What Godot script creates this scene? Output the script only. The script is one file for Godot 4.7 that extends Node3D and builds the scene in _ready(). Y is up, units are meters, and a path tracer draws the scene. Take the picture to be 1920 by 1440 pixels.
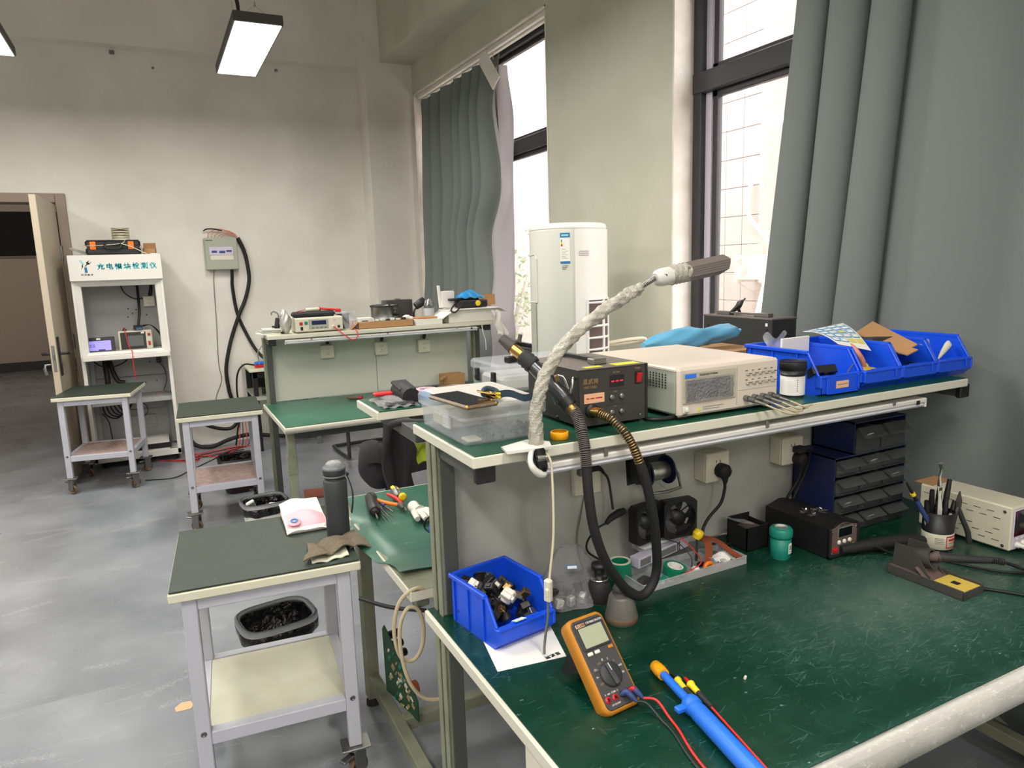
extends Node3D
# A repair workshop: two workbenches seen end-on, trolleys, a test cabinet and tall windows with grey curtains. Units are metres.

var M := {}
var used := {}
var rng := RandomNumberGenerator.new()
const S := 1.213   # top of the upper shelf on the benches
const D := 0.75    # top of the benches


# ---------------------------------------------------------------- shapes
class Shape:
	var st := SurfaceTool.new()
	var x := Transform3D()
	func _init() -> void:
		st.begin(Mesh.PRIMITIVE_TRIANGLES)
	func tri(a: Vector3, b: Vector3, c: Vector3, out_dir: Vector3, ua := Vector2(), ub := Vector2(), uc := Vector2()) -> void:
		var n := (b - a).cross(c - a)
		if n.dot(out_dir) > 0.0:   # front faces run clockwise
			var t := b; b = c; c = t
			var u := ub; ub = uc; uc = u
		for k in [[a, ua], [b, ub], [c, uc]]:
			st.set_uv(k[1])
			st.add_vertex(x * (k[0] as Vector3))
	func poly(p: Array, out_dir: Vector3) -> void:
		for i in range(1, p.size() - 1):
			tri(p[0], p[i], p[i + 1], out_dir)
	func flat() -> Shape:
		st.set_smooth_group(-1)
		return self
	func box(c: Vector3, s: Vector3, bev := 0.0) -> Shape:
		st.set_smooth_group(-1)
		var h := s * 0.5
		bev = minf(bev, minf(h.x, minf(h.y, h.z)) * 0.9)
		var ax := [Vector3.RIGHT, Vector3.UP, Vector3.BACK]
		for a in 3:
			var u: Vector3 = ax[(a + 1) % 3]
			var v: Vector3 = ax[(a + 2) % 3]
			var n: Vector3 = ax[a]
			var hu := h[(a + 1) % 3] - bev
			var hv := h[(a + 2) % 3] - bev
			for sg in [-1.0, 1.0]:
				var o: Vector3 = c + n * h[a] * sg
				var q := [o - u * hu - v * hv, o + u * hu - v * hv, o + u * hu + v * hv, o - u * hu + v * hv]
				var uv := [Vector2(0, 1), Vector2(1, 1), Vector2(1, 0), Vector2(0, 0)]
				tri(q[0], q[1], q[2], n * sg, uv[0], uv[1], uv[2])
				tri(q[0], q[2], q[3], n * sg, uv[0], uv[2], uv[3])
			if bev > 0.0:
				for su in [-1.0, 1.0]:
					for sv in [-1.0, 1.0]:
						var w := h[a] - bev
						var e: Vector3 = c + u * (h[(a + 1) % 3] - bev) * su + v * h[(a + 2) % 3] * sv
						var f: Vector3 = c + u * h[(a + 1) % 3] * su + v * (h[(a + 2) % 3] - bev) * sv
						poly([e - n * w, e + n * w, f + n * w, f - n * w], u * su + v * sv)
		if bev > 0.0:
			for k in 8:
				var sg := Vector3(1 if k & 1 else -1, 1 if k & 2 else -1, 1 if k & 4 else -1)
				var g := h * sg
				var b := bev * sg
				poly([c + g - Vector3(0, b.y, b.z), c + g - Vector3(b.x, 0, b.z), c + g - Vector3(b.x, b.y, 0)], sg)
		return self
	func bx(a: Vector3, b: Vector3, bev := 0.0) -> Shape:   # box between two corners
		return box((a + b) * 0.5, (b - a).abs(), bev)
	func loft(rings: Array, smooth := 0, caps := true, closed := false) -> Shape:   # rings of equal length, each a closed loop
		st.set_smooth_group(smooth)
		var n: int = rings[0].size()
		var m := rings.size()
		for i in (m if closed else m - 1):
			var r0: Array = rings[i]
			var r1: Array = rings[(i + 1) % m]
			var mid := Vector3.ZERO
			for k in n:
				mid += r0[k] + r1[k]
			mid /= 2.0 * n
			for k in n:
				var j := (k + 1) % n
				var out_dir: Vector3 = (r0[k] + r0[j] + r1[k] + r1[j]) * 0.25 - mid
				var u0 := Vector2(float(k) / n, float(i) / (m - 1)); var u1 := Vector2(float(k + 1) / n, float(i) / (m - 1))
				var v0 := Vector2(float(k) / n, float(i + 1) / (m - 1)); var v1 := Vector2(float(k + 1) / n, float(i + 1) / (m - 1))
				tri(r0[k], r0[j], r1[j], out_dir, u0, u1, v1)
				tri(r0[k], r1[j], r1[k], out_dir, u0, v1, v0)
		if caps and not closed:
			st.set_smooth_group(-1)
			for e in [[rings[0], rings[1]], [rings[m - 1], rings[m - 2]]]:
				var c0 := Vector3.ZERO
				var c1 := Vector3.ZERO
				for k in n:
					c0 += e[0][k] / n
					c1 += e[1][k] / n
				for k in n:
					tri(c0, e[0][k], e[0][(k + 1) % n], c0 - c1)
		return self
	func tube(path: Array, r, n := 8, smooth_path := true, closed := false, caps := true) -> Shape:   # r: one radius, or one for each point
		var p := path
		var rr := []
		for i in path.size():
			rr.append(r[i] if r is Array else r)
		if smooth_path and path.size() > 2:
			p = []
			var r2 := []
			var m := path.size()
			for i in (m if closed else m - 1):
				var p0: Vector3 = path[(i - 1 + m) % m] if closed or i > 0 else path[0] * 2.0 - path[1]
				var p1: Vector3 = path[i]
				var p2: Vector3 = path[(i + 1) % m]
				var p3: Vector3 = path[(i + 2) % m] if closed or i < m - 2 else path[m - 1] * 2.0 - path[m - 2]
				for k in 5:
					var t := k / 5.0
					p.append(p1.cubic_interpolate(p2, p0, p3, t))
					r2.append(lerpf(rr[i], rr[(i + 1) % m], t))
			if not closed:
				p.append(path[m - 1])
				r2.append(rr[m - 1])
			rr = r2
		var rings := []
		var up := Vector3.UP
		for i in p.size():
			var q: Vector3 = p[(i + 1) % p.size()] if closed or i < p.size() - 1 else p[i]
			var o: Vector3 = p[(i - 1 + p.size()) % p.size()] if closed or i > 0 else p[i]
			var d := (q - o).normalized()
			if i == 0 and absf(d.dot(up)) > 0.9:
				up = Vector3.RIGHT
			var sd := d.cross(up)
			if sd.length() < 0.001:
				sd = d.cross(Vector3(0.3, 0.5, 0.8))
			sd = sd.normalized()
			up = sd.cross(d).normalized()
			var ring := []
			for k in n:
				var a := TAU * k / n
				ring.append(p[i] + (sd * cos(a) + up * sin(a)) * rr[i])
			rings.append(ring)
		return loft(rings, 0, caps, closed)
	func rod(a: Vector3, b: Vector3, r: float, n := 10, r2 := -1.0) -> Shape:
		return tube([a, b], [r, r if r2 < 0.0 else r2], n, false)
	func lathe(profile: Array, n := 24, smooth := 0, caps := true) -> Shape:   # profile: Vector2(radius, height), about y
		var rings := []
		for q in profile:
			var ring := []
			for k in n:
				var a := TAU * k / n
				ring.append(Vector3(cos(a) * maxf(q.x, 0.0001), q.y, -sin(a) * maxf(q.x, 0.0001)))
			rings.append(ring)
		if smooth == -1:   # crisp between the rings, round about the axis
			for i in rings.size() - 1:
				loft([rings[i], rings[i + 1]], i % 30 + 1, false)
			return self
		return loft(rings, smooth, caps)
	func prism(pts: Array, z0: float, z1: float) -> Shape:   # a polygon in x and y drawn out along z
		st.set_smooth_group(-1)
		var pv := PackedVector2Array(pts)
		var c := Vector2.ZERO
		for q in pv:
			c += q / pv.size()
		var ix := Geometry2D.triangulate_polygon(pv)
		for e in [[z0, Vector3(0, 0, z0 - z1)], [z1, Vector3(0, 0, z1 - z0)]]:
			for i in range(0, ix.size(), 3):
				var a := pv[ix[i]]; var b := pv[ix[i + 1]]; var d := pv[ix[i + 2]]
				tri(Vector3(a.x, a.y, e[0]), Vector3(b.x, b.y, e[0]), Vector3(d.x, d.y, e[0]), e[1], a, b, d)
		var area := 0.0
		for i in pv.size():
			area += pv[i].cross(pv[(i + 1) % pv.size()])
		for i in pv.size():
			var a := pv[i]
			var b := pv[(i + 1) % pv.size()]
			var nn := (b - a).orthogonal() * (-1.0 if area > 0.0 else 1.0)
			nn = Vector2((b - a).y, -(b - a).x) * (1.0 if area > 0.0 else -1.0)
			poly([Vector3(a.x, a.y, z0), Vector3(b.x, b.y, z0), Vector3(b.x, b.y, z1), Vector3(a.x, a.y, z1)], Vector3(nn.x, nn.y, 0))
		return self
	func sheet(nu: int, nv: int, f: Callable, thick := 0.0) -> Shape:   # f(u, v) gives a point; thick gives a second side
		st.set_smooth_group(0)
		var g := []
		for i in nu + 1:
			var row := []
			for j in nv + 1:
				row.append(f.call(float(i) / nu, float(j) / nv))
			g.append(row)
		var back := []
		if thick > 0.0:
			for i in nu + 1:
				var row := []
				for j in nv + 1:
					var du: Vector3 = g[mini(i + 1, nu)][j] - g[maxi(i - 1, 0)][j]
					var dv: Vector3 = g[i][mini(j + 1, nv)] - g[i][maxi(j - 1, 0)]
					row.append(g[i][j] - du.cross(dv).normalized() * thick)
				back.append(row)
		for i in nu:
			for j in nv:
				var n: Vector3 = (g[i + 1][j] - g[i][j]).cross(g[i][j + 1] - g[i][j])
				if n.length() < 1e-12:
					n = (g[i + 1][j + 1] - g[i][j + 1]).cross(g[i][j + 1] - g[i][j])
				var u0 := Vector2(float(i) / nu, float(j) / nv); var u1 := Vector2(float(i + 1) / nu, float(j) / nv)
				var v0 := Vector2(float(i) / nu, float(j + 1) / nv); var v1 := Vector2(float(i + 1) / nu, float(j + 1) / nv)
				tri(g[i][j], g[i + 1][j], g[i + 1][j + 1], n, u0, u1, v1)
				tri(g[i][j], g[i + 1][j + 1], g[i][j + 1], n, u0, v1, v0)
				if thick > 0.0:
					tri(back[i][j], back[i + 1][j], back[i + 1][j + 1], -n, u0, u1, v1)
					tri(back[i][j], back[i + 1][j + 1], back[i][j + 1], -n, u0, v1, v0)
		if thick > 0.0:
			st.set_smooth_group(-1)
			for i in nu:
				for e in [0, nv]:
					poly([g[i][e], g[i + 1][e], back[i + 1][e], back[i][e]], g[i][e] - g[i][nv / 2 if e == 0 else 0])
			for j in nv:
				for e in [0, nu]:
					poly([g[e][j], g[e][j + 1], back[e][j + 1], back[e][j]], g[e][j] - g[nu / 2 if e == 0 else 0][j])
		return self
	func ball(c: Vector3, r: Vector3, n := 12, m := 8) -> Shape:
		var rings := []
		for i in m + 1:
			var t := PI * i / m
			var ring := []
			for k in n:
				var a := TAU * k / n
				ring.append(c + Vector3(r.x * sin(t) * cos(a), r.y * cos(t), r.z * sin(t) * sin(a)) + Vector3(0.00001 * cos(a), 0, 0.00001 * sin(a)))
			rings.append(ring)
		return loft(rings, 0, false)
	func at(p: Vector3, rot := Vector3.ZERO, sc := 1.0) -> Shape:   # degrees; sets the transform for what follows
		x = Transform3D(Basis.from_euler(rot * PI / 180.0).scaled(Vector3.ONE * sc), p)
		return self
	func mesh() -> ArrayMesh:
		st.generate_normals()
		return st.commit()


func sh() -> Shape:
	return Shape.new()


# ---------------------------------------------------------------- objects
func numbered(n: String) -> String:
	var k: int = used.get(n, 0)
	used[n] = k + 1
	return n if k == 0 else "%s_%03d" % [n, k]


func part(called: String, s, m, parent: Node3D, label := "") -> MeshInstance3D:
	var o := MeshInstance3D.new()
	o.mesh = s.mesh() if s is Shape else s
	o.material_override = M[m] if m is String else m
	o.name = called
	parent.add_child(o, true)
	if label:
		o.set_meta("label", label)
	return o


func thing(called: String, label: String, category: String, at := Vector3.ZERO, turn := 0.0, group := "") -> Node3D:
	var o := Node3D.new()
	o.name = numbered(called)
	add_child(o)
	o.position = at
	o.rotation_degrees.y = turn
	o.set_meta("label", label)
	o.set_meta("category", category)
	if group:
		o.set_meta("group", group)
	return o


func single(called: String, s, m, label: String, category: String, at := Vector3.ZERO, turn := 0.0, group := "") -> MeshInstance3D:
	var o := part(numbered(called), s, m, self)
	o.position = at
	o.rotation_degrees.y = turn
	o.set_meta("label", label)
	o.set_meta("category", category)
	if group:
		o.set_meta("group", group)
	return o


func struct(called: String, s, m, parent: Node3D = null) -> MeshInstance3D:
	var o := part(called, s, m, parent if parent else self)
	if parent == null:
		o.set_meta("kind", "structure")
	return o


func copy(o: Node3D, label: String, at: Vector3, turn := 0.0) -> Node3D:
	var c: Node3D = o.duplicate()
	c.name = numbered(String(o.name).rstrip("0123456789_"))
	add_child(c)
	c.position = at
	c.rotation_degrees.y = turn
	if label:
		c.set_meta("label", label)
	return c


func words(text: String, height: float, m, parent: Node3D, at: Vector3, rot := Vector3.ZERO, bold := false) -> MeshInstance3D:   # raised lettering, its left end on the point
	var t := TextMesh.new()
	var f := SystemFont.new()
	f.font_names = PackedStringArray(["Droid Sans"])
	f.font_weight = 700 if bold else 400
	t.font = f
	t.text = text
	t.font_size = 32
	t.pixel_size = height / 24.0
	t.depth = 0.0006
	t.horizontal_alignment = HORIZONTAL_ALIGNMENT_LEFT
	t.vertical_alignment = VERTICAL_ALIGNMENT_CENTER
	var o := part("lettering", t, m, parent)
	o.position = at
	o.rotation_degrees = rot
	return o


# Chinese characters as strokes on a 16 x 16 grid: each stroke is a run of hex digit pairs, x then y, with y downwards.
const HAN := {
	"充": "8082 14f4 7538 38c8 a5d9 595b1f a9aefefc",
	"电": "232a 23d3 d3da 26d6 2ada 808efefb",
	"模": "303f 0464 3409 3469 73f3 9195 d1d5 76e6 767a e6ea 78e8 7aea 6cfc babc7f bcff",
	"块": "0555 303c 0d6b 75e5 e5ea 6afa a0aa6f aaff",
	"检": "303f 0464 3409 3459 a065 a0f5 86d6 788b a8ab d8bb 6efe",
	"测": "0122 0525 0f2a 414a 4181 818a 6356 684f 6a8f a2ab e0efcd",
	"仪": "5007 353f 91a3 e3b96f 73b9ff",
	"思": "2028 20d0 d0d8 28d8 24d4 7078 2a0e 5a5eceec 8a9c cafd",
	"威": "13f3 23280f 90b9fffb b0d1 4686 674b8f 874f 39a9",
	"特": "2104 0454 303f 0b59 62f2 a0a6 56f6 59f9 d7dfae 7a9c",
	"技": "0454 303e1d 0b5a 64f4 a0a7 67e7 e76f 79ff",
	"术": "15f5 808f 850d 85fd b1d3",
}

func han(text: String, size: float, gap: float, m, parent: Node3D, at: Vector3, rot := Vector3.ZERO, thin := 0.11) -> void:
	var k := 0
	for ch in text:
		var s := sh()
		for stroke in HAN.get(ch, "1111f1fff11f 1818f8").split(" "):
			var q := []
			for i in range(0, stroke.length() - 1, 2):
				q.append(Vector3(stroke.substr(i, 1).hex_to_int() / 15.0 * size, (1.0 - stroke.substr(i + 1, 1).hex_to_int() / 15.0) * size, 0))
			for i in q.size() - 1:
				var a: Vector3 = q[i]
				var b: Vector3 = q[i + 1]
				if a.distance_to(b) < 0.0001:
					continue
				var d := (b - a).normalized() * size * thin * 0.4
				var nn := Vector3(-d.y, d.x, 0) * 1.25
				s.flat().poly([a - d - nn, b + d - nn, b + d + nn, a - d + nn], Vector3.BACK)
		var o := part("lettering", s, m, parent)
		o.position = at + Basis.from_euler(rot * PI / 180.0) * Vector3(k * (size + gap), 0, 0)
		o.rotation_degrees = rot
		k += 1


# ---------------------------------------------------------------- materials
func mk(called: String, hex: String, rough := 0.6, metal := 0.0, spec := 0.5) -> StandardMaterial3D:
	var m := StandardMaterial3D.new()
	m.resource_name = called
	m.albedo_color = Color(hex)
	m.roughness = rough
	m.metallic = metal
	m.metallic_specular = spec
	M[called] = m
	return m


func clear(called: String, hex: String, alpha: float, rough := 0.3) -> StandardMaterial3D:
	var m := mk(called, hex, rough)
	m.transparency = BaseMaterial3D.TRANSPARENCY_ALPHA
	m.albedo_color.a = alpha
	return m


func noise(seed_: int, freq: float, size := 256, normal := false, bump := 4.0, ramp = null, oct := 4) -> NoiseTexture2D:
	var f := FastNoiseLite.new()
	f.seed = seed_
	f.frequency = freq
	f.fractal_octaves = oct
	var t := NoiseTexture2D.new()
	t.width = size
	t.height = size
	t.seamless = true
	t.noise = f
	t.as_normal_map = normal
	t.bump_strength = bump
	if ramp:
		var g := Gradient.new()
		g.set_color(0, ramp[0])
		g.set_color(1, ramp[1])
		t.color_ramp = g
	return t


func tri(m: StandardMaterial3D, tex, scale: float, bump = null, strength := 0.5) -> void:
	m.uv1_triplanar = true
	m.uv1_world_triplanar = true
	m.uv1_scale = Vector3.ONE * scale
	if tex:
		m.albedo_texture = tex
	if bump:
		m.normal_enabled = true
		m.normal_texture = bump
		m.normal_scale = strength


func scratches(w: int, h: int, base: Color, light: Color, n_: int, area: Callable, seed_: int, blot := 0) -> ImageTexture:   # a worn painted top: long scratches, chips and rubbed patches
	var r := RandomNumberGenerator.new()
	r.seed = seed_
	var im := Image.create(w, h, false, Image.FORMAT_RGB8)
	im.fill(base)
	var f := FastNoiseLite.new()
	f.seed = seed_
	f.frequency = 0.012
	for y in h:
		for q in w:
			var t: float = clampf(f.get_noise_2d(q, y) * 0.5 + 0.1, 0.0, 1.0) * 0.22 + area.call(float(q) / w, float(y) / h)
			im.set_pixel(q, y, base.lerp(light, clampf(t, 0.0, 1.0)))
	for k in n_:
		var p := Vector2(r.randf() * w, r.randf() * h)
		var wear: float = area.call(p.x / w, p.y / h)
		if r.randf() > 0.25 + wear * 4.0:
			continue
		var a := r.randf_range(-0.5, 0.4) if r.randf() < 0.75 else r.randf() * TAU
		var bend := r.randfn(0.0, 0.009)
		var s := r.randf_range(0.1, 0.5)
		for i in int(absf(r.randfn(0.0, 16.0)) + 3):
			if p.x < 0 or p.y < 0 or p.x >= w or p.y >= h:
				break
			im.set_pixel(int(p.x), int(p.y), im.get_pixel(int(p.x), int(p.y)).lerp(light, s))
			p += Vector2(cos(a), sin(a))
			a += bend
	for k in blot:
		var p := Vector2(r.randf() * w, r.randf() * h)
		var s := r.randf_range(1.0, 3.0)
		for i in 14:
			var q := p + Vector2(r.randfn(0, s), r.randfn(0, s * 0.6))
			if q.x >= 0 and q.y >= 0 and q.x < w and q.y < h:
				im.set_pixel(int(q.x), int(q.y), im.get_pixel(int(q.x), int(q.y)).lerp(light.lightened(0.3), 0.6))
	return ImageTexture.create_from_image(im)


func materials() -> void:
	var fine := noise(3, 0.05, 256, true, 2.0)
	var rough_n := noise(5, 0.02, 512, true, 3.0)
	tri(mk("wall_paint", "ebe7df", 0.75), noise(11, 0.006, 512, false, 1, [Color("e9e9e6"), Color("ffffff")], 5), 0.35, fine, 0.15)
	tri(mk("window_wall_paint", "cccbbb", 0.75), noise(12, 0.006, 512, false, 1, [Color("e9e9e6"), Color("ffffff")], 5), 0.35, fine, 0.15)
	tri(mk("reveal_paint", "f2ebe3", 0.7), noise(13, 0.02, 256, false, 1, [Color("e3ded6"), Color("ffffff")], 5), 0.8, fine, 0.3)
	tri(mk("ceiling_paint", "e9e6de", 0.8), null, 0.5, fine, 0.2)
	tri(mk("corridor_paint", "c9bdb0", 0.8), null, 0.5, fine, 0.2)
	mk("skirting", "4a4c4e", 0.7)
	mk("door_paint", "b9ad98", 0.45)
	mk("door_frame_paint", "8f8072", 0.55)
	mk("dark_glass", "17191b", 0.75)
	mk("window_frame", "3c3b3e", 0.45, 0.3)
	mk("lavender_film", "c9c2d4", 0.5)
	var gl := clear("pane", "f4f6f4", 0.06, 0.05)
	gl.metallic_specular = 0.5
	mk("white_light", "ffffff", 0.5)
	M.white_light.emission_enabled = true
	M.white_light.emission = Color("fdfcf8")
	M.white_light.emission_energy_multiplier = 2.2
	mk("lamp_housing", "4c4743", 0.5, 0.3)
	mk("steel_wire", "a9a6a0", 0.35, 0.8)
	mk("black_cable", "141416", 0.55)
	mk("black_rubber", "1c1c1e", 0.7)
	mk("black_plastic", "19191b", 0.45)
	mk("dark_plastic", "2e2f31", 0.5)
	mk("grey_plastic", "6f706e", 0.5)
	mk("white_plastic", "e2dfd6", 0.4)
	mk("ivory_plastic", "d8d2c0", 0.4)
	mk("ivory_cable", "cfc6ad", 0.5)
	mk("beige_cable", "b7a88a", 0.5)
	mk("red_plastic", "c01f24", 0.4)
	mk("red_wire", "d5302c", 0.45)
	mk("pink_wire", "c98674", 0.5)
	mk("blue_wire", "34457a", 0.5)
	mk("yellow_plastic", "e8b912", 0.4)
	mk("bright_yellow", "f0d022", 0.4)
	mk("orange_plastic", "f07a17", 0.4)
	mk("ring_yellow", "f7a80f", 0.35)
	mk("green_tape", "137a5b", 0.35)
	mk("gold_ink", "a8875a", 0.5, 0.2)
	mk("black_ink", "1d1c1c", 0.7)
	mk("white_ink", "e4e4e0", 0.7)
	mk("grey_ink", "8a8a86", 0.7)
	mk("red_ink", "b8252c", 0.7)
	mk("teal_ink", "2aa7b4", 0.6)
	mk("pale_teal_ink", "8fd0d6", 0.6)
	mk("blue_ink", "1d6fa8", 0.6)
	mk("chrome", "cfcdc9", 0.2, 1.0)
	mk("brass", "b89557", 0.3, 1.0)
	mk("dull_steel", "8d8c89", 0.4, 0.9)
	mk("white_paper", "e9e6e0", 0.85)
	mk("sticker_pink", "e8b48f", 0.7)
	mk("sticker_yellow", "d9d23a", 0.6)
	tri(mk("cardboard", "b0855a", 0.85), null, 2.0, fine, 0.3)
	# bench surfaces
	var bench := mk("bench_frame", "90937f", 0.5)
	tri(bench, noise(17, 0.02, 256, false, 1, [Color("d9d9d4"), Color("ffffff")], 4), 1.5)
	mk("bench_dark_frame", "4b4e4a", 0.5)
	mk("bench_edge", "d3d0c0", 0.4)
	tri(mk("panel_board", "c2c2bd", 0.55), noise(19, 0.01, 256, false, 1, [Color("dcdad6"), Color("ffffff")], 5), 1.2)
	tri(mk("far_panel_board", "c3c4b8", 0.55), null, 1.0)
	mk("lamp_bar", "d9d6d0", 0.35)
	mk("diffuser", "d4d4dc", 0.3)
	# the worn middle of the near bench and its rubbed front edge are wear with a place of their own
	var near_wear := func(u: float, v: float) -> float:
		var a := Vector2((u - 0.58) / 0.26, (v - 0.62) / 0.30).length()
		return clampf(0.62 - a * 0.5, 0.0, 0.55) + clampf((v - 0.97) * 6.0, 0.0, 0.15)
	var nm := mk("near_mat", "ffffff", 0.36)
	nm.albedo_texture = scratches(1400, 700, Color("063224"), Color("8f9a94"), 9000, near_wear, 21, 130)
	nm.roughness_texture = noise(23, 0.01, 512, false, 1, [Color(0.62, 0.62, 0.62), Color(1, 1, 1)], 5)
	var none := func(_u: float, _v: float) -> float: return 0.03
	var fm := mk("green_mat", "ffffff", 0.35)
	fm.albedo_texture = scratches(512, 256, Color("2f6550"), Color("8ba598"), 160, none, 27, 20)
	mk("shelf_mat", "1a4f3c", 0.3)
	var cm := mk("cart_mat", "ffffff", 0.55)
	cm.albedo_texture = scratches(512, 512, Color("26332a"), Color("4c584a"), 140, none, 29, 14)
	var mm := mk("folded_mat", "ffffff", 0.38)
	mm.albedo_texture = scratches(512, 512, Color("235443"), Color("93a598"), 260, func(u: float, v: float) -> float: return clampf((0.22 - u) * 1.2, 0.0, 0.25) + clampf((v - 0.8) * 1.0, 0.0, 0.2), 31, 30)
	var edge_im := mk("worn_edge", "ffffff", 0.42)
	edge_im.albedo_texture = scratches(1024, 64, Color("a9aaa6"), Color("e2dcd8"), 900, func(u: float, v: float) -> float: return 0.45 if v < 0.4 else 0.1 + 0.3 * absf(sin(u * 37.0)) * absf(sin(u * 11.0)), 33, 200)
	mk("cart_paint", "b9bac4", 0.45)
	tri(mk("cart_shelf", "c9c9b5", 0.55), noise(37, 0.02, 256, false, 1, [Color("efeee8"), Color("ffffff")], 3), 1.2)
	tri(mk("pink_shelf", "b9a39d", 0.6), noise(38, 0.03, 256, false, 1, [Color("d9ceca"), Color("ffffff")], 5), 2.5)
	mk("cart_edge", "d6d4bd", 0.45)
	# floor: grey epoxy with scuffs
	var fl := mk("floor_epoxy", "ffffff", 0.38)
	var fr := RandomNumberGenerator.new()
	fr.seed = 41
	var im := Image.create(1024, 1024, false, Image.FORMAT_RGB8)
	var fn := FastNoiseLite.new()
	fn.seed = 42
	fn.frequency = 0.004
	fn.fractal_octaves = 5
	for y in 1024:
		for q in 1024:
			var t := clampf(fn.get_noise_2d(q, y) + 0.5, 0.0, 1.0)
			im.set_pixel(q, y, Color("787c82").lerp(Color("8f9399"), t))
	for k in 420:
		var p := Vector2(fr.randf(), fr.randf()) * 1024.0
		var a := fr.randf_range(-0.4, 0.4)
		var big := fr.randf() < 0.12
		for i in (fr.randi_range(30, 120) if big else fr.randi_range(3, 40)):
			for j in (5 if big else 1):
				var q := p + Vector2(fr.randfn(0, 1.5), fr.randfn(0, 2.0)) * (2.0 if big else 0.4)
				im.set_pixel(posmod(int(q.x), 1024), posmod(int(q.y), 1024), im.get_pixel(posmod(int(q.x), 1024), posmod(int(q.y), 1024)).lerp(Color("c4c3bd"), 0.35))
			p += Vector2(cos(a), sin(a))
	fl.albedo_texture = ImageTexture.create_from_image(im)
	fl.roughness_texture = noise(43, 0.008, 512, false, 1, [Color(0.6, 0.6, 0.6), Color(1, 1, 1)], 5)
	fl.uv1_triplanar = true
	fl.uv1_world_triplanar = true
	fl.uv1_scale = Vector3.ONE * 0.33
	fl.normal_enabled = true
	fl.normal_texture = rough_n
	fl.normal_scale = 0.06
	mk("floor_stain", "c9a982", 0.6)
	# curtains
	var weave := noise(51, 0.2, 256, true, 2.0)
	var cu := mk("curtain_cloth", "747a78", 0.85)
	tri(cu, null, 6.0, weave, 0.25)
	cu.rim_enabled = true
	cu.rim = 0.2
	tri(mk("curtain_lining", "b5aeb3", 0.7), null, 6.0, weave, 0.2)
	M.curtain_lining.backlight_enabled = true
	M.curtain_lining.backlight = Color(0.25, 0.24, 0.25)
	# outside
	tri(mk("facade_tile", "a2968f", 0.6), null, 1.0)
	mk("facade_joint", "8a7f78", 0.8)
	tri(mk("rough_render", "b9afa6", 0.9), noise(55, 0.04, 256, false, 1, [Color("d8d2ca"), Color("ffffff")], 5), 3.0, rough_n, 1.0)
	mk("white_pipe", "e9e4e2", 0.5)
	mk("outdoor_grey", "b7b2ab", 0.7)
	mk("leaf", "9fae8c", 0.7)
	tri(mk("ground_outside", "b9b2a8", 0.9), null, 1.0)
	# things
	mk("cabinet_white", "e3e1da", 0.4)
	mk("cabinet_inside", "a3a4a3", 0.5)
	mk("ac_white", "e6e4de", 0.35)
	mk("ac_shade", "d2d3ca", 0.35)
	mk("grille_dark", "5d4d49", 0.7)
	mk("bin_blue", "1550dc", 0.32)
	mk("bin_white", "c9c8c3", 0.45)
	mk("bin_maroon", "3b1f22", 0.4)
	var bag := mk("black_bag", "0c0c0e", 0.22)
	tri(bag, null, 4.5, noise(61, 0.012, 256, true, 14.0), 1.0)
	mk("instrument_dark", "393634", 0.5)
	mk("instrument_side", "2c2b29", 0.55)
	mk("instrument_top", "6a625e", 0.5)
	mk("instrument_beige", "cfc3b6", 0.45)
	mk("instrument_beige_dark", "b4ac9c", 0.5)
	mk("instrument_green_grey", "a3a99a", 0.5)
	mk("cream_metal", "d2cdb8", 0.45)
	mk("screen_grey", "5c5f60", 0.15)
	mk("screen_black", "0c0d12", 0.12)
	mk("lcd", "a5ab90", 0.25)
	var seg := mk("led_red", "ff1f35", 0.5)
	seg.emission_enabled = true
	seg.emission = Color("ff1430")
	seg.emission_energy_multiplier = 1.6
	var scr := mk("screen_lavender", "8f86d8", 0.3)
	scr.emission_enabled = true
	scr.emission = Color("8a82e0")
	scr.emission_energy_multiplier = 0.6
	mk("meter_yellow", "b9791a", 0.55)
	mk("meter_grey", "403f40", 0.5)
	mk("probe_blue", "2672e2", 0.4)
	mk("bottle_grey", "3d4042", 0.6)
	mk("bottle_lid", "6d7072", 0.35)
	tri(mk("rag_cloth", "8d8270", 0.95), noise(71, 0.05, 256, false, 1, [Color("8d8578"), Color("ffffff")], 5), 14.0, noise(72, 0.3, 256, true, 6.0), 0.8)
	mk("tissue_pink", "e7a9b3", 0.6)
	mk("tissue_white", "e9ded6", 0.6)
	var film := mk("wrap_film", "a6a296", 0.25)
	tri(film, null, 18.0, noise(75, 0.04, 256, true, 12.0), 0.9)
	var frosted := clear("frosted_plastic", "d6dae0", 0.24, 0.3)
	frosted.metallic_specular = 0.6
	clear("milky_plastic", "d9d5cc", 0.75, 0.35)
	mk("dark_chrome", "55565a", 0.28, 0.8)
	clear("clear_plastic", "d5d6d8", 0.35, 0.3)
	var pb := clear("poly_bag", "9a979a", 0.42, 0.28)
	tri(pb, null, 14.0, noise(77, 0.03, 256, true, 14.0), 1.0)
	mk("solder", "b9b7b2", 0.3, 0.9)
	mk("navy_plastic", "14204a", 0.4)
	mk("drawer_navy", "1b2450", 0.45)
	clear("drawer_clear", "55585a", 0.55, 0.3)
	mk("flask_grey", "63605a", 0.35)
	mk("flask_amber", "6e5a44", 0.35)
	mk("jar_green", "15806e", 0.45)
	mk("copper_flat", "8a4326", 0.5)
	mk("sponge", "d0b34c", 0.95)
	mk("stand_grey", "45423f", 0.55)
	mk("tray_dirt", "665450", 0.7)
	mk("pcb_green", "1f4a30", 0.45)
	mk("pcb_tan", "a8926c", 0.6)
	mk("pink_foam", "cf82a6", 0.8)
	mk("blue_bag", "5fa4c9", 0.4)
	mk("sky_blue_bag", "1f8fd0", 0.4)
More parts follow.
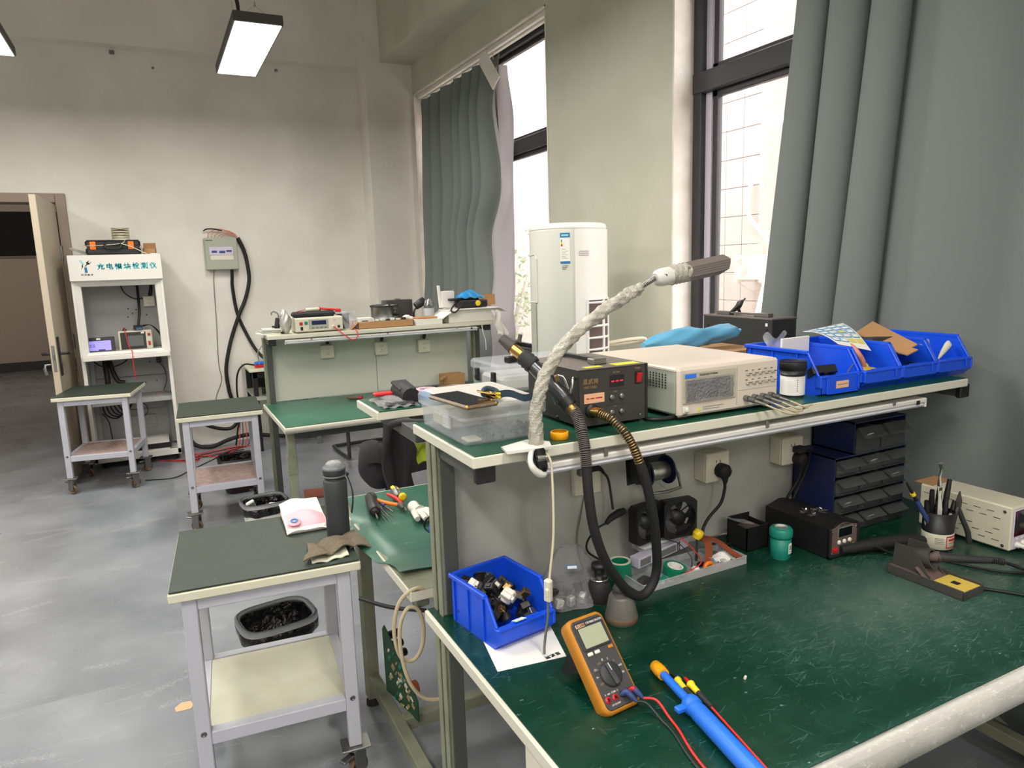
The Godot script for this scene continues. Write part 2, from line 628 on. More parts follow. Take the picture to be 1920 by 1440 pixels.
	tri(mk("foil", "c4c3c0", 0.35, 0.8), null, 16.0, noise(79, 0.05, 256, true, 14.0), 1.0)
	mk("glove", "d6cfc6", 0.95)
	mk("jacket", "29272a", 0.9)
	mk("neon", "8a9a1e", 0.8)
	mk("stool_steel", "6b6866", 0.25, 0.9)
	mk("lanyard", "1c3444", 0.7)
	mk("terracotta_board", "8a4a35", 0.7)
	mk("leaf_yellow", "d8cc72", 0.8)
	mk("map_blue", "2f8fc2", 0.8)


func _ready() -> void:
	# camera
	var cam := Camera3D.new()
	cam.name = "camera"
	cam.fov = rad_to_deg(2.0 * atan(720.0 / 1331.25))
	cam.near = 0.02
	cam.basis = Basis(Vector3.UP, -0.461397) * Basis(Vector3.RIGHT, -0.167112) * Basis(Vector3.BACK, -0.030946)
	cam.position = Vector3(0, 1.6, 0)
	add_child(cam)
	cam.current = true
	# an overcast sky
	var env := Environment.new()
	var sky := Sky.new()
	var sm := ProceduralSkyMaterial.new()
	sm.sky_top_color = Color("f2f0f2")
	sm.sky_horizon_color = Color("fbf3ef")
	sm.ground_bottom_color = Color("8f8a84")
	sm.ground_horizon_color = Color("cfc7c0")
	sm.sky_energy_multiplier = 2.8
	sm.ground_energy_multiplier = 0.8
	sky.sky_material = sm
	env.sky = sky
	env.background_mode = Environment.BG_SKY
	env.ambient_light_source = Environment.AMBIENT_SOURCE_DISABLED
	env.tonemap_mode = Environment.TONE_MAPPER_LINEAR
	env.tonemap_exposure = 1.22
	env.sdfgi_enabled = true
	env.ssao_enabled = true
	env.ssil_enabled = true
	var we := WorldEnvironment.new()
	we.name = "world_environment"
	we.environment = env
	add_child(we)
	materials()
	ceiling_lamps()
	room()
	outside()
	curtains()
	benches()
	trolleys()
	back_wall_things()
	air_conditioner()
	upper_shelf_things()
	hot_air()
	gooseneck()
	blue_bins()
	bench_things()
	multimeter()
	middle_bench_things()
	far_bench_things()
	floor_things()


# ---------------------------------------------------------------- lamps
func ceiling_lamps() -> void:
	var k := 0
	for z in [-5.11, -2.6, -0.1, 2.3]:
		for lx in [0.70, -0.76, -2.22]:
			var seen: bool = z < -5.0 and lx > -1.0
			var t := thing("panel_lamp", ("flat black-edged LED panel lamp hanging in full view above the benches" if lx > 0.0 else "LED panel lamp cut off by the left edge of the photo") if seen else "black-edged LED panel lamp hanging over the room", "ceiling lamp", Vector3(lx, 3.0, z), 0, "hanging panel lamps" if seen else "hanging panel lamps farther along the room")
			part("housing", sh().box(Vector3(0, 0.032, 0), Vector3(0.275, 0.055, 1.19), 0.003), "lamp_housing", t)
			part("diffuser", sh().box(Vector3(0, 0.003, 0), Vector3(0.255, 0.006, 1.165)), "white_light", t)
			var s := sh()
			for e in [-0.5, 0.5]:
				s.tube([Vector3(-0.09, 0.06, e), Vector3(-0.01, 0.12, e), Vector3(0, 0.13, e), Vector3(0, 1.7, e)], 0.0012, 5, false)
				s.tube([Vector3(0.09, 0.06, e), Vector3(0.01, 0.12, e), Vector3(0, 0.13, e)], 0.0012, 5, false)
				s.rod(Vector3(0, 0.12, e), Vector3(0, 0.145, e), 0.004)
			part("hanging_wire", s, "steel_wire", t)
			part("flex", sh().tube([Vector3(-0.1, 0.05, 0.56), Vector3(-0.105, 0.12, 0.56), Vector3(-0.12, 0.2, 0.56), Vector3(-0.115, 0.5, 0.56), Vector3(-0.12, 1.0, 0.55), Vector3(-0.12, 1.69, 0.55)], [0.009, 0.011, 0.008, 0.01, 0.008, 0.008], 8), "black_cable", t)
			var l := AreaLight3D.new()
			l.name = "panel_light"
			l.area_size = Vector2(0.25, 1.16)
			l.light_color = Color("fffaf2")
			l.light_energy = 2.6
			l.area_range = 12.0
			l.shadow_enabled = true
			l.position = Vector3(0, -0.004, 0)
			l.rotation_degrees = Vector3(-90, 0, 0)
			t.add_child(l)
			k += 1


# ---------------------------------------------------------------- the room
func room() -> void:
	struct("floor", sh().bx(Vector3(-8.2, -0.15, -15.2), Vector3(2.9, 0, 3.8)), "floor_epoxy")
	struct("ceiling", sh().bx(Vector3(-5.2, 4.7, -7.5), Vector3(2.9, 4.9, 3.8)), "ceiling_paint")
	# back wall with the doorway
	var w := sh()
	w.bx(Vector3(-0.6, 0, -7.42), Vector3(2.9, 4.7, -7.2))
	w.bx(Vector3(-1.62, 2.30, -7.42), Vector3(-0.6, 4.7, -7.2))
	w.bx(Vector3(-5.2, 0, -7.42), Vector3(-1.62, 4.7, -7.2))
	var wb := struct("wall_back", w, "wall_paint")
	part("hole_cover", sh().bx(Vector3(-0.12, 3.44, -7.16), Vector3(-0.08, 3.47, -7.13), 0.004).bx(Vector3(0.19, 3.36, -7.2), Vector3(0.21, 3.38, -7.19), 0.003).bx(Vector3(1.22, 3.43, -7.2), Vector3(1.245, 3.45, -7.19), 0.003), "grey_plastic", wb)
	struct("trim_1", sh().bx(Vector3(-5.2, 3.5, -7.2), Vector3(2.0, 4.7, -7.06)), "wall_paint")
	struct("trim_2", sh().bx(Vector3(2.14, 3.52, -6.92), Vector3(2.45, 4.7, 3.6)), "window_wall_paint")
	struct("trim_3", sh().bx(Vector3(1.99, 0, -7.2), Vector3(2.45, 4.7, -6.9)), "wall_paint")
	# window wall, with two tall openings
	w = sh()
	w.bx(Vector3(2.45, 0, -7.2), Vector3(2.71, 4.7, -6.87))
	w.bx(Vector3(2.45, 0, -4.27), Vector3(2.71, 4.7, -2.996))
	w.bx(Vector3(2.45, 0, -0.35), Vector3(2.71, 4.7, 3.6))
	for z in [[-6.87, -4.27], [-2.996, -0.35]]:
		w.bx(Vector3(2.45, 0, z[0]), Vector3(2.71, 0.88, z[1]))
		w.bx(Vector3(2.45, 3.245, z[0]), Vector3(2.71, 4.7, z[1]))
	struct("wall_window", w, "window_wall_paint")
	struct("wall_left", sh().bx(Vector3(-5.4, 0, -7.42), Vector3(-5.2, 4.7, 3.8)), "wall_paint")
	struct("wall_front", sh().bx(Vector3(-5.2, 0, 3.6), Vector3(2.71, 4.7, 3.8)), "wall_paint")
	# plaster reveals round each opening
	var k := 1
	for z in [[-6.87, -4.27], [-2.996, -0.35]]:
		var z0: float = z[0]
		var z1: float = z[1]
		var r := sh()
		r.bx(Vector3(2.444, 0.88, z0), Vector3(2.58, 3.245, z0 + 0.012)).bx(Vector3(2.444, 0.88, z1 - 0.012), Vector3(2.58, 3.245, z1))
		r.bx(Vector3(2.444, 3.233, z0), Vector3(2.58, 3.245, z1)).bx(Vector3(2.43, 0.86, z0), Vector3(2.58, 0.89, z1), 0.004)
		struct("trim_%d" % (3 + k), r, "reveal_paint")
		var n := Node3D.new()
		n.name = "window_%d" % k
		add_child(n)
		n.set_meta("kind", "structure")
		var f := sh()
		var zm := (z0 + z1) * 0.5 + 0.02
		for e in [[z0 + 0.012, 0.06], [z1 - 0.072, 0.06], [zm - 0.035, 0.07]]:
			f.bx(Vector3(2.565, 0.89, e[0]), Vector3(2.66, 3.233, e[0] + e[1]), 0.004)
		for e in [[0.89, 0.95], [3.17, 3.233], [2.42, 2.52]]:
			f.bx(Vector3(2.56, e[0], z0 + 0.012), Vector3(2.655, e[1], z1 - 0.012), 0.004)
		part("window_frame", f, "window_frame", n)
		for half in [[z0 + 0.07, zm - 0.03], [zm + 0.03, z1 - 0.07]]:
			var g := sh()
			var h0: float = half[0]
			var h1: float = half[1]
			for y in [[0.95, 2.42], [2.52, 3.17]]:
				g.bx(Vector3(2.6, y[0], h0), Vector3(2.635, y[0] + 0.03, h1), 0.003).bx(Vector3(2.6, y[1] - 0.03, h0), Vector3(2.635, y[1], h1), 0.003)
				g.bx(Vector3(2.6, y[0], h0 + 0.05), Vector3(2.635, y[1], h0 + 0.085), 0.003).bx(Vector3(2.6, y[0], h1 - 0.035), Vector3(2.635, y[1], h1), 0.003)
				part("pane", sh().bx(Vector3(2.616, y[0] + 0.02, h0 + 0.02), Vector3(2.62, y[1] - 0.02, h1 - 0.02)), "pane", n)
			part("sash", g, "window_frame", n)
		part("outer_reveal", sh().bx(Vector3(2.662, 0.88, z0 + 0.001), Vector3(2.712, 3.245, z0 + 0.02)), "rough_render", n)
		part("film_strip", sh().bx(Vector3(2.597, 0.95, z0 + 0.075), Vector3(2.601, 2.42, z0 + 0.118)).bx(Vector3(2.597, 2.52, z0 + 0.075), Vector3(2.601, 3.17, z0 + 0.118)), "lavender_film", n)
		k += 1
	# doorway: frame, open leaf, corridor
	var d := Node3D.new()
	d.name = "door_1"
	add_child(d)
	d.set_meta("kind", "structure")
	var fr := sh()
	fr.bx(Vector3(-0.65, 0, -7.40), Vector3(-0.575, 2.30, -7.17), 0.004).bx(Vector3(-1.645, 0, -7.40), Vector3(-1.57, 2.30, -7.17), 0.004).bx(Vector3(-1.57, 2.225, -7.398), Vector3(-0.65, 2.30, -7.172), 0.004)
	part("door_frame", fr, "door_frame_paint", d)
	var leaf := part("door_leaf", sh().bx(Vector3(-0.045, 0.012, 0), Vector3(0, 2.21, 0.84), 0.003), "door_paint", d)
	leaf.position = Vector3(-0.655, 0, -7.165)
	leaf.rotation_degrees.y = -2.5
	part("hinge", sh().rod(Vector3(0.004, 1.75, 0.0), Vector3(0.004, 1.87, 0.0), 0.012).rod(Vector3(0.004, 0.25, 0.0), Vector3(0.004, 0.37, 0.0), 0.012).rod(Vector3(0.004, 1.0, 0.0), Vector3(0.004, 1.12, 0.0), 0.012), "dull_steel", leaf)
	part("lock_plate", sh().bx(Vector3(-0.033, 0.9, 0.838), Vector3(-0.013, 1.1, 0.844), 0.002).bx(Vector3(-0.029, 0.99, 0.842), Vector3(-0.017, 1.03, 0.854), 0.002), "dull_steel", leaf)
	var hd := sh()
	for sx in [-1.0, 1.0]:
		hd.bx(Vector3(-0.0225 + sx * 0.028 - 0.006, 0.86, 0.735), Vector3(-0.0225 + sx * 0.028 + 0.006, 1.16, 0.795), 0.004)
		hd.tube([Vector3(-0.0225 + sx * 0.03, 1.03, 0.765), Vector3(-0.0225 + sx * 0.085, 1.03, 0.765), Vector3(-0.0225 + sx * 0.09, 1.03, 0.735), Vector3(-0.0225 + sx * 0.085, 1.025, 0.635)], 0.01, 8, false)
	part("door_handle", hd, "black_plastic", leaf)
	part("key", sh().rod(Vector3(-0.05, 0.95, 0.765), Vector3(-0.095, 0.95, 0.765), 0.006).at(Vector3(-0.1, 0.93, 0.77), Vector3(0, 0, 80)).box(Vector3.ZERO, Vector3(0.05, 0.012, 0.003)).at(Vector3(-0.1, 0.9, 0.77), Vector3(0, 20, 100)).box(Vector3.ZERO, Vector3(0.06, 0.02, 0.003)), "chrome", leaf)
	# the corridor beyond
	var c := sh()
	c.bx(Vector3(-8.2, 0, -15.2), Vector3(2.9, 1.98, -15.0)).bx(Vector3(-8.2, 2.75, -15.2), Vector3(2.9, 3.2, -15.0))
	c.bx(Vector3(-8.4, 0, -15.2), Vector3(-8.2, 3.2, -7.42)).bx(Vector3(2.9, 0, -15.2), Vector3(3.1, 3.2, -7.42)).bx(Vector3(-8.4, 3.2, -15.2), Vector3(3.1, 3.35, -7.42))
	c.bx(Vector3(-8.2, 0, -7.62), Vector3(-5.2, 3.2, -7.42))
	struct("wall_corridor", c, "corridor_paint")
	struct("baseboard_corridor", sh().bx(Vector3(-8.2, 0, -15.0), Vector3(2.9, 0.16, -14.985)), "skirting")
	var n3 := Node3D.new()
	n3.name = "window_3"
	add_child(n3)
	n3.set_meta("kind", "structure")
	var fb := sh()
	for i in 8:
		fb.bx(Vector3(-8.0 + i * 1.3, 1.98, -15.06), Vector3(-7.93 + i * 1.3, 2.75, -15.0))
	part("window_frame", fb.bx(Vector3(-8.2, 1.96, -15.06), Vector3(2.9, 2.0, -14.98)), "door_frame_paint", n3)
	part("pane", sh().bx(Vector3(-8.2, 1.98, -15.12), Vector3(2.9, 2.75, -15.1)), "dark_glass", n3)
	var l := OmniLight3D.new()
	l.name = "corridor_light"
	l.light_energy = 1.5
	l.light_size = 0.2
	l.omni_range = 14
	l.omni_attenuation = 2.0
	l.shadow_enabled = true
	l.light_color = Color("fff3e4")
	var ct := thing("corridor_lamp", "round white ceiling lamp in the corridor beyond the door", "ceiling lamp", Vector3(-2.6, 3.19, -11.6))
	part("shade", sh().lathe([Vector2(0, 0), Vector2(0.17, 0), Vector2(0.16, -0.05), Vector2(0, -0.07)], 20), "white_light", ct)
	ct.add_child(l)
	l.position = Vector3(0, -0.3, 0)


func outside() -> void:
	# the tiled building across the gap: rows of large tiles stand proud of the joints
	struct("ground", sh().bx(Vector3(2.9, -0.35, -40), Vector3(40, -0.15, 12)), "ground_outside")
	var b := thing("neighbouring_building", "pale tiled building seen through the near window behind the curtain", "building", Vector3(6.0, -0.15, -5.85))
	part("wall", sh().bx(Vector3(0.02, 0, -14), Vector3(0.7, 9, -0.01)), "facade_joint", b)
	var tile := sh().bx(Vector3(-0.012, 0.003, 0.003), Vector3(0.03, 0.312, 0.261), 0.003).mesh()
	for i in 12:
		for j in 18:
			var o := part("tile", tile, "facade_tile", b)
			o.position = Vector3(0, j * 0.315, -(i + 1) * 0.264 - 0.01)
	part("tile_field", sh().bx(Vector3(-0.01, 0, -14), Vector3(0.03, 9, -3.19)).bx(Vector3(-0.01, 5.67, -3.18), Vector3(0.03, 9, -0.01)), "facade_tile", b)
	part("corner_render", sh().bx(Vector3(-0.03, 0, -0.01), Vector3(0.7, 9, 0.06)), "rough_render", b)
	part("set_back_wall", sh().bx(Vector3(0.7, 0, -0.5), Vector3(1.0, 9, 8)), "rough_render", b)
	part("downpipe", sh().rod(Vector3(0.45, 0, 0.2), Vector3(0.45, 9, 0.2), 0.06, 12), "white_pipe", b)
	part("bracket", sh().bx(Vector3(0.2, 2.78, 0.14), Vector3(0.7, 2.83, 0.6)).bx(Vector3(0.2, 2.52, 0.14), Vector3(0.7, 2.57, 0.6)).bx(Vector3(0.2, 2.83, 0.55), Vector3(0.25, 4.4, 0.6)), "outdoor_grey", b)
	var u := thing("outdoor_unit", "white air conditioner outdoor unit on brackets against the tiled building", "air conditioner", Vector3(5.82, 1.36, -5.72), 0)
	part("casing", sh().bx(Vector3(-0.12, 0, -0.22), Vector3(0.1, 0.26, 0.22), 0.015), "white_plastic", u)
	var g := sh()
	for q in [0.03, 0.055, 0.08, 0.1]:
		var ring := []
		for a in 20:
			ring.append(Vector3(-0.126, 0.13 + sin(TAU * a / 20) * q, -0.1 + cos(TAU * a / 20) * q))
		g.tube(ring, 0.004, 5, false, true)
	part("fan_grille", g, "outdoor_grey", u)
	part("wall_bracket", sh().bx(Vector3(-0.14, -0.03, -0.2), Vector3(0.17, 0.0, -0.17)).bx(Vector3(-0.14, -0.03, 0.17), Vector3(0.17, 0.0, 0.2)).rod(Vector3(-0.12, -0.02, -0.185), Vector3(0.16, -0.15, -0.185), 0.008).rod(Vector3(-0.12, -0.02, 0.185), Vector3(0.16, -0.15, 0.185), 0.008), "outdoor_grey", u)
	single("refrigerant_pipe", sh().tube([Vector3(5.95, 2.4, -5.95), Vector3(5.93, 2.25, -5.98), Vector3(5.93, 2.05, -5.96), Vector3(5.93, 1.9, -5.82), Vector3(5.93, 1.72, -5.62), Vector3(5.93, 1.6, -5.5), Vector3(5.93, 1.5, -5.5)], 0.022, 8), "white_pipe", "white insulated pipe curving down the tiled building to the outdoor unit", "pipe")
	single("slanting_pole", sh().rod(Vector3(3.45, 0.0, -3.72), Vector3(4.9, 1.82, -4.58), 0.024, 10), "white_pipe", "white pole leaning outside the near window, left of the curtain", "pole")
	var fw := thing("far_building", "pale washed out facade seen through the far window", "building", Vector3(12, -0.15, -16))
	part("wall", sh().bx(Vector3(0, 0, -14), Vector3(1, 12, 4)), "facade_tile", fw)
	for i in 4:
		part("window", sh().bx(Vector3(-0.02, 2.0 + (i % 2) * 3.2, -9.0 + (i / 2) * 5.0), Vector3(0.02, 3.6 + (i % 2) * 3.2, -7.2 + (i / 2) * 5.0)), "outdoor_grey", fw)
	# a thin shrub under the far window
	var t := thing("shrub", "faint leafy shrub outside the far window beside the air conditioner", "shrub", Vector3(4.6, -0.15, -9.3))
	var s := sh()
	var lf := sh()
	var r := RandomNumberGenerator.new()
	r.seed = 5
	for i in 16:
		var a := r.randf() * TAU
		var e := Vector3(cos(a) * r.randf_range(0.2, 0.7), r.randf_range(1.4, 2.5), sin(a) * r.randf_range(0.2, 0.7))
		s.tube([Vector3(0, 0, 0), Vector3(e.x * 0.3, e.y * 0.5, e.z * 0.3), e], [0.02, 0.012, 0.004], 5)
		for j in 26:
			var p := e * r.randf_range(0.35, 1.0) + Vector3(r.randfn(0, 0.12), r.randfn(0, 0.1), r.randfn(0, 0.12))
			lf.at(p, Vector3(r.randf_range(-60, 60), r.randf() * 360, r.randf_range(-60, 60))).ball(Vector3.ZERO, Vector3(0.05, 0.006, 0.022), 6, 4)
	part("stems", s, "outdoor_grey", t)
	part("leaves", lf, "leaf", t).set_meta("kind", "stuff")


# ---------------------------------------------------------------- curtains
func curtains() -> void:
	# far curtain: pinch pleats at the track, its near edge turned back to show the pale lining
	var zl := func(v: float) -> float: return lerpf(-6.76, -6.70, v)
	var zr := func(v: float) -> float:   # the leading edge, from top (0) to bottom (1)
		var ks := [Vector2(0, -5.03), Vector2(0.1, -5.13), Vector2(0.3, -5.02), Vector2(0.44, -5.24), Vector2(0.58, -5.18), Vector2(0.74, -5.07), Vector2(0.85, -5.16), Vector2(1, -5.2)]
		for i in ks.size() - 1:
			if v <= ks[i + 1].x:
				return lerpf(ks[i].y, ks[i + 1].y, smoothstep(ks[i].x, ks[i + 1].x, v))
		return -5.2
	var f := func(u: float, v: float) -> Vector3:
		var y := lerpf(3.15, 0.12, v)
		var z := lerpf(zl.call(v), zr.call(v), u)
		var ph := u * 47.0 + sin(u * 9.0 + v * 1.2) * 1.3 + sin(u * 23.0) * 0.5
		var amp := 0.028 + 0.034 * smoothstep(0.0, 0.35, v)
		var x := 2.475 + sin(ph) * amp + sin(ph * 0.37 + v * 2.0) * 0.018 * v - 0.09 * smoothstep(0.5, 0.75, v) * (0.6 + 0.4 * u)
		return Vector3(x - 0.03 * v, y, z + cos(ph * 2.0) * 0.012)
	var t := thing("curtain", "grey blackout curtain drawn to the far side of the far window", "curtain", Vector3.ZERO, 0, "")
	part("cloth", sh().sheet(260, 26, f, 0.003), "curtain_cloth", t)
	var g := func(u: float, v: float) -> Vector3:
		var y := lerpf(3.06, 0.2, v)
		var ks := [Vector2(0, -5.0), Vector2(0.14, -4.93), Vector2(0.28, -4.96), Vector2(0.5, -4.93), Vector2(0.62, -4.86), Vector2(0.70, -4.74), Vector2(0.76, -4.8), Vector2(0.86, -4.92), Vector2(1, -4.98)]
		var ze := -4.9
		for i in ks.size() - 1:
			if v <= ks[i + 1].x:
				ze = lerpf(ks[i].y, ks[i + 1].y, smoothstep(ks[i].x, ks[i + 1].x, v))
				break
		var z := lerpf(zr.call(v) - 0.03, ze, u)
		var x := 2.46 - 0.09 * smoothstep(0.5, 0.75, v) + sin(u * 7.0 + v * 5.0) * 0.025 + 0.05 * u + 0.02 * sin(u * 3.0 - v * 14.0) * smoothstep(0.55, 0.75, v)
		return Vector3(x, y, z)
	part("lining", sh().sheet(28, 44, g, 0.002), "curtain_lining", t, "pale lining turned outwards at the leading edge")
	var hk := sh()
	for i in 14:
		hk.rod(Vector3(2.49, 3.14, -6.72 + i * 0.12), Vector3(2.49, 3.2, -6.72 + i * 0.12), 0.003, 5)
	part("hook", hk, "white_plastic", t)
	part("heading_tape", sh().at(Vector3(2.40, 3.03, -5.05), Vector3(52, 8, 0)).box(Vector3.ZERO, Vector3(0.012, 0.12, 0.3), 0.005), "white_plastic", t, "white stiffening tape hanging loose at the corner")
	single("curtain_track", sh().bx(Vector3(2.475, 3.2, -6.84), Vector3(2.505, 3.232, -4.3), 0.003).bx(Vector3(2.51, 3.19, -6.84), Vector3(2.54, 3.232, -4.3), 0.003), "white_plastic", "white curtain rail under the head of the far window", "curtain rail")
	# near curtain: big soft folds from above the frame to the floor, crowded into narrow pleats at its left
	var h := func(u: float, v: float) -> Vector3:
		var y := lerpf(3.2, 0.06, v)
		var z := lerpf(lerpf(-2.13, -2.34, clampf(v * 1.6, 0.0, 1.0)), -0.55, u)
		var dens := 1.0 - smoothstep(0.3, 0.42, u)
		var ph := 62.0 * u if u < 0.34 else 62.0 * 0.34 + (u - 0.34) * 21.0
		var amp := lerpf(0.062, 0.056, dens)
		var x := 2.36 + sin(ph + v * 0.5) * amp + 0.012 * sin(ph * 0.5 + v * 3.0)
		return Vector3(x, y, z + cos(ph + 0.5) * 0.03 * dens + cos(ph * 2.0 + 0.6) * 0.012)
	t = thing("curtain", "large grey blackout curtain hanging behind the right end of the near bench", "curtain")
	part("cloth", sh().sheet(240, 20, h, 0.003), "curtain_cloth", t)
	single("curtain_track", sh().bx(Vector3(2.34, 3.21, -2.9), Vector3(2.37, 3.245, -0.4), 0.003).bx(Vector3(2.37, 3.225, -2.5), Vector3(2.46, 3.245, -2.47), 0.003).bx(Vector3(2.37, 3.225, -0.7), Vector3(2.46, 3.245, -0.67), 0.003), "white_plastic", "white curtain rail above the near window", "curtain rail")


# ---------------------------------------------------------------- benches and trolleys
func mat_sheet(x0: float, x1: float, z0: float, z1: float, y: float, th: float) -> Shape:
	var s := sh()
	s.sheet(2, 2, func(u: float, v: float) -> Vector3: return Vector3(lerpf(x0, x1, u), y + th, lerpf(z0, z1, v)))
	return s.bx(Vector3(x0, y, z0), Vector3(x1, y + th - 0.0002, z1))


func bench(label: String, x0: float, x1: float, zb: float, zf: float, shelf: Array, mat_name: String) -> Node3D:
	# zb: back edge, zf: front edge; shelf: [x0, x1, z at the front, z at the back, has a green mat]
	var t := thing("workbench", label, "workbench", Vector3(x0, 0, zb))
	var o := Vector3(-x0, 0, -zb)
	var g := signf(zf - zb)
	var top := sh()
	top.x.origin = o
	top.bx(Vector3(x0, D - 0.03, zb), Vector3(x1, D - 0.002, zf - g * 0.032), 0.002)
	part("bench_top", top, "bench_edge", t)
	# a rolled front edge
	var near := mat_name == "near_mat"
	var rr := 0.03 if near else 0.006
	var prof := []
	for i in 7:
		var a := PI * 0.5 * i / 6.0
		prof.append(Vector2(0.03 - rr + sin(a) * rr, -rr + cos(a) * rr))
	prof += [Vector2(0.03, -0.052 if near else -0.032), Vector2(0.0, -0.052 if near else -0.032)]
	var e := sh()
	e.x.origin = o
	var re := []
	for xx in [x0, x1]:
		var ring := []
		for p in prof:
			ring.append(Vector3(xx, D + p.y, zf - g * 0.031 + g * p.x))
		re.append(ring)
	if near:
		e.sheet(1, 8, func(u: float, v: float) -> Vector3:
			var q: Vector2 = prof[roundi(v * 8.0)]
			return Vector3(lerpf(x0, x1, u), D + q.y, zf - g * 0.031 + g * q.x))
		e.poly(re[0], Vector3.LEFT)
		e.poly(re[1], Vector3.RIGHT)
	else:
		e.loft(re)
	part("front_edge", e, "worn_edge" if near else "bench_edge", t, "front edge rubbed down to bare grey" if near else "")
	var m := sh()
	m.x.origin = o
	var y := D - 0.002
	m.sheet(1, 1, func(u: float, v: float) -> Vector3: return Vector3(lerpf(x0 + 0.008, x1, u), D + 0.001, lerpf(zb + g * 0.002, zf - g * 0.03, v)))
	m.bx(Vector3(x0 + 0.008, y, zb + g * 0.002), Vector3(x1, D + 0.0005, zf - g * 0.03))
	part("bench_mat", m, mat_name, t)
	# uprights: a folded channel with two pale flanges on its outer side, from the floor to the shelf
	for xx in [x0 + 0.025, x1 - 0.085]:
		var u := sh()
		u.x.origin = o
		u.bx(Vector3(xx, 0.03, zb), Vector3(xx + 0.006, S - 0.03, zb + g * 0.022), 0.002).bx(Vector3(xx, 0.03, zb + g * 0.038), Vector3(xx + 0.006, S - 0.03, zb + g * 0.06), 0.002)
		u.bx(Vector3(xx + 0.006, 0.03, zb + g * 0.004), Vector3(xx + 0.014, S - 0.03, zb + g * 0.056))
		part("upright", u, "bench_frame", t)
		var c := sh()
		c.x.origin = o
		part("upright_core", c.bx(Vector3(xx + 0.014, 0.03, zb + g * 0.002), Vector3(xx + 0.05, S - 0.03, zb + g * 0.058), 0.002), "bench_dark_frame", t)
		var l := sh()
		l.x.origin = o
		part("leg", l.bx(Vector3(xx + 0.005, 0.03, zf - g * 0.16), Vector3(xx + 0.05, D - 0.03, zf - g * 0.21), 0.003), "bench_frame", t)
		for yy in [[0.09, 0.13], [D - 0.08, D - 0.032]]:
			part("side_bar", sh().bx(Vector3(xx + 0.008, yy[0], zb + g * 0.06) + o, Vector3(xx + 0.048, yy[1], zf - g * 0.16) + o, 0.003), "bench_frame", t)
		for zz in [zb + g * 0.03, zf - g * 0.185]:
			var f := sh()
			f.x.origin = o
			f.at(Vector3(xx + 0.027, 0, zz) + o).lathe([Vector2(0, 0), Vector2(0.026, 0), Vector2(0.026, 0.016), Vector2(0.01, 0.022), Vector2(0.008, 0.05)], 14)
			part("foot", f, "black_rubber", t)
		var br := sh()
		br.x.origin = o
		var bz: float = shelf[2]
		br.bx(Vector3(xx + 0.012, S - 0.062, zb), Vector3(xx + 0.05, S - 0.026, bz - g * 0.03), 0.002)
		var b := part("shelf_bracket", br, "bench_dark_frame", t)
		var cp := sh()
		cp.x.origin = o
		part("end_cap", cp.bx(Vector3(xx + 0.008, S - 0.066, bz - g * 0.034), Vector3(xx + 0.054, S - 0.024, bz - g * 0.016), 0.003), "black_plastic", b)
	var st := sh()
	st.x.origin = o
	part("stretcher", st.bx(Vector3(x0 + 0.07, 0.09, zb + g * 0.36), Vector3(x1 - 0.085, 0.135, zb + g * 0.4), 0.003), "bench_frame", t)
	var ap := sh()
	ap.x.origin = o
	part("apron", ap.bx(Vector3(x0 + 0.075, D - 0.1, zf - g * 0.15), Vector3(x1 - 0.085, D - 0.032, zf - g * 0.165), 0.002), "bench_dark_frame", t)
	if shelf.size() > 5:
		for q in shelf[5]:
			var pn := sh()
			pn.x.origin = o
			part("back_panel", pn.bx(Vector3(q[0], D + 0.006, zb - g * 0.004), Vector3(q[1], S - 0.05, zb + g * 0.012), 0.002), "panel_board" if near else "far_panel_board", t)
	var b := sh()
	b.x.origin = o
	part("shelf_board", b.bx(Vector3(shelf[0], S - 0.026, shelf[2]), Vector3(shelf[1], S - 0.002, shelf[3]), 0.002), "bench_edge", t)
	if shelf[4]:
		var sm := sh()
		sm.x.origin = o
		part("shelf_mat", sm.bx(Vector3(shelf[0] + 0.006, S - 0.003, shelf[2] - g * 0.004), Vector3(shelf[1] - 0.004, S, shelf[3])), "shelf_mat", t)
	else:
		var sm := sh()
		sm.x.origin = o
		part("shelf_top", sm.bx(Vector3(shelf[0] + 0.002, S - 0.003, shelf[2] - g * 0.002), Vector3(shelf[1] - 0.002, S, shelf[3])), "cart_shelf", t)
	return t


func lamp_bar(label: String, x0: float, x1: float, y: float, z: float) -> void:
	var t := thing("strip_lamp", label, "strip lamp", Vector3(x0, y, z))
	part("housing", sh().bx(Vector3(0, 0, -0.04), Vector3(x1 - x0, 0.014, 0.0), 0.003).bx(Vector3(0, -0.014, -0.04), Vector3(0.006, 0.014, 0.0), 0.002).bx(Vector3(x1 - x0 - 0.006, -0.014, -0.04), Vector3(x1 - x0, 0.014, 0.0), 0.002), "lamp_bar", t)
	part("diffuser", sh().bx(Vector3(0.006, -0.013, -0.038), Vector3(x1 - x0 - 0.006, 0.001, -0.002), 0.006), "diffuser", t)
	part("rocker_switch", sh().bx(Vector3(x1 - x0 - 0.05, -0.002, 0.0), Vector3(x1 - x0 - 0.036, 0.01, 0.003), 0.001), "black_plastic", t)
	part("lead", sh().rod(Vector3(x1 - x0, 0.0, -0.02), Vector3(x1 - x0 + 0.02, 0.004, -0.02), 0.003), "white_plastic", t)
	var c := sh()
	for f in [0.12, 0.5, 0.88]:
		c.bx(Vector3((x1 - x0) * f, 0.008, 0.0), Vector3((x1 - x0) * f + 0.01, 0.026, 0.004), 0.001)
	part("clip", c, "dull_steel", t)


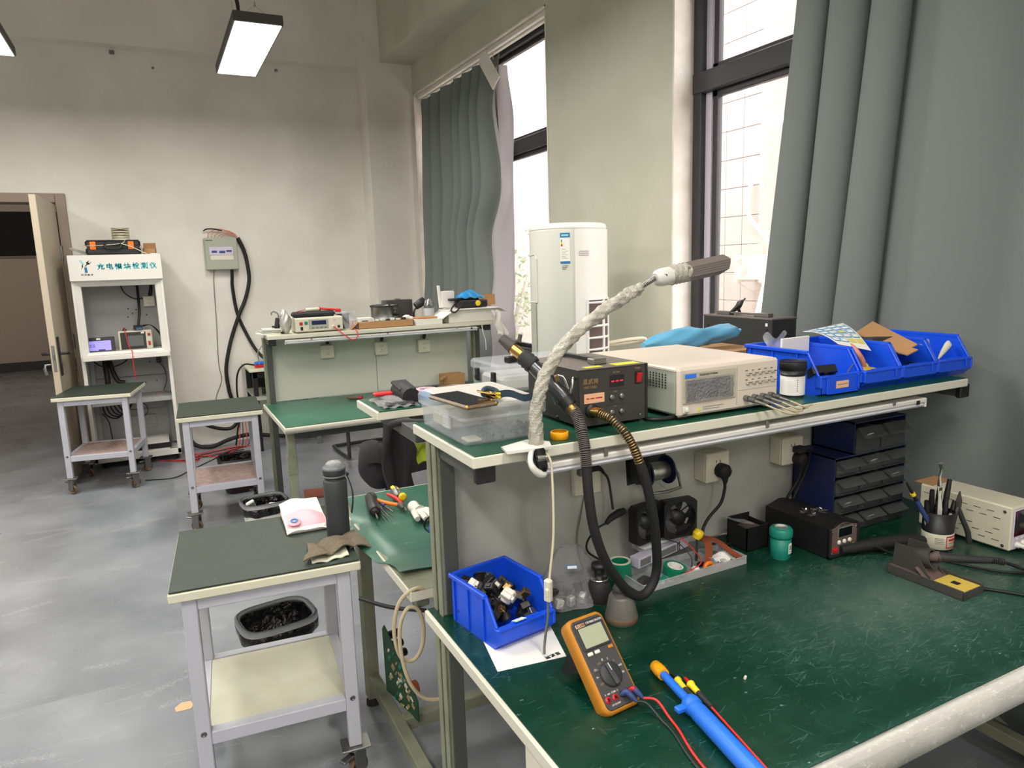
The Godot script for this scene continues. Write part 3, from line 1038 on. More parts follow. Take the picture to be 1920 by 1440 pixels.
func socket(label: String, p: Vector3, sz := 0.088, deep := 0.034, plug := 0) -> void:
	var t := thing("wall_socket", label, "socket", p)
	part("back_box", sh().bx(Vector3(-sz * 0.5, -sz * 0.5, 0), Vector3(sz * 0.5, sz * 0.5, deep), 0.003), "ivory_plastic", t)
	var f := part("face_plate", sh().bx(Vector3(-sz * 0.5, -sz * 0.5, deep), Vector3(sz * 0.5, sz * 0.5, deep + 0.008), 0.003), "ivory_plastic", t)
	var h := sh()
	for sx in [-1.0, 1.0]:
		h.bx(Vector3(sx * 0.007 - 0.0012, 0.013, deep + 0.007), Vector3(sx * 0.007 + 0.0012, 0.022, deep + 0.0085))
	if plug == 0:
		h.at(Vector3(-0.008, -0.018, deep + 0.008), Vector3(0, 0, 30)).box(Vector3.ZERO, Vector3(0.0024, 0.009, 0.001))
		h.at(Vector3(0.008, -0.018, deep + 0.008), Vector3(0, 0, -30)).box(Vector3.ZERO, Vector3(0.0024, 0.009, 0.001))
		h.at(Vector3(0, -0.008, deep + 0.008)).box(Vector3.ZERO, Vector3(0.0024, 0.009, 0.001))
	part("pin_hole", h, "black_ink", f)


func benches() -> void:
	var near := bench("near workbench with the worn green top, seen end on in the foreground", 0.53, 2.28, -1.60, -0.712, [0.55, 2.21, -1.297, -1.675, true, [[0.598, 2.2]]], "near_mat")
	part("drawer", sh().bx(Vector3(0.02, D - 0.13, 0.5), Vector3(0.5, D - 0.034, 0.83), 0.003), "bench_edge", near, "pale drawer under the left end")
	lamp_bar("long white strip lamp under the front of the near bench's upper shelf", 0.715, 2.02, 1.158, -1.3)
	var mid := bench("middle workbench standing back to back with the near one, its mat sagging at the end", 0.53, 2.28, -1.71, -2.60, [0.515, 2.2, -2.09, -1.872, true, []], "green_mat")
	for n in ["bench_mat", "upright", "upright_core"]:   # the near bench's uprights carry this end too
		mid.find_child(n, false, false).free()
	part("cable_tray", sh().bx(Vector3(0.045, S - 0.07, -0.02), Vector3(0.6, S - 0.05, -0.16), 0.003), "bench_edge", mid)
	part("bench_surface", sh().bx(Vector3(0.004, D - 0.002, 0), Vector3(1.75, D - 0.001, -0.86)), "bench_frame", mid)
	var mt := func(u: float, v: float) -> Vector3:   # v from the far side (0) to the near side (1)
		var z := lerpf(-2.575, -1.815, v)
		var xl := 0.56 - 0.05 * smoothstep(0.0, 0.5, v) + 0.02 * smoothstep(0.75, 1.0, v) + 0.008 * sin(v * 9.0)
		var lift := 0.003 + 0.012 * absf(sin(v * 8.0)) * (1.0 - smoothstep(0.0, 0.1, u))
		var x := lerpf(xl, 2.2, u)
		var out := maxf(0.0, 0.534 - x)
		return Vector3(x, D + lift - out * 1.2, z)
	single("rubber_mat", sh().sheet(40, 24, mt, 0.002), "folded_mat", "dusty green rubber mat draped over the middle bench, tools lying on it", "mat")
	var far := bench("far workbench with the pale back panel and three sockets", 0.57, 2.14, -4.80, -3.95, [0.60, 2.16, -4.535, -4.90, false, [[0.645, 1.335], [1.338, 2.02]]], "green_mat")
	part("leg_plate", sh().bx(Vector3(0.022, 0.44, 0.645), Vector3(0.078, 0.56, 0.692), 0.003), "bench_frame", far)
	lamp_bar("white strip lamp under the shelf of the far workbench", 0.70, 2.0, 1.165, -4.54)
	# the sockets on the back panels
	for q in [[1.0, 1.083, "left", 0.06], [1.37, 1.075, "middle", 0.0], [1.68, 1.068, "right", 0.06]]:
		socket("ivory socket on the far bench's panel, the %s of three in a row" % q[2], Vector3(q[0], q[1] - 0.02, -4.788), 0.088, 0.03)
		single("plug_lead", sh().tube([Vector3(q[0] + 0.005, q[1] + 0.03, -4.77), Vector3(q[0] + 0.01, q[1] + 0.05, -4.772), Vector3(q[0] + q[3] * 0.4, q[1] + 0.09, -4.775), Vector3(q[0] + q[3], q[1] + 0.12, -4.78)], [0.01, 0.012, 0.006, 0.004], 7), "black_cable", "black lead running up behind the %s far bench socket" % q[2], "cable")
	socket("white socket on the near bench's panel behind the hose loop", Vector3(1.0, 1.02, -1.588), 0.086, 0.012, 1)
	socket("ivory socket in the middle of the near bench's panel with a round black plug", Vector3(1.43, 0.995, -1.588), 0.088, 0.045, 1)
	socket("ivory socket at the right of the near bench's panel with two black plugs", Vector3(1.735, 1.0, -1.588), 0.088, 0.045, 1)


func trolley(label: String, p: Vector3, turn: float, w: float, d: float, shelf_mat: String) -> void:
	var t := thing("trolley", label, "trolley", p, turn, "")
	var h := 0.74
	part("top_board", sh().bx(Vector3(-w / 2, h - 0.03, -d / 2), Vector3(w / 2, h - 0.003, d / 2), 0.003), "cart_edge", t)
	var m := sh()
	m.sheet(1, 1, func(u: float, v: float) -> Vector3: return Vector3(lerpf(-w / 2 + 0.003, w / 2 - 0.003, u), h, lerpf(-d / 2 + 0.003, d / 2 - 0.003, v)), 0.003)
	part("top_mat", m, "cart_mat", t)
	var ix := w / 2 - 0.05
	var iz := d / 2 - 0.04
	for sx in [-1.0, 1.0]:
		for sz in [-1.0, 1.0]:
			var lg := part("leg", sh().bx(Vector3(sx * ix - 0.02, 0.125, sz * iz - 0.02), Vector3(sx * ix + 0.02, h - 0.03, sz * iz + 0.02), 0.003), "cart_paint", t)
			if sz > 0.0:
				part("bolt", sh().at(Vector3(sx * ix, 0.29, sz * iz + 0.02), Vector3(90, 0, 0)).lathe([Vector2(0, 0.003), Vector2(0.006, 0.003), Vector2(0.009, 0)], 12), "dull_steel", lg)
			# castor: plate, fork, wheel, brake lever
			var c := Vector3(sx * ix, 0, sz * iz)
			var k := sh().bx(c + Vector3(-0.045, 0.118, -0.035), c + Vector3(0.045, 0.125, 0.035), 0.001)
			k.at(c, Vector3(0, 35.0 * sx, 0)).bx(Vector3(-0.018, 0.03, -0.016), Vector3(0.028, 0.105, -0.013)).bx(Vector3(-0.018, 0.03, 0.013), Vector3(0.028, 0.105, 0.016)).bx(Vector3(-0.02, 0.1, -0.018), Vector3(0.03, 0.116, 0.018), 0.003).bx(Vector3(-0.06, 0.085, -0.012), Vector3(-0.015, 0.095, 0.012), 0.003)
			var cp := part("castor", k, "dull_steel", t)
			part("wheel", sh().at(c + Basis(Vector3.UP, deg_to_rad(35.0 * sx)) * Vector3(0.005, 0.0375, 0), Vector3(90, 35.0 * sx, 0)).lathe([Vector2(0, -0.011), Vector2(0.033, -0.011), Vector2(0.0375, -0.006), Vector2(0.0375, 0.006), Vector2(0.033, 0.011), Vector2(0, 0.011)], 20), "flask_amber", cp)
	for sz in [-1.0, 1.0]:
		for y in [[h - 0.07, h - 0.03], [0.25, 0.29]]:
			part("rail", sh().bx(Vector3(-ix + 0.02, y[0], sz * iz - 0.017), Vector3(ix - 0.02, y[1], sz * iz + 0.017), 0.002), "cart_paint", t)
			part("side_rail", sh().bx(Vector3(sz * ix - 0.015, y[0], -iz + 0.02), Vector3(sz * ix + 0.015, y[1], iz - 0.02), 0.002), "cart_paint", t)
	part("lower_shelf", sh().bx(Vector3(-ix + 0.015, 0.278, -iz + 0.02), Vector3(ix - 0.015, 0.287, iz - 0.02), 0.001), shelf_mat, t)


func trolleys() -> void:
	trolley("nearest green-topped white trolley, holding the water bottle and the rag", Vector3(0.235, 0, -2.285), -5.0, 0.525, 0.51, "cart_shelf")
	trolley("white green-topped trolley standing against the left end of the far workbench", Vector3(0.312, 0, -4.945), -3.0, 0.5, 0.55, "pink_shelf")
	trolley("white green-topped trolley parked in front of the test cabinet by the door", Vector3(-0.435, 0, -6.27), -10.0, 0.525, 0.55, "pink_shelf")


# ---------------------------------------------------------------- along the back wall
func v(x: float, y: float, z: float) -> Vector3:
	return Vector3(x, y, z)


func cable(called: String, label: String, pts: Array, r, m: String, group := "") -> MeshInstance3D:
	var p := []
	for q in pts:
		p.append(q - pts[0])
	return single(called, sh().tube(p, r, 8), m, label, "cable", pts[0], 0, group)


func trash_bin(called: String, label: String, p: Vector3, w: float, d: float, h: float, body: String, turn: float, rubbish := false) -> void:
	var t := thing(called, label, "trash bin", p, turn)
	var ring := func(sx: float, sz: float, y: float, wob := 0.0) -> Array:
		var r := []
		for k in 40:
			var a := TAU * k / 40
			var c := cos(a)
			var s := sin(a)
			var e := wob * (sin(a * 7.0) + 0.6 * sin(a * 13.0 + 1.0))
			r.append(Vector3(signf(c) * pow(absf(c), 0.55) * (sx + e), y + wob * 0.8 * sin(a * 5.0 + 2.0), signf(s) * pow(absf(s), 0.55) * (sz + e)))
		return r
	var w2 := w / 2
	var d2 := d / 2
	part("tub", sh().loft([ring.call(w2 * 0.74, d2 * 0.74, 0.0), ring.call(w2 * 0.76, d2 * 0.76, 0.004), ring.call(w2 * 0.95, d2 * 0.95, h - 0.01), ring.call(w2 * 0.93, d2 * 0.93, h - 0.01), ring.call(w2 * 0.72, d2 * 0.72, 0.012)]), body, t)
	part("rim", sh().loft([ring.call(w2 * 0.94, d2 * 0.94, h - 0.012), ring.call(w2 * 1.03, d2 * 1.03, h - 0.012), ring.call(w2 * 1.03, d2 * 1.03, h + 0.006), ring.call(w2 * 0.97, d2 * 0.97, h + 0.012), ring.call(w2 * 0.90, d2 * 0.90, h + 0.006), ring.call(w2 * 0.90, d2 * 0.90, h - 0.012)], 0, false, true), "bottle_lid" if body != "bin_maroon" else "black_plastic", t)
	part("liner", sh().loft([ring.call(w2 * 0.955, d2 * 0.955, h - 0.062, 0.004), ring.call(w2 * 1.02, d2 * 1.02, h - 0.05, 0.003), ring.call(w2 * 1.035, d2 * 1.035, h - 0.015, 0.001), ring.call(w2 * 1.0, d2 * 1.0, h - 0.013)], 0, false), "black_bag", t)
	part("liner_inside", sh().loft([ring.call(w2 * 0.92, d2 * 0.92, h + 0.004), ring.call(w2 * 0.86, d2 * 0.86, h - 0.03, 0.005), ring.call(w2 * 0.78, d2 * 0.78, h - 0.09, 0.009), ring.call(w2 * 0.55, d2 * 0.5, h - 0.13, 0.012), ring.call(w2 * 0.1, d2 * 0.1, h - 0.14)], 0, false), "black_bag", t)
	if rubbish:
		part("rubbish", sh().at(v(-w2 * 0.6, h - 0.01, 0.01), v(40, 20, 30)).box(Vector3.ZERO, v(0.05, 0.09, 0.02), 0.006).at(v(w2 * 0.5, h - 0.03, 0.02), v(60, -30, 10)).box(Vector3.ZERO, v(0.07, 0.06, 0.01), 0.004), "white_paper", t)


func back_wall_things() -> void:
	# test cabinet, open at the front
	var x0 := -0.575
	var x1 := 0.088
	var zf := -6.72
	var zb := -7.14
	var t := thing("test_cabinet", "tall white open-fronted steel test cabinet with a teal Chinese sign, beside the door", "cabinet", v(x0, 0, zf))
	var o := v(-x0, 0, -zf)
	var b := sh()
	b.x.origin = o
	b.bx(v(x0, 0.06, zb), v(x0 + 0.02, 1.77, zf), 0.002).bx(v(x1 - 0.02, 0.06, zb), v(x1, 1.77, zf), 0.002).bx(v(x0, 1.755, zb), v(x1, 1.775, zf), 0.002)
	b.bx(v(x0 + 0.02, 0.06, zb), v(x1 - 0.02, 0.075, zf), 0.001)
	part("shell", b, "cabinet_white", t)
	var bk := sh()
	bk.x.origin = o
	bk.bx(v(x0 + 0.02, 0.96, zb + 0.004), v(x1 - 0.02, 1.755, zb + 0.016)).bx(v(x0 + 0.02, 0.72, zb + 0.004), v(x1 - 0.02, 0.955, zb + 0.016)).bx(v(x0 + 0.02, 0.42, zb + 0.004), v(x1 - 0.02, 0.715, zb + 0.016)).bx(v(x0 + 0.02, 0.075, zb + 0.004), v(x1 - 0.02, 0.415, zb + 0.010))
	bk.bx(v(-0.30, 0.24, zb + 0.008), v(-0.08, 0.36, zb + 0.02), 0.004)
	part("back_plate", bk, "cabinet_inside", t)
	var ct := sh()
	ct.x.origin = o
	for q in [[x0 + 0.022, x0 + 0.06], [x1 - 0.06, x1 - 0.022]]:
		ct.bx(v(q[0], 0.1, zb + 0.06), v(q[1], 0.92, zb + 0.075), 0.001)
	part("slotted_strip", ct, "cabinet_inside", t)
	var f := sh()
	f.x.origin = o
	f.bx(v(x0 + 0.02, 1.575, zf - 0.02), v(x1 - 0.02, 1.755, zf), 0.002)
	f.bx(v(x0 - 0.004, 1.57, zf), v(x1 + 0.004, 1.775, zf + 0.03), 0.003)
	part("sign_panel", f, "cabinet_white", t)
	# bevelled frame of the upper opening: an outer and an inner rectangle
	var fr := sh()
	fr.x.origin = o
	var oa := [v(x0, 1.57, zf + 0.004), v(x1, 1.57, zf + 0.004), v(x1, 0.93, zf + 0.004), v(x0, 0.93, zf + 0.004)]
	var ia := [v(x0 + 0.062, 1.525, zf - 0.03), v(x1 - 0.062, 1.525, zf - 0.03), v(x1 - 0.062, 0.985, zf - 0.03), v(x0 + 0.062, 0.985, zf - 0.03)]
	var ib := [v(x0 + 0.066, 1.521, zf - 0.05), v(x1 - 0.066, 1.521, zf - 0.05), v(x1 - 0.066, 0.989, zf - 0.05), v(x0 + 0.066, 0.989, zf - 0.05)]
	fr.flat()
	for k in 4:
		var j := (k + 1) % 4
		fr.poly([oa[k], oa[j], ia[j], ia[k]], Vector3.BACK)
		fr.poly([ia[k], ia[j], ib[j], ib[k]], Vector3(-0.24, 1.25, zf) - (ia[k] + ia[j]) * 0.5)
		fr.poly([ia[k], ia[j], ib[j], ib[k]], (ia[k] + ia[j]) * 0.5 - Vector3(-0.24, 1.25, zf))
	part("opening_frame", fr, "cabinet_white", t)
	var sh1 := sh()
	sh1.x.origin = o
	sh1.bx(v(x0 + 0.02, 0.955, zb + 0.02), v(x1 - 0.02, 0.97, zf - 0.03)).bx(v(x0 + 0.015, 0.925, zf), v(x1 - 0.005, 0.965, zf + 0.09), 0.004)
	part("work_ledge", sh1, "cabinet_white", t)
	var sh2 := sh()
	sh2.x.origin = o
	sh2.bx(v(x0 + 0.03, 0.555, zb + 0.02), v(x1 - 0.025, 0.563, zf - 0.06)).bx(v(x0 + 0.03, 0.528, zf - 0.062), v(x1 - 0.025, 0.563, zf - 0.055), 0.001)
	part("shelf", sh2, "cabinet_inside", t)
	var lw := sh()
	lw.x.origin = o
	lw.bx(v(x0, 0.055, zf - 0.02), v(x1, 0.105, zf + 0.002), 0.002).bx(v(x0, 0.06, zf - 0.02), v(x0 + 0.028, 0.93, zf + 0.002), 0.002).bx(v(x1 - 0.028, 0.06, zf - 0.02), v(x1, 0.93, zf + 0.002), 0.002)
	lw.bx(v(-0.5, 0.155, zb + 0.02), v(0.0, 0.17, zf - 0.1)).bx(v(-0.5, 0.076, zf - 0.1), v(0.0, 0.17, zf - 0.09))
	part("lower_frame", lw, "cabinet_white", t)
	var slot := sh()
	slot.x.origin = o
	part("tray_slot", slot.bx(v(-0.46, 0.105, zf - 0.092), v(0.01, 0.15, zf - 0.086)), "black_ink", t)
	for cx in [x0 + 0.07, x1 - 0.05]:
		for cz in [zf - 0.05, zb + 0.06]:
			var w := sh()
			w.at(v(cx, 0.028, cz) + o, v(90, 0, 20)).lathe([Vector2(0, -0.01), Vector2(0.024, -0.01), Vector2(0.028, -0.005), Vector2(0.028, 0.005), Vector2(0.024, 0.01), Vector2(0, 0.01)], 16)
			w.at(v(cx, 0.045, cz) + o).box(Vector3.ZERO, v(0.03, 0.02, 0.03), 0.003)
			part("castor", w, "black_rubber", t)
	var holes := sh()
	holes.x.origin = o
	for q in [[-0.28, 0.86], [-0.1, 0.9], [-0.09, 0.83], [-0.4, 0.78], [-0.14, 0.65], [-0.05, 0.655], [-0.07, 0.5], [-0.21, 1.31], [-0.18, 1.27], [-0.15, 1.3], [-0.22, 1.24], [-0.12, 1.26], [-0.07, 1.25]]:
		holes.bx(v(q[0], q[1], zb + 0.015), v(q[0] + 0.01, q[1] + 0.01, zb + 0.019))
	part("screw", holes, "black_ink", t)
	# the sign
	han("充电模块检测仪", 0.046, 0.0175, "teal_ink", t, v(0.198, 1.66, 0.0312), Vector3.ZERO, 0.16)
	han("郸普技术", 0.0145, 0.0085, "black_ink", t, v(0.079, 1.612, 0.0312), Vector3.ZERO, 0.16)
	var lg := sh()
	lg.prism([Vector2(0.075, 1.735), Vector2(0.092, 1.735), Vector2(0.108, 1.706), Vector2(0.1, 1.694)], 0.0302, 0.0308)
	part("logo", lg, "pale_teal_ink", t)
	part("logo", sh().prism([Vector2(0.108, 1.635), Vector2(0.128, 1.635), Vector2(0.126, 1.672), Vector2(0.122, 1.68), Vector2(0.108, 1.677)], 0.0302, 0.0308), "blue_ink", t)
	var pl := sh()
	pl.prism([Vector2(0.084, 1.657), Vector2(0.094, 1.686), Vector2(0.088, 1.688), Vector2(0.104, 1.71), Vector2(0.098, 1.69), Vector2(0.103, 1.688)], 0.0306, 0.0312)
	pl.prism([Vector2(0.112, 1.686), Vector2(0.126, 1.704), Vector2(0.124, 1.716), Vector2(0.132, 1.726), Vector2(0.152, 1.706), Vector2(0.142, 1.7), Vector2(0.13, 1.699), Vector2(0.116, 1.683)], 0.0306, 0.0312)
	for e in [[0.136, 1.723], [0.149, 1.712]]:
		pl.prism([Vector2(e[0], e[1]), Vector2(e[0] + 0.003, e[1] - 0.003), Vector2(e[0] + 0.012, e[1] + 0.007), Vector2(e[0] + 0.009, e[1] + 0.01)], 0.0306, 0.0312)
	part("logo", pl, "black_ink", t)
	# on top of the cabinet
	t = thing("tool_case", "flat black plastic tool case with two orange latches lying on top of the cabinet", "tool case", v(-0.25, 1.775, -6.92), 0)
	part("case_body", sh().bx(v(-0.2, 0, -0.13), v(0.2, 0.062, 0.13), 0.014).bx(v(-0.2, 0.066, -0.13), v(0.2, 0.122, 0.13), 0.014).bx(v(-0.19, 0.05, -0.125), v(0.19, 0.08, 0.125)), "black_plastic", t)
	for sx in [-0.145, 0.13]:
		part("latch", sh().bx(v(sx - 0.022, 0.045, 0.122), v(sx + 0.022, 0.11, 0.14), 0.004).bx(v(sx - 0.012, 0.058, 0.135), v(sx + 0.012, 0.075, 0.145), 0.002), "orange_plastic", t, "orange latch")
	part("carry_handle", sh().tube([v(-0.055, 0.085, 0.128), v(-0.06, 0.085, 0.15), v(-0.045, 0.055, 0.158), v(0.045, 0.055, 0.158), v(0.06, 0.085, 0.15), v(0.055, 0.085, 0.128)], 0.009, 8), "black_plastic", t)
	t = thing("cord_spool", "spool of white cord standing on the black tool case", "spool", v(-0.19, 1.897, -6.93))
	var sp := sh().lathe([Vector2(0, 0), Vector2(0.07, 0), Vector2(0.07, 0.008), Vector2(0.055, 0.01)], 20).lathe([Vector2(0.055, 0.098), Vector2(0.07, 0.1), Vector2(0.07, 0.106), Vector2(0, 0.106)], 20)
	part("reel", sp, "white_plastic", t)
	var wd := sh()
	for i in 12:
		wd.tube([v(0.063, 0.012 + i * 0.0072, 0), v(0, 0.014 + i * 0.0072 + sin(i * 2.0) * 0.008, 0.063), v(-0.063, 0.013 + i * 0.0072, 0), v(0, 0.012 + i * 0.0072, -0.063)], 0.0045, 5, true, true)
	part("cord", wd, "ivory_cable", t)
	cable("white_cord", "white cord end hanging from the spool over the front of the tool case", [v(-0.13, 1.91, -6.89), v(-0.16, 1.89, -6.8), v(-0.2, 1.865, -6.772), v(-0.4, 1.85, -6.776), v(-0.46, 1.86, -6.82)], 0.003, "ivory_cable")
	cable("white_cord", "white cord end trailing from the tool case handle down to the cabinet top", [v(-0.19, 1.865, -6.76), v(-0.12, 1.84, -6.755), v(-0.03, 1.79, -6.74), v(-0.01, 1.781, -6.76)], 0.0035, "ivory_cable")
	t = thing("cardboard_box", "small open cardboard box on the cabinet top, right of the tool case", "box", v(0.02, 1.776, -6.95))
	part("carton", sh().bx(v(-0.055, 0, -0.07), v(0.045, 0.005, 0.06)).bx(v(-0.055, 0, -0.07), v(-0.05, 0.05, 0.06)).bx(v(0.04, 0, -0.07), v(0.045, 0.055, 0.06)).bx(v(-0.055, 0, 0.055), v(0.045, 0.05, 0.06)).bx(v(-0.055, 0, -0.07), v(0.045, 0.06, -0.065)), "cardboard", t)
	part("flap", sh().at(v(0.0, 0.05, 0.06), v(-60, 0, 0)).bx(v(-0.05, 0, 0), v(0.045, 0.004, 0.05)), "cardboard", t)
	single("paper_scrap", sh().bx(v(-0.03, 0, -0.02), v(0.03, 0.006, 0.02), 0.002), "white_paper", "scrap of white paper at the front edge of the cabinet top", "paper", v(0.045, 1.776, -6.75), 15)
	single("plastic_sheet", sh().sheet(10, 6, func(a: float, c: float) -> Vector3: return v(a * 0.16, 0.06 * (1.0 - a) + 0.012 * sin(c * 6.0 + a * 5.0), c * 0.2), 0.002), "clear_plastic", "crumpled clear plastic sheet on the left of the cabinet top", "plastic sheet", v(-0.57, 1.777, -7.05))
	# inside the cabinet
	t = thing("small_monitor", "small black monitor with a lavender screen leaning in the left of the cabinet", "monitor", v(-0.435, 0.972, -6.92), 0)
	t.rotation_degrees.x = -10
	part("casing", sh().bx(v(-0.1, 0, -0.015), v(0.105, 0.125, 0.0), 0.003), "black_plastic", t)
	part("screen", sh().bx(v(-0.092, 0.012, 0), v(0.075, 0.095, 0.0015)), "screen_lavender", t)
	var ui := sh()
	for q in [[-0.085, 0.06], [-0.06, 0.06], [-0.085, 0.045], [-0.06, 0.045]]:
		ui.bx(v(q[0], q[1], 0.0015), v(q[0] + 0.018, q[1] + 0.006, 0.002))
	ui.bx(v(-0.02, 0.012, 0.0015), v(0.03, 0.022, 0.002))
	part("screen_text", ui, "blue_wire", t)
	part("tag", sh().bx(v(-0.03, 0.104, 0), v(0, 0.118, 0.0015)), "white_paper", t)
	t = thing("control_panel", "cream control box with a black touch screen standing in the cabinet", "control panel", v(-0.17, 0.972, -6.93), 0)
	t.rotation_degrees.x = -6
	part("casing", sh().bx(v(-0.13, 0, -0.05), v(0.13, 0.165, 0.0), 0.005), "cream_metal", t)
	part("touch_screen", sh().bx(v(-0.115, 0.006, 0), v(0.08, 0.15, 0.005), 0.003), "black_plastic", t)
	part("display", sh().bx(v(-0.06, 0.03, 0.005), v(0.06, 0.12, 0.006)), "screen_grey", t)
	part("tag", sh().bx(v(0.045, 0.135, 0.005), v(0.07, 0.148, 0.006)), "white_paper", t)
	part("button", sh().at(v(0.105, 0.125, 0), v(90, 0, 0)).lathe([Vector2(0, 0.012), Vector2(0.011, 0.012), Vector2(0.012, 0)], 14), "red_plastic", t, "red round button")
	part("switch", sh().bx(v(0.094, 0.03, 0), v(0.112, 0.065, 0.008), 0.002), "red_plastic", t, "red rocker switch")
	part("terminal_knob", sh().bx(v(-0.095, 0.165, -0.03), v(-0.06, 0.18, -0.01), 0.004).bx(v(-0.088, 0.18, -0.025), v(-0.07, 0.192, -0.015), 0.003), "black_plastic", t)
	t = thing("cable_adapter", "small black and blue connector block on top of the cream control box", "connector", v(-0.142, 1.14, -6.955))
	part("block", sh().bx(v(-0.035, 0, -0.02), v(0.035, 0.038, 0.02), 0.003), "black_plastic", t)
	part("terminal", sh().bx(v(-0.015, 0.004, 0.02), v(0.03, 0.018, 0.026)), "blue_ink", t)
	socket("white socket on the back plate inside the upper cabinet", v(-0.035, 1.375, zb + 0.016), 0.09, 0.03)
	cable("black_hose", "thick black cable hanging down the middle of the cabinet to the connector block", [v(-0.115, 1.56, -7.08), v(-0.115, 1.45, -7.06), v(-0.118, 1.3, -7.0), v(-0.135, 1.19, -6.96), v(-0.14, 1.178, -6.955)], 0.011, "black_cable")
	cable("black_hose", "short black cable dropping to the socket inside the cabinet", [v(0.0, 1.55, -7.1), v(-0.01, 1.49, -7.1), v(-0.025, 1.42, -7.1)], 0.013, "black_cable")
	cable("thin_cable", "thin dark cable looping to the socket inside the cabinet", [v(-0.25, 1.55, -7.1), v(-0.22, 1.46, -7.1), v(-0.15, 1.405, -7.09), v(-0.08, 1.405, -7.09)], 0.005, "black_cable")
	cable("red_lead", "pair of thin red leads hanging from the control box over the cabinet ledge", [v(-0.245, 1.155, -6.94), v(-0.24, 1.1, -6.915), v(-0.225, 1.0, -6.88), v(-0.2, 0.98, -6.7), v(-0.198, 0.95, -6.62), v(-0.2, 0.86, -6.615), v(-0.195, 0.77, -6.62), v(-0.19, 0.745, -6.63)], 0.0035, "red_wire")
	var cw := sh()
	for i in 3:
		cw.tube([v(0, 0.02 - i * 0.006, 0), v(0.06, 0.02, 0.02 + i * 0.01), v(0.12, -0.04 - i * 0.01, 0.0), v(0.14, -0.13, 0.02 * i), v(0.12 + 0.02 * i, -0.17, 0.03)], 0.003, 5)
	single("lead_bundle", cw, "black_cable", "tangle of dark leads to the right of the cream control box", "cable", v(-0.105, 1.155, -6.97))
	cable("black_hose", "pair of thick black cables hanging under the cabinet ledge", [v(-0.42, 0.92, -7.0), v(-0.425, 0.85, -6.98), v(-0.42, 0.76, -6.95), v(-0.42, 0.57, -6.95)], 0.022, "black_cable")
	cable("black_hose", "thick black cable end bent sideways under the cabinet ledge", [v(-0.39, 0.9, -7.0), v(-0.375, 0.8, -6.97), v(-0.34, 0.71, -6.94), v(-0.29, 0.695, -6.93)], [0.018, 0.018, 0.02, 0.017], "black_cable")
	cable("thin_cable", "thin black cable slung across under the cabinet ledge", [v(-0.53, 0.9, -7.05), v(-0.46, 0.84, -7.03), v(-0.38, 0.825, -7.02), v(-0.28, 0.86, -7.02), v(-0.23, 0.915, -7.04)], 0.005, "black_cable")
	t = thing("hanging_plug", "black plug hanging under the right of the cabinet ledge", "plug", v(-0.01, 0.83, -7.05))
	part("plug_body", sh().loft([[v(-0.02, 0, -0.015), v(0.02, 0, -0.015), v(0.02, 0, 0.015), v(-0.02, 0, 0.015)], [v(-0.022, 0.03, -0.016), v(0.022, 0.03, -0.016), v(0.022, 0.03, 0.016), v(-0.022, 0.03, 0.016)], [v(-0.018, 0.1, -0.012), v(0.018, 0.1, -0.012), v(0.018, 0.1, 0.012), v(-0.018, 0.1, 0.012)]], -1), "black_plastic", t)
	part("lead", sh().tube([v(0, 0.0, 0), v(0.03, -0.04, 0.01), v(0.045, -0.1, 0.02), v(0.04, -0.18, 0.03), v(0.01, -0.245, 0.06)], 0.003, 6), "black_cable", t)
	part("red_end", sh().tube([v(0.01, -0.245, 0.06), v(-0.01, -0.262, 0.1), v(-0.05, -0.264, 0.13)], 0.004, 6), "pink_wire", t)
	var tg := sh()
	for i in 5:
		tg.tube([v(-0.02 + i * 0.02, 0.16, -0.04), v(0.0 + i * 0.03, 0.02 + i * 0.01, 0), v(0.09 + i * 0.012, -0.02 + 0.012 * i, 0.01), v(0.17, 0.06 - i * 0.01, 0), v(0.23, 0.1 + i * 0.01, -0.02)], 0.006, 6)
	single("cable_tangle", tg, "black_cable", "tangle of black cables behind the trolley in the lower cabinet", "cable", v(-0.47, 0.4, -7.0))
	cable("thin_cable", "thin dark cable hanging in the lower left of the cabinet", [v(-0.5, 0.42, -7.08), v(-0.46, 0.34, -7.08), v(-0.45, 0.24, -7.07), v(-0.44, 0.12, -7.05)], 0.004, "black_cable")
	cable("thin_cable", "thin dark cable curving down beneath the cabinet shelf", [v(-0.2, 0.5, -7.08), v(-0.15, 0.45, -7.06), v(-0.145, 0.4, -7.06), v(-0.18, 0.35, -7.08)], 0.003, "black_cable")
	# distribution box and its wiring
	t = thing("distribution_box", "grey wall-mounted breaker box with a lavender window on the white back wall", "breaker box", v(0.604, 1.775, -7.2))
	part("casing", sh().bx(v(-0.14, -0.145, 0), v(0.14, 0.145, 0.085), 0.006).bx(v(-0.137, -0.142, 0.085), v(0.137, 0.142, 0.097), 0.004), "instrument_green_grey", t)
	part("window", sh().bx(v(-0.104, -0.012, 0.097), v(0.1, 0.062, 0.103), 0.002), "lavender_film", t)
	part("breaker", sh().bx(v(-0.085, 0.01, 0.1), v(-0.04, 0.03, 0.1055)).bx(v(-0.02, 0.005, 0.1), v(0.03, 0.028, 0.1055)).bx(v(0.04, 0.015, 0.1), v(0.085, 0.032, 0.1055)), "blue_wire", t)
	part("cover_strip", sh().bx(v(-0.098, -0.055, 0.096), v(0.098, -0.014, 0.1), 0.001), "ivory_plastic", t)
	part("name_plate", sh().bx(v(-0.13, 0.118, 0.097), v(-0.07, 0.124, 0.0985)), "black_ink", t)
	var pk := sh()
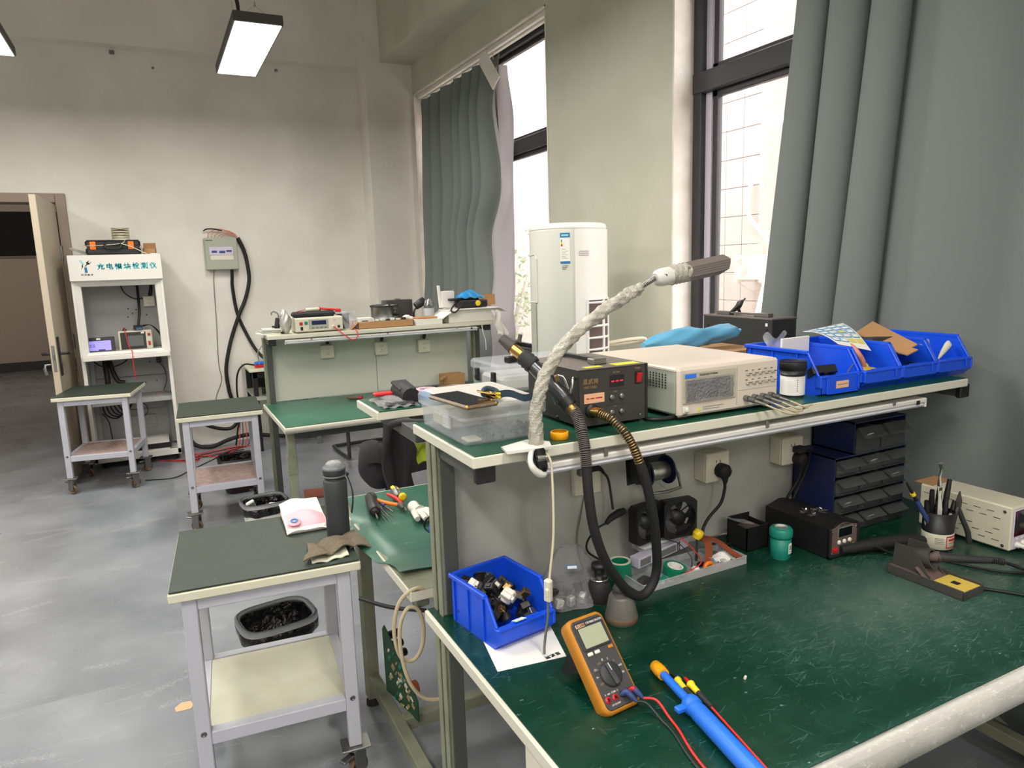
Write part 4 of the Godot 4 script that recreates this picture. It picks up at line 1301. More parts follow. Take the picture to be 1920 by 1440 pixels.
	for i in 5:
		pk.tube([v(-0.1 + i * 0.025, 0.14, 0.05), v(-0.09 + i * 0.03, 0.19 - i * 0.006, 0.05), v(0.0 + i * 0.02, 0.225 - i * 0.014, 0.045), v(0.12, 0.19 - i * 0.006, 0.04), v(0.155, 0.142, 0.035)], 0.0035, 6)
	single("pink_leads", pk, "pink_wire", "pink leads arching from the top of the breaker box into the black cable", "cable", v(0.604, 1.775, -7.2))
	cable("black_lead", "short black lead end sticking up above the breaker box", [v(0.47, 1.985, -7.16), v(0.5, 2.0, -7.155), v(0.56, 2.0, -7.15), v(0.63, 1.985, -7.15)], 0.006, "black_cable")
	cable("black_cable", "thick black cable arching from the breaker box top down the wall, crossing the other one", [v(0.76, 1.92, -7.165), v(0.8, 1.82, -7.165), v(0.822, 1.7, -7.165), v(0.827, 1.53, -7.165), v(0.778, 1.356, -7.165), v(0.703, 1.199, -7.15), v(0.64, 1.04, -7.165), v(0.597, 0.913, -7.165), v(0.55, 0.714, -7.165), v(0.553, 0.534, -7.165), v(0.571, 0.42, -7.165), v(0.62, 0.24, -7.16), v(0.55, 0.14, -7.15), v(0.43, 0.15, -7.14), v(0.3, 0.215, -7.13), v(0.2, 0.3, -7.14)], 0.017, "black_cable")
	cable("black_cable", "thick black cable leaving the bottom of the breaker box towards the small table", [v(0.68, 1.64, -7.13), v(0.678, 1.56, -7.15), v(0.674, 1.46, -7.165), v(0.699, 1.209, -7.183), v(0.781, 0.97, -7.17), v(0.84, 0.85, -7.15), v(0.9, 0.775, -7.12)], 0.015, "black_cable")
	cable("white_wire", "thin white wire running down the wall from the breaker box", [v(0.533, 1.64, -7.17), v(0.52, 1.55, -7.19), v(0.514, 1.4, -7.193), v(0.505, 1.1, -7.193), v(0.49, 0.769, -7.193), v(0.5, 0.6, -7.193), v(0.435, 0.427, -7.193), v(0.42, 0.2, -7.19)], 0.0035, "grey_plastic")
	# cables on the floor by the wall
	cable("floor_cable", "thick black cable lying along the foot of the back wall", [v(0.14, 0.35, -7.13), v(0.15, 0.2, -7.1), v(0.2, 0.06, -7.0), v(0.34, 0.025, -6.95), v(0.5, 0.06, -7.0), v(0.68, 0.08, -7.02), v(0.9, 0.05, -6.98), v(1.2, 0.02, -6.9), v(1.5, 0.02, -7.0)], 0.02, "black_rubber")
	for i in 5:
		cable("floor_wire", "thin %s wire straggling over the floor behind the second trolley" % ("red" if i % 2 == 0 else "dark"), [v(0.62 + 0.02 * i, 0.35, -7.05), v(0.58 + 0.03 * i, 0.03, -6.9), v(0.5, 0.008 + 0.004 * i, -6.72 - 0.03 * i), v(0.35 - 0.04 * i, 0.007, -6.62 - 0.04 * i), v(0.2, 0.007, -6.75 + 0.05 * i), v(0.1 - 0.05 * i, 0.007, -6.6 - 0.04 * i)], 0.004, "red_wire" if i % 2 == 0 else "black_cable", "thin wires straggling over the floor by the back wall")
	cable("floor_wire", "long thin dark wire running from under the cabinet across the open floor", [v(-0.2, 0.006, -6.15), v(0.0, 0.006, -6.1), v(0.12, 0.006, -6.25), v(0.3, 0.006, -6.5), v(0.45, 0.006, -6.7), v(0.6, 0.006, -6.75)], 0.004, "black_cable")
	cable("red_cable", "red cable hanging down the right side of the cabinet", [v(0.12, 0.36, -7.0), v(0.125, 0.28, -6.95), v(0.13, 0.2, -6.9), v(0.14, 0.03, -6.85), v(0.2, 0.01, -6.8)], 0.008, "red_wire")
	# small table in the corner
	t = thing("small_table", "small black-framed table with a beige top behind the far workbench", "table", v(0.687, 0, -6.55))
	part("table_top", sh().bx(v(0, 0.73, -0.62), v(0.6, 0.752, 0), 0.003), "cart_edge", t)
	for q in [[0.03, -0.05], [0.03, -0.58], [0.55, -0.05], [0.55, -0.58]]:
		part("leg", sh().bx(v(q[0], 0, q[1] - 0.04), v(q[0] + 0.04, 0.73, q[1]), 0.003), "black_plastic" if q[0] < 0.5 else "grey_plastic", t)
	part("apron", sh().bx(v(0.03, 0.67, -0.06), v(0.59, 0.73, -0.05)).bx(v(0.05, 0.45, -0.6), v(0.59, 0.73, -0.59)), "black_plastic", t)
	part("lower_shelf", sh().bx(v(0.02, 0.49, -0.6), v(0.6, 0.505, 0.1), 0.003), "instrument_green_grey", t)
	part("inner_box", sh().bx(v(0.2, 0.506, -0.55), v(0.5, 0.66, -0.4), 0.005), "grey_plastic", t)
	var co := sh()
	for i in 4:
		var ring := []
		for k in 10:
			ring.append(v(0.09 * cos(TAU * k / 10), 0.02 + i * 0.014 + 0.006 * sin(TAU * k / 10 + i), 0.1 * sin(TAU * k / 10)))
		co.tube(ring, 0.006, 6, true, true)
	single("cable_coil", co, "black_cable", "coil of black cable on the lower shelf of the small table", "cable", v(0.88, 0.505, -6.62))
	t = thing("clip_connector", "blue and red quick connector clipped on the small table's edge", "connector", v(0.82, 0.753, -6.68), 8)
	part("blue_half", sh().bx(v(-0.07, 0.028, -0.02), v(0.06, 0.056, 0.02), 0.008), "probe_blue", t)
	part("red_half", sh().bx(v(-0.07, 0, -0.02), v(0.05, 0.027, 0.02), 0.006), "red_plastic", t)
	single("round_weight", sh().lathe([Vector2(0, 0), Vector2(0.024, 0), Vector2(0.026, 0.03), Vector2(0.015, 0.042), Vector2(0, 0.042)], 16), "brass", "small round brass part on the small table", "metal part", v(0.87, 0.753, -6.58))
	cable("thin_cable", "bundle of thin dark leads falling from the small table to the floor", [v(0.75, 0.78, -6.68), v(0.66, 0.79, -6.68), v(0.6, 0.7, -6.7), v(0.59, 0.5, -6.75), v(0.63, 0.36, -6.8), v(0.58, 0.2, -6.85), v(0.55, 0.02, -6.9)], 0.008, "black_cable")


func air_conditioner() -> void:
	# a floor-standing cabinet with a rounded section: grey-white side, whiter front with a slatted outlet
	var t := thing("air_conditioner", "tall white floor-standing air conditioner in front of the pier between the windows", "air conditioner", v(1.965, 0, -3.25))
	var ring := func(y: float, k: float) -> Array:
		var r := []
		for i in 48:
			var a := TAU * i / 48
			r.append(v(signf(cos(a)) * pow(absf(cos(a)), 0.85) * 0.192 * k, y, signf(sin(a)) * pow(absf(sin(a)), 0.85) * 0.19 * k))
		return r
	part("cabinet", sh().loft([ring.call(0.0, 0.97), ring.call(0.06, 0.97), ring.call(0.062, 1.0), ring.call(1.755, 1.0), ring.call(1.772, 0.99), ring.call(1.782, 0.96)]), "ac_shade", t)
	part("top_cap", sh().loft([ring.call(1.768, 1.005), ring.call(1.775, 1.008), ring.call(1.79, 0.98), ring.call(1.796, 0.9)]), "ac_white", t)
	# the front panel wraps from the seam round the right-hand side
	var arc := func(a: float, off: float, y: float) -> Vector3:
		var c := cos(a)
		var s := sin(a)
		return v(signf(c) * pow(absf(c), 0.85) * (0.192 + off), y, signf(s) * pow(absf(s), 0.85) * (0.19 + off))
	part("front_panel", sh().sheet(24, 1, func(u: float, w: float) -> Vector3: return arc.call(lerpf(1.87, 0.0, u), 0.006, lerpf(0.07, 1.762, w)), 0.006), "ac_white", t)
	part("outlet", sh().sheet(14, 1, func(u: float, w: float) -> Vector3: return arc.call(lerpf(1.587, 0.80, u), 0.0075, lerpf(0.5, 1.412, w)), 0.002), "grille_dark", t)
	var fr := sh()
	for e in [0.5, 1.412]:
		fr.tube([arc.call(1.587, 0.009, e), arc.call(1.36, 0.009, e), arc.call(1.18, 0.009, e), arc.call(1.0, 0.009, e), arc.call(0.8, 0.009, e)], 0.006, 6)
	for a in [1.587, 1.13, 0.80]:
		fr.rod(arc.call(a, 0.009, 0.5), arc.call(a, 0.009, 1.412), 0.009 if a == 1.13 else 0.006, 6)
	part("outlet_frame", fr, "ac_white", t)
	for i in 15:
		var y := 0.555 + i * 0.06
		part("slat", sh().tube([arc.call(1.58, 0.009, y), arc.call(1.36, 0.01, y), arc.call(1.18, 0.01, y), arc.call(1.0, 0.01, y), arc.call(0.81, 0.009, y)], [0.006, 0.007, 0.007, 0.007, 0.006], 6), "ac_white", t)
	# the grip recess on the left flank
	var gp := sh()
	for q in [[3.5, 1.64, 3.15, 1.645], [3.15, 1.645, 3.1, 1.62], [3.1, 1.62, 3.1, 1.4], [3.1, 1.4, 3.5, 1.4]]:
		gp.rod(arc.call(q[0], 0.002, q[1]), arc.call(q[2], 0.002, q[3]), 0.004, 6)
	part("grip_frame", gp, "ac_shade", t)
	part("side_strip", sh().sheet(4, 1, func(u: float, w: float) -> Vector3: return arc.call(lerpf(3.14, 3.42, u), 0.003, lerpf(0.1, 1.395, w)), 0.003), "instrument_green_grey", t)
	# energy label: blue bands, text lines and a coloured bar
	var lab := func(a0: float, a1: float, y0: float, y1: float, m: String, off := 0.0022) -> void:
		part("energy_label" if m == "white_paper" else "label_print", sh().sheet(4, 1, func(u: float, w: float) -> Vector3: return arc.call(lerpf(a0, a1, u), off, lerpf(y0, y1, w)), 0.0008), m, t)
	lab.call(2.277, 2.002, 1.595, 1.745, "white_paper", 0.0018)
	lab.call(2.277, 2.002, 1.722, 1.745, "blue_ink")
	lab.call(2.277, 2.002, 1.595, 1.606, "blue_ink")
	lab.call(2.239, 2.045, 1.729, 1.738, "pale_teal_ink", 0.0026)
	lab.call(2.255, 2.206, 1.68, 1.69, "red_ink")
	lab.call(2.255, 2.212, 1.69, 1.70, "bright_yellow")
	lab.call(2.249, 2.219, 1.70, 1.712, "jar_green")
	for i in 6:
		lab.call(2.234, 2.12 if i % 2 == 0 else 2.058, 1.664 - i * 0.009, 1.666 - i * 0.009, "grey_ink")
	for i in 3:
		lab.call(2.234, 2.053 + 0.03 * i, 1.583 - i * 0.008, 1.586 - i * 0.008, "grey_ink")
	for i in 3:
		part("label_print", sh().sheet(4, 1, func(u: float, w: float) -> Vector3: return arc.call(lerpf(1.78, 1.56, u), 0.0085, lerpf(1.652 - i * 0.01, 1.655 - i * 0.01, w)), 0.0006), "grey_ink", t)
	cable("towel_rail", "pale loop of pipe sticking out beside the air conditioner", [v(2.1, 1.17, -3.12), v(2.2, 1.185, -3.08), v(2.3, 1.19, -3.06), v(2.34, 1.175, -3.08), v(2.32, 1.165, -3.12), v(2.2, 1.155, -3.16), v(2.12, 1.155, -3.18)], 0.011, "ivory_cable")


# ---------------------------------------------------------------- on the near bench's upper shelf
func parts_bin(label: String, p: Vector3, turn: float, w: float, dp: float, h: float, slant: bool) -> Node3D:
	# open-fronted stacking bin: x from 0 to w, the lip at z = 0, the back at z = -dp
	var t := thing("parts_bin", label, "bin", p, turn)
	var th := 0.003
	var lip := 0.055
	var prof := [Vector2(-dp, 0), Vector2(-dp, h), Vector2(-0.048, h), Vector2(-0.012, lip), Vector2(-0.0, lip - 0.004), Vector2(-0.0, 0.02 if slant else 0.006), Vector2(-0.022, 0)]
	var b := sh()
	for e in [[0.0, th], [w - th, w]]:
		# the side walls, drawn out along x
		b.at(Vector3(e[1], 0, 0), Vector3(0, -90, 0))
		var q := []
		for k in prof:
			q.append(Vector2(k.x, k.y))
		b.prism(q, 0, e[1] - e[0])
	b.x = Transform3D()
	b.bx(v(0, 0, -dp), v(w, h, -dp + th)).bx(v(th, 0, -dp), v(w - th, th, -0.02))
	b.flat()
	var z0 := -0.022
	b.poly([v(0, 0, z0), v(w, 0, z0), v(w, prof[5].y, 0), v(0, prof[5].y, 0)], Vector3(0, -1, 1))
	b.poly([v(0, prof[5].y, 0), v(w, prof[5].y, 0), v(w, lip - 0.004, 0), v(0, lip - 0.004, 0)], Vector3.BACK)
	b.poly([v(0, lip - 0.004, 0), v(w, lip - 0.004, 0), v(w, lip, -0.012), v(0, lip, -0.012)], Vector3.UP)
	if slant:
		b.poly([v(th, lip, -0.012), v(w - th, lip, -0.012), v(w - th, 0.03, -0.03), v(th, 0.03, -0.03)], Vector3(0, 1, -1))
		b.poly([v(th, 0.03, -0.03), v(w - th, 0.03, -0.03), v(w - th, 0.003, -0.03), v(th, 0.003, -0.03)], Vector3.FORWARD)
	else:
		b.bx(v(th, 0.003, -0.014), v(w - th, lip - 0.001, -0.011))
	part("tub", b, "bin_blue", t)
	var r := sh()
	for sx in [-1.0, 1.0]:
		var xx := 0.0 if sx < 0.0 else w
		# turned rim, stiffening ribs and the thick front corner posts
		r.bx(v(xx - 0.007 if sx < 0.0 else xx - 0.004, h - 0.009, -dp - 0.004), v(xx + 0.004 if sx < 0.0 else xx + 0.007, h + 0.002, -0.047), 0.002)
		for q in [0.3, 0.62, 0.93]:
			r.bx(v(xx - 0.005 if sx < 0.0 else xx, 0.004, -dp * q - 0.003), v(xx if sx < 0.0 else xx + 0.005, h - 0.006, -dp * q + 0.003), 0.001)
		r.rod(v(xx, h - 0.004, -0.048), v(xx, lip, -0.01), 0.0045, 8)
		r.bx(v(xx - 0.004, 0.022, -0.016), v(xx + 0.004, lip, 0.003), 0.002)
	r.bx(v(-0.004, h - 0.009, -dp - 0.005), v(w + 0.004, h + 0.002, -dp + 0.004), 0.002)
	r.bx(v(-0.002, lip - 0.006, -0.012), v(w + 0.002, lip + 0.001, 0.003), 0.002)
	part("rim", r, "bin_blue", t)
	var c := sh()
	if slant:
		c.bx(v(w * 0.24, lip - 0.001, -0.012), v(w * 0.76, lip + 0.003, -0.002), 0.001).bx(v(w * 0.8, 0.03, 0.0), v(w * 0.84, lip + 0.003, 0.004), 0.001)
	else:
		c.bx(v(w * 0.12, 0.004, 0.0), v(w * 0.88, 0.05, 0.004), 0.0015).bx(v(w * 0.86, 0.012, 0.003), v(w * 0.89, 0.052, 0.009), 0.001).bx(v(w * 0.12, 0.004, 0.003), v(w * 0.88, 0.007, 0.009), 0.001)
	part("card_holder", c, "bin_blue", t)
	return t


func upper_shelf_things() -> void:
	# frosted storage box, phone, lanyard
	var t := thing("storage_box", "large frosted plastic storage box with the phone on it, at the upper shelf's left end", "storage box", v(0.565, S, -1.382), 0)
	var q := [v(0, 0, 0), v(0.205, 0, 0), v(0.205, 0, -0.28), v(0, 0, -0.28)]
	var ring := func(k: float, y: float) -> Array:
		var c := v(0.1025, 0, -0.14)
		var r := []
		for i in 4:
			var a: Vector3 = q[i]
			var b: Vector3 = q[(i + 1) % 4]
			var p: Vector3 = q[(i + 3) % 4]
			for e in [a + (p - a).normalized() * 0.014, a + ((p - a).normalized() + (b - a).normalized()) * 0.004, a + (b - a).normalized() * 0.014]:
				r.append(c + (e - c) * k + v(0, y, 0))
		return r
	part("body", sh().loft([ring.call(0.93, 0.0), ring.call(0.95, 0.004), ring.call(1.0, 0.062), ring.call(0.985, 0.062), ring.call(0.93, 0.005)], -1, false), "frosted_plastic", t)
	part("floor_plate", sh().bx(v(0.01, 0.0, -0.27), v(0.195, 0.003, -0.01)), "frosted_plastic", t)
	var lid := part("lid", sh().loft([ring.call(1.02, 0.055), ring.call(1.04, 0.058), ring.call(1.04, 0.078), ring.call(1.0, 0.086), ring.call(0.94, 0.088)], -1), "frosted_plastic", t)
	part("lid_top", sh().loft([ring.call(0.93, 0.0875), ring.call(0.90, 0.0895)], -1), "milky_plastic", lid, "milky flat lid top")
	part("latch", sh().bx(v(-0.012, 0.03, -0.09), v(-0.004, 0.075, -0.055), 0.002), "frosted_plastic", t)
	var rr := RandomNumberGenerator.new()
	rr.seed = 9
	var co := sh()
	for i in 90:
		co.at(v(rr.randf_range(0.06, 0.19), rr.randf_range(0.006, 0.024), rr.randf_range(-0.1, -0.012)), v(rr.randf() * 360, rr.randf() * 360, rr.randf() * 360)).box(Vector3.ZERO, v(0.012, 0.005, 0.006), 0.001)
	part("contents", co, "dark_plastic", t, "dark small parts seen through the plastic").set_meta("kind", "stuff")
	part("contents", sh().bx(v(0.016, 0.005, -0.05), v(0.05, 0.012, -0.012), 0.002).bx(v(0.02, 0.01, -0.24), v(0.18, 0.04, -0.14), 0.004), "cart_edge", t, "pale pieces seen through the plastic")
	t = thing("phone", "smartphone with a dark glass screen in a clear amber case on the storage box lid", "phone", v(0.585, S + 0.0905, -1.425), 0)
	t.rotation_degrees = v(0, 7, 0)
	part("case", sh().bx(v(-0.04, 0, -0.088), v(0.04, 0.0095, 0.088), 0.004), "flask_amber", t)
	part("frame", sh().bx(v(-0.0375, 0.002, -0.0855), v(0.0375, 0.0098, 0.0855), 0.003), "black_plastic", t)
	part("screen", sh().bx(v(-0.036, 0.0095, -0.084), v(0.036, 0.0103, 0.084), 0.0004), "screen_black", t)
	part("charge_port", sh().bx(v(-0.007, 0.003, 0.0865), v(0.007, 0.0072, 0.089), 0.001), "dull_steel", t)
	part("corner_bumper", sh().bx(v(-0.0405, 0.0005, 0.078), v(-0.03, 0.0105, 0.0885), 0.004).bx(v(0.03, 0.0005, 0.078), v(0.0405, 0.0105, 0.0885), 0.004), "brass", t, "golden case corners")
	t = thing("lanyard", "navy lanyard with yellow squares and keys, lying beside the phone", "lanyard", v(0.65, S + 0.0905, -1.40))
	part("ribbon", sh().sheet(24, 2, func(a: float, c: float) -> Vector3: return v(0.0 + a * 0.085, 0.005 + 0.006 * sin(a * 7.0) + c * 0.016, 0.01 + a * 0.055 + sin(a * 5.0) * 0.008), 0.0012), "lanyard", t)
	var yl := sh()
	for e in [0.04, 0.93]:
		yl.at(v(e * 0.085, 0.014, 0.012 + e * 0.055 + sin(e * 5.0) * 0.008), v(0, -32, 0)).box(Vector3.ZERO, v(0.012, 0.013, 0.003), 0.001)
	part("yellow_patch", yl, "bright_yellow", t)
	part("loop", sh().tube([v(0, 0.004, -0.01), v(-0.012, 0.012, -0.03), v(0.0, 0.022, -0.04), v(0.02, 0.016, -0.032), v(0.022, 0.006, -0.01)], 0.006, 8), "lanyard", t)
	var ky := sh()
	for i in 5:
		ky.at(v(-0.02 + 0.006 * i, 0.004 + 0.0026 * i, -0.005 + 0.004 * i), v(8 * i - 16, 40 * i, 12)).bx(v(0, -0.001, -0.005), v(0.045, 0.001, 0.005)).lathe([Vector2(0, -0.001), Vector2(0.011, -0.001), Vector2(0.011, 0.001), Vector2(0, 0.001)], 12)
	part("key", ky, "brass", t)
	part("tag", sh().at(v(-0.022, 0.006, 0.004), v(12, 30, 0)).box(Vector3.ZERO, v(0.035, 0.004, 0.018), 0.002), "blue_wire", t, "blue key tag")
	# clear case with black latches, on the middle bench's shelf behind
	t = thing("latch_case", "clear plastic case with two black latches standing behind the storage box", "storage box", v(0.895, S, -1.875), 0)
	part("body", sh().bx(v(0.0, 0, -0.21), v(0.3, 0.062, 0), 0.008), "frosted_plastic", t)
	part("lid", sh().bx(v(-0.006, 0.06, -0.215), v(0.3, 0.094, 0.004), 0.008), "frosted_plastic", t)
	for z in [-0.03, -0.15]:
		part("latch", sh().bx(v(-0.014, 0.03, z - 0.011), v(-0.004, 0.07, z + 0.011), 0.002).bx(v(-0.016, 0.034, z - 0.008), v(-0.012, 0.05, z + 0.008), 0.001), "black_plastic", t, "black latch")
	part("contents", sh().bx(v(0.02, 0.006, -0.19), v(0.28, 0.05, -0.02), 0.01), "bin_white", t)
	single("black_block", sh().bx(v(-0.02, 0, -0.012), v(0.02, 0.02, 0.012), 0.003), "black_plastic", "small black block lying on top of the clear latched case", "block", v(0.945, S + 0.0945, -1.90), 10)
	# yellow ring
	single("plastic_ring", sh().loft([_circle(0.0185, 0.0), _circle(0.0205, 0.001), _circle(0.0205, 0.015), _circle(0.0195, 0.017), _circle(0.0165, 0.017), _circle(0.016, 0.0)], 0, false, true), "ring_yellow", "small yellow plastic ring standing on the green shelf between lamp clamp and hoses", "ring", v(0.778, S, -1.335))
	# benchtop meter with a wide screen
	t = thing("bench_meter", "wide beige component meter with a grey screen and four probe leads on the upper shelf", "measuring instrument", v(1.102, S, -1.322))
	var w := 0.33
	var h := 0.118
	part("casing", sh().bx(v(0.002, 0.01, -0.4), v(w - 0.002, 0.01 + h - 0.002, -0.012), 0.006), "instrument_green_grey", t)
	part("top_cover", sh().bx(v(0.0, 0.01 + h - 0.012, -0.4), v(w, 0.01 + h, -0.012), 0.004), "instrument_beige", t)
	part("front_bezel", sh().bx(v(0, 0.008, -0.014), v(w, 0.01 + h, 0.0), 0.006), "instrument_beige", t)
	part("screen_recess", sh().bx(v(0.012, 0.04, 0.0), v(0.182, 0.1, 0.003), 0.002).bx(v(0.012, 0.1, 0.0), v(0.182, 0.116, 0.0025), 0.001), "instrument_beige_dark", t)
	part("display", sh().bx(v(0.024, 0.049, 0.003), v(0.16, 0.097, 0.004)), "screen_grey", t)
	part("screen_film", sh().sheet(12, 8, func(a: float, c: float) -> Vector3: return v(lerpf(0.018, 0.17, a), lerpf(0.044, 0.1, c), 0.0065 + 0.0025 * sin(a * 11.0 + c * 7.0) * sin(c * 9.0 - a * 4.0)), 0.0004), "poly_bag", t, "wrinkled film still on the screen")
	part("brand_plate", sh().bx(v(0.018, 0.103, 0.0025), v(0.052, 0.113, 0.0035)), "probe_blue", t)
	words("TH2810D", 0.0055, "black_ink", t, v(0.062, 0.108, 0.003))
	words("LCR Meter", 0.0045, "black_ink", t, v(0.093, 0.1085, 0.003))
	part("warning_triangle", sh().prism([Vector2(0.058, 0.019), Vector2(0.07, 0.019), Vector2(0.064, 0.029)], 0.0, 0.0008), "sticker_yellow", t)
	part("notice", sh().bx(v(0.076, 0.026, 0), v(0.142, 0.0276, 0.0008)).bx(v(0.076, 0.0205, 0), v(0.13, 0.0221, 0.0008)), "grey_ink", t)
	part("power_button", sh().bx(v(0.014, 0.018, 0), v(0.03, 0.034, 0.003), 0.002).bx(v(0.017, 0.021, 0.003), v(0.027, 0.031, 0.009), 0.002), "white_plastic", t)
	words("POWER", 0.0035, "black_ink", t, v(0.012, 0.0135, 0.0008))
	for j in 2:
		for i in 5:
			part("button", sh().bx(v(0.215 + i * 0.0215, 0.091 - j * 0.0235, 0), v(0.228 + i * 0.0215, 0.101 - j * 0.0235, 0.005), 0.002), "instrument_beige_dark", t)
			part("button_mark", sh().bx(v(0.214 + i * 0.0215, 0.103 - j * 0.0235, 0), v(0.222 + i * 0.0215, 0.1045 - j * 0.0235, 0.0008)).bx(v(0.2225 + i * 0.0215, 0.0955 - j * 0.0235, 0.005), v(0.232 + i * 0.0215, 0.097 - j * 0.0235, 0.0056)), "black_ink", t)
	part("panel_line", sh().bx(v(0.19, 0.055, 0), v(w - 0.008, 0.0558, 0.0006)).bx(v(0.186, 0.02, 0), v(0.1868, h, 0.0006)), "grey_ink", t)
	var vt := sh()
	for i in 7:
		for j in 6:
			vt.at(v(0.0018, 0.075 + j * 0.0065, -0.05 - i * 0.012), v(0, 0, 90)).lathe([Vector2(0, 0), Vector2(0.0024, 0), Vector2(0.0024, 0.0012), Vector2(0, 0.0012)], 8)
	part("vent_hole", vt, "black_ink", t)
	part("foot", sh().bx(v(0.01, 0, -0.05), v(0.04, 0.012, -0.01), 0.003).bx(v(w - 0.04, 0, -0.05), v(w - 0.01, 0.012, -0.01), 0.003).bx(v(0.01, 0, -0.39), v(0.04, 0.012, -0.35), 0.003).bx(v(w - 0.04, 0, -0.39), v(w - 0.01, 0.012, -0.35), 0.003), "black_rubber", t)
	for i in 4:
		var a := v(0.215 + i * 0.028, 0.034, 0)
		var pl := part("probe_plug", sh().rod(a, a + v(0, 0, 0.014), 0.0075, 14).rod(a + v(0, -0.001, 0.014), a + v(0.004, -0.004, 0.032), 0.0062, 12).rod(a + v(0.004, -0.004, 0.032), a + v(0.012, -0.010, 0.058), 0.0055, 12, 0.0035), "dull_steel", t)
		part("probe_lead", sh().tube([a + v(0.011, -0.009, 0.055), a + v(0.03, -0.022, 0.085), a + v(0.055, -0.0305, 0.1 - i * 0.012), a + v(0.075 + 0.01 * i, -0.0315, 0.1 - i * 0.018)], 0.0026, 7), "beige_cable", pl)
	cable("black_cable", "black power cord lying on the shelf between the hot air station and the meter", [v(1.06, S + 0.006, -1.5), v(1.07, S + 0.006, -1.42), v(1.045, S + 0.006, -1.365), v(1.075, S + 0.006, -1.345), v(1.12, S + 0.006, -1.35), v(1.16, S + 0.006, -1.4)], 0.0055, "black_cable")
	# black jar
	t = thing("jar", "small black-lidded jar with a grey label between the meter and the blue bins", "jar", v(1.562, S, -1.392))
	part("body", sh().lathe([Vector2(0, 0), Vector2(0.029, 0), Vector2(0.031, 0.003), Vector2(0.032, 0.066), Vector2(0, 0.066)], 28), "dark_plastic", t)
	part("label", sh().lathe([Vector2(0.0316, 0.008), Vector2(0.0326, 0.008), Vector2(0.0332, 0.06), Vector2(0.032, 0.06)], 28, 0, false), "bin_white", t)
	part("lid", sh().lathe([Vector2(0, 0.064), Vector2(0.035, 0.064), Vector2(0.035, 0.074), Vector2(0.034, 0.076), Vector2(0.0365, 0.078), Vector2(0.0365, 0.098), Vector2(0.035, 0.101), Vector2(0, 0.1)], 28), "black_plastic", t)
	var tx := sh()
	for i in 6:
		var a := 2.5 + 0.0 * i
		tx.at(v(0, 0.05 - i * 0.006, 0), v(0, 10, 0)).bx(v(-0.02, 0, 0.0265), v(-0.004 - 0.002 * (i % 3), 0.002, 0.0275))
	part("label_text", tx, "black_ink", t)
	# the black box, the blue bag and the glue gun beyond
	t = thing("black_box", "black metal box with a carrying handle on top, behind the meter by the near window", "instrument", v(1.985, S, -1.87))
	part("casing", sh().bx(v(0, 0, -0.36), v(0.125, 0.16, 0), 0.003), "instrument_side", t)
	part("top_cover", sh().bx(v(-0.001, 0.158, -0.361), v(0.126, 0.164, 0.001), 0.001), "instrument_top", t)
	part("handle", sh().bx(v(0.03, 0.164, -0.32), v(0.06, 0.178, -0.25), 0.002).bx(v(0.03, 0.164, -0.12), v(0.06, 0.178, -0.05), 0.002).bx(v(0.036, 0.17, -0.26), v(0.054, 0.176, -0.11), 0.002), "dull_steel", t)
	part("screw", sh().bx(v(-0.002, 0.135, -0.03), v(0, 0.146, -0.02)), "white_plastic", t)
	part("screw_hole", sh().bx(v(-0.002, 0.115, -0.03), v(0, 0.126, -0.02)).bx(v(-0.002, 0.115, -0.34), v(0, 0.126, -0.33)), "black_ink", t)
	t = thing("glue_gun", "dark glue gun lying on top of the black box", "glue gun", v(2.03, S + 0.17, -2.12), 20)
	part("body", sh().tube([v(0, 0.006, 0), v(0.05, 0.02, 0), v(0.09, 0.032, -0.01), v(0.11, 0.04, -0.01)], [0.006, 0.012, 0.013, 0.008], 8), "black_plastic", t)
	part("nozzle", sh().rod(v(0.11, 0.04, -0.01), v(0.135, 0.05, -0.01), 0.004), "dull_steel", t)
	part("trigger", sh().rod(v(0.05, 0.02, 0), v(0.07, -0.0, 0.0), 0.006), "black_plastic", t)
	var br := []
	for i in 22:
		var s := i / 21.0
		var rg := []
		var r := 0.012 + 0.034 * sin(PI * pow(s, 0.8)) * (1.0 if s < 0.55 else 0.85) + 0.014 * smoothstep(0.6, 0.85, s) - 0.035 * smoothstep(0.93, 1.0, s)
		for k in 20:
			var a := TAU * k / 20
			var rr2 := r * (1.0 + 0.09 * sin(a * 3.0 + s * 9.0) + 0.07 * sin(a * 5.0 - s * 16.0) + 0.05 * sin(s * 38.0 + a * 2.0))
			rg.append(v(s * 0.4, 0.03 + 0.02 * s + sin(a) * rr2 * 0.75, -0.03 + cos(a) * rr2))
		br.append(rg)
	single("blue_bag", sh().loft(br), "blue_bag", "crumpled light blue plastic bag behind the meter", "bag", v(1.36, S + 0.093, -1.77))
	t = thing("support_carton", "plain carton on the middle bench's shelf under the blue bag", "box", v(1.25, S, -1.9))
	part("carton", sh().bx(v(0.05, 0, -0.0), v(0.52, 0.092, 0.2), 0.002), "cardboard", t)


func _circle(r: float, y: float, n := 28) -> Array:
	var q := []
	for k in n:
		q.append(v(cos(TAU * k / n) * r, y, sin(TAU * k / n) * r))
	return q


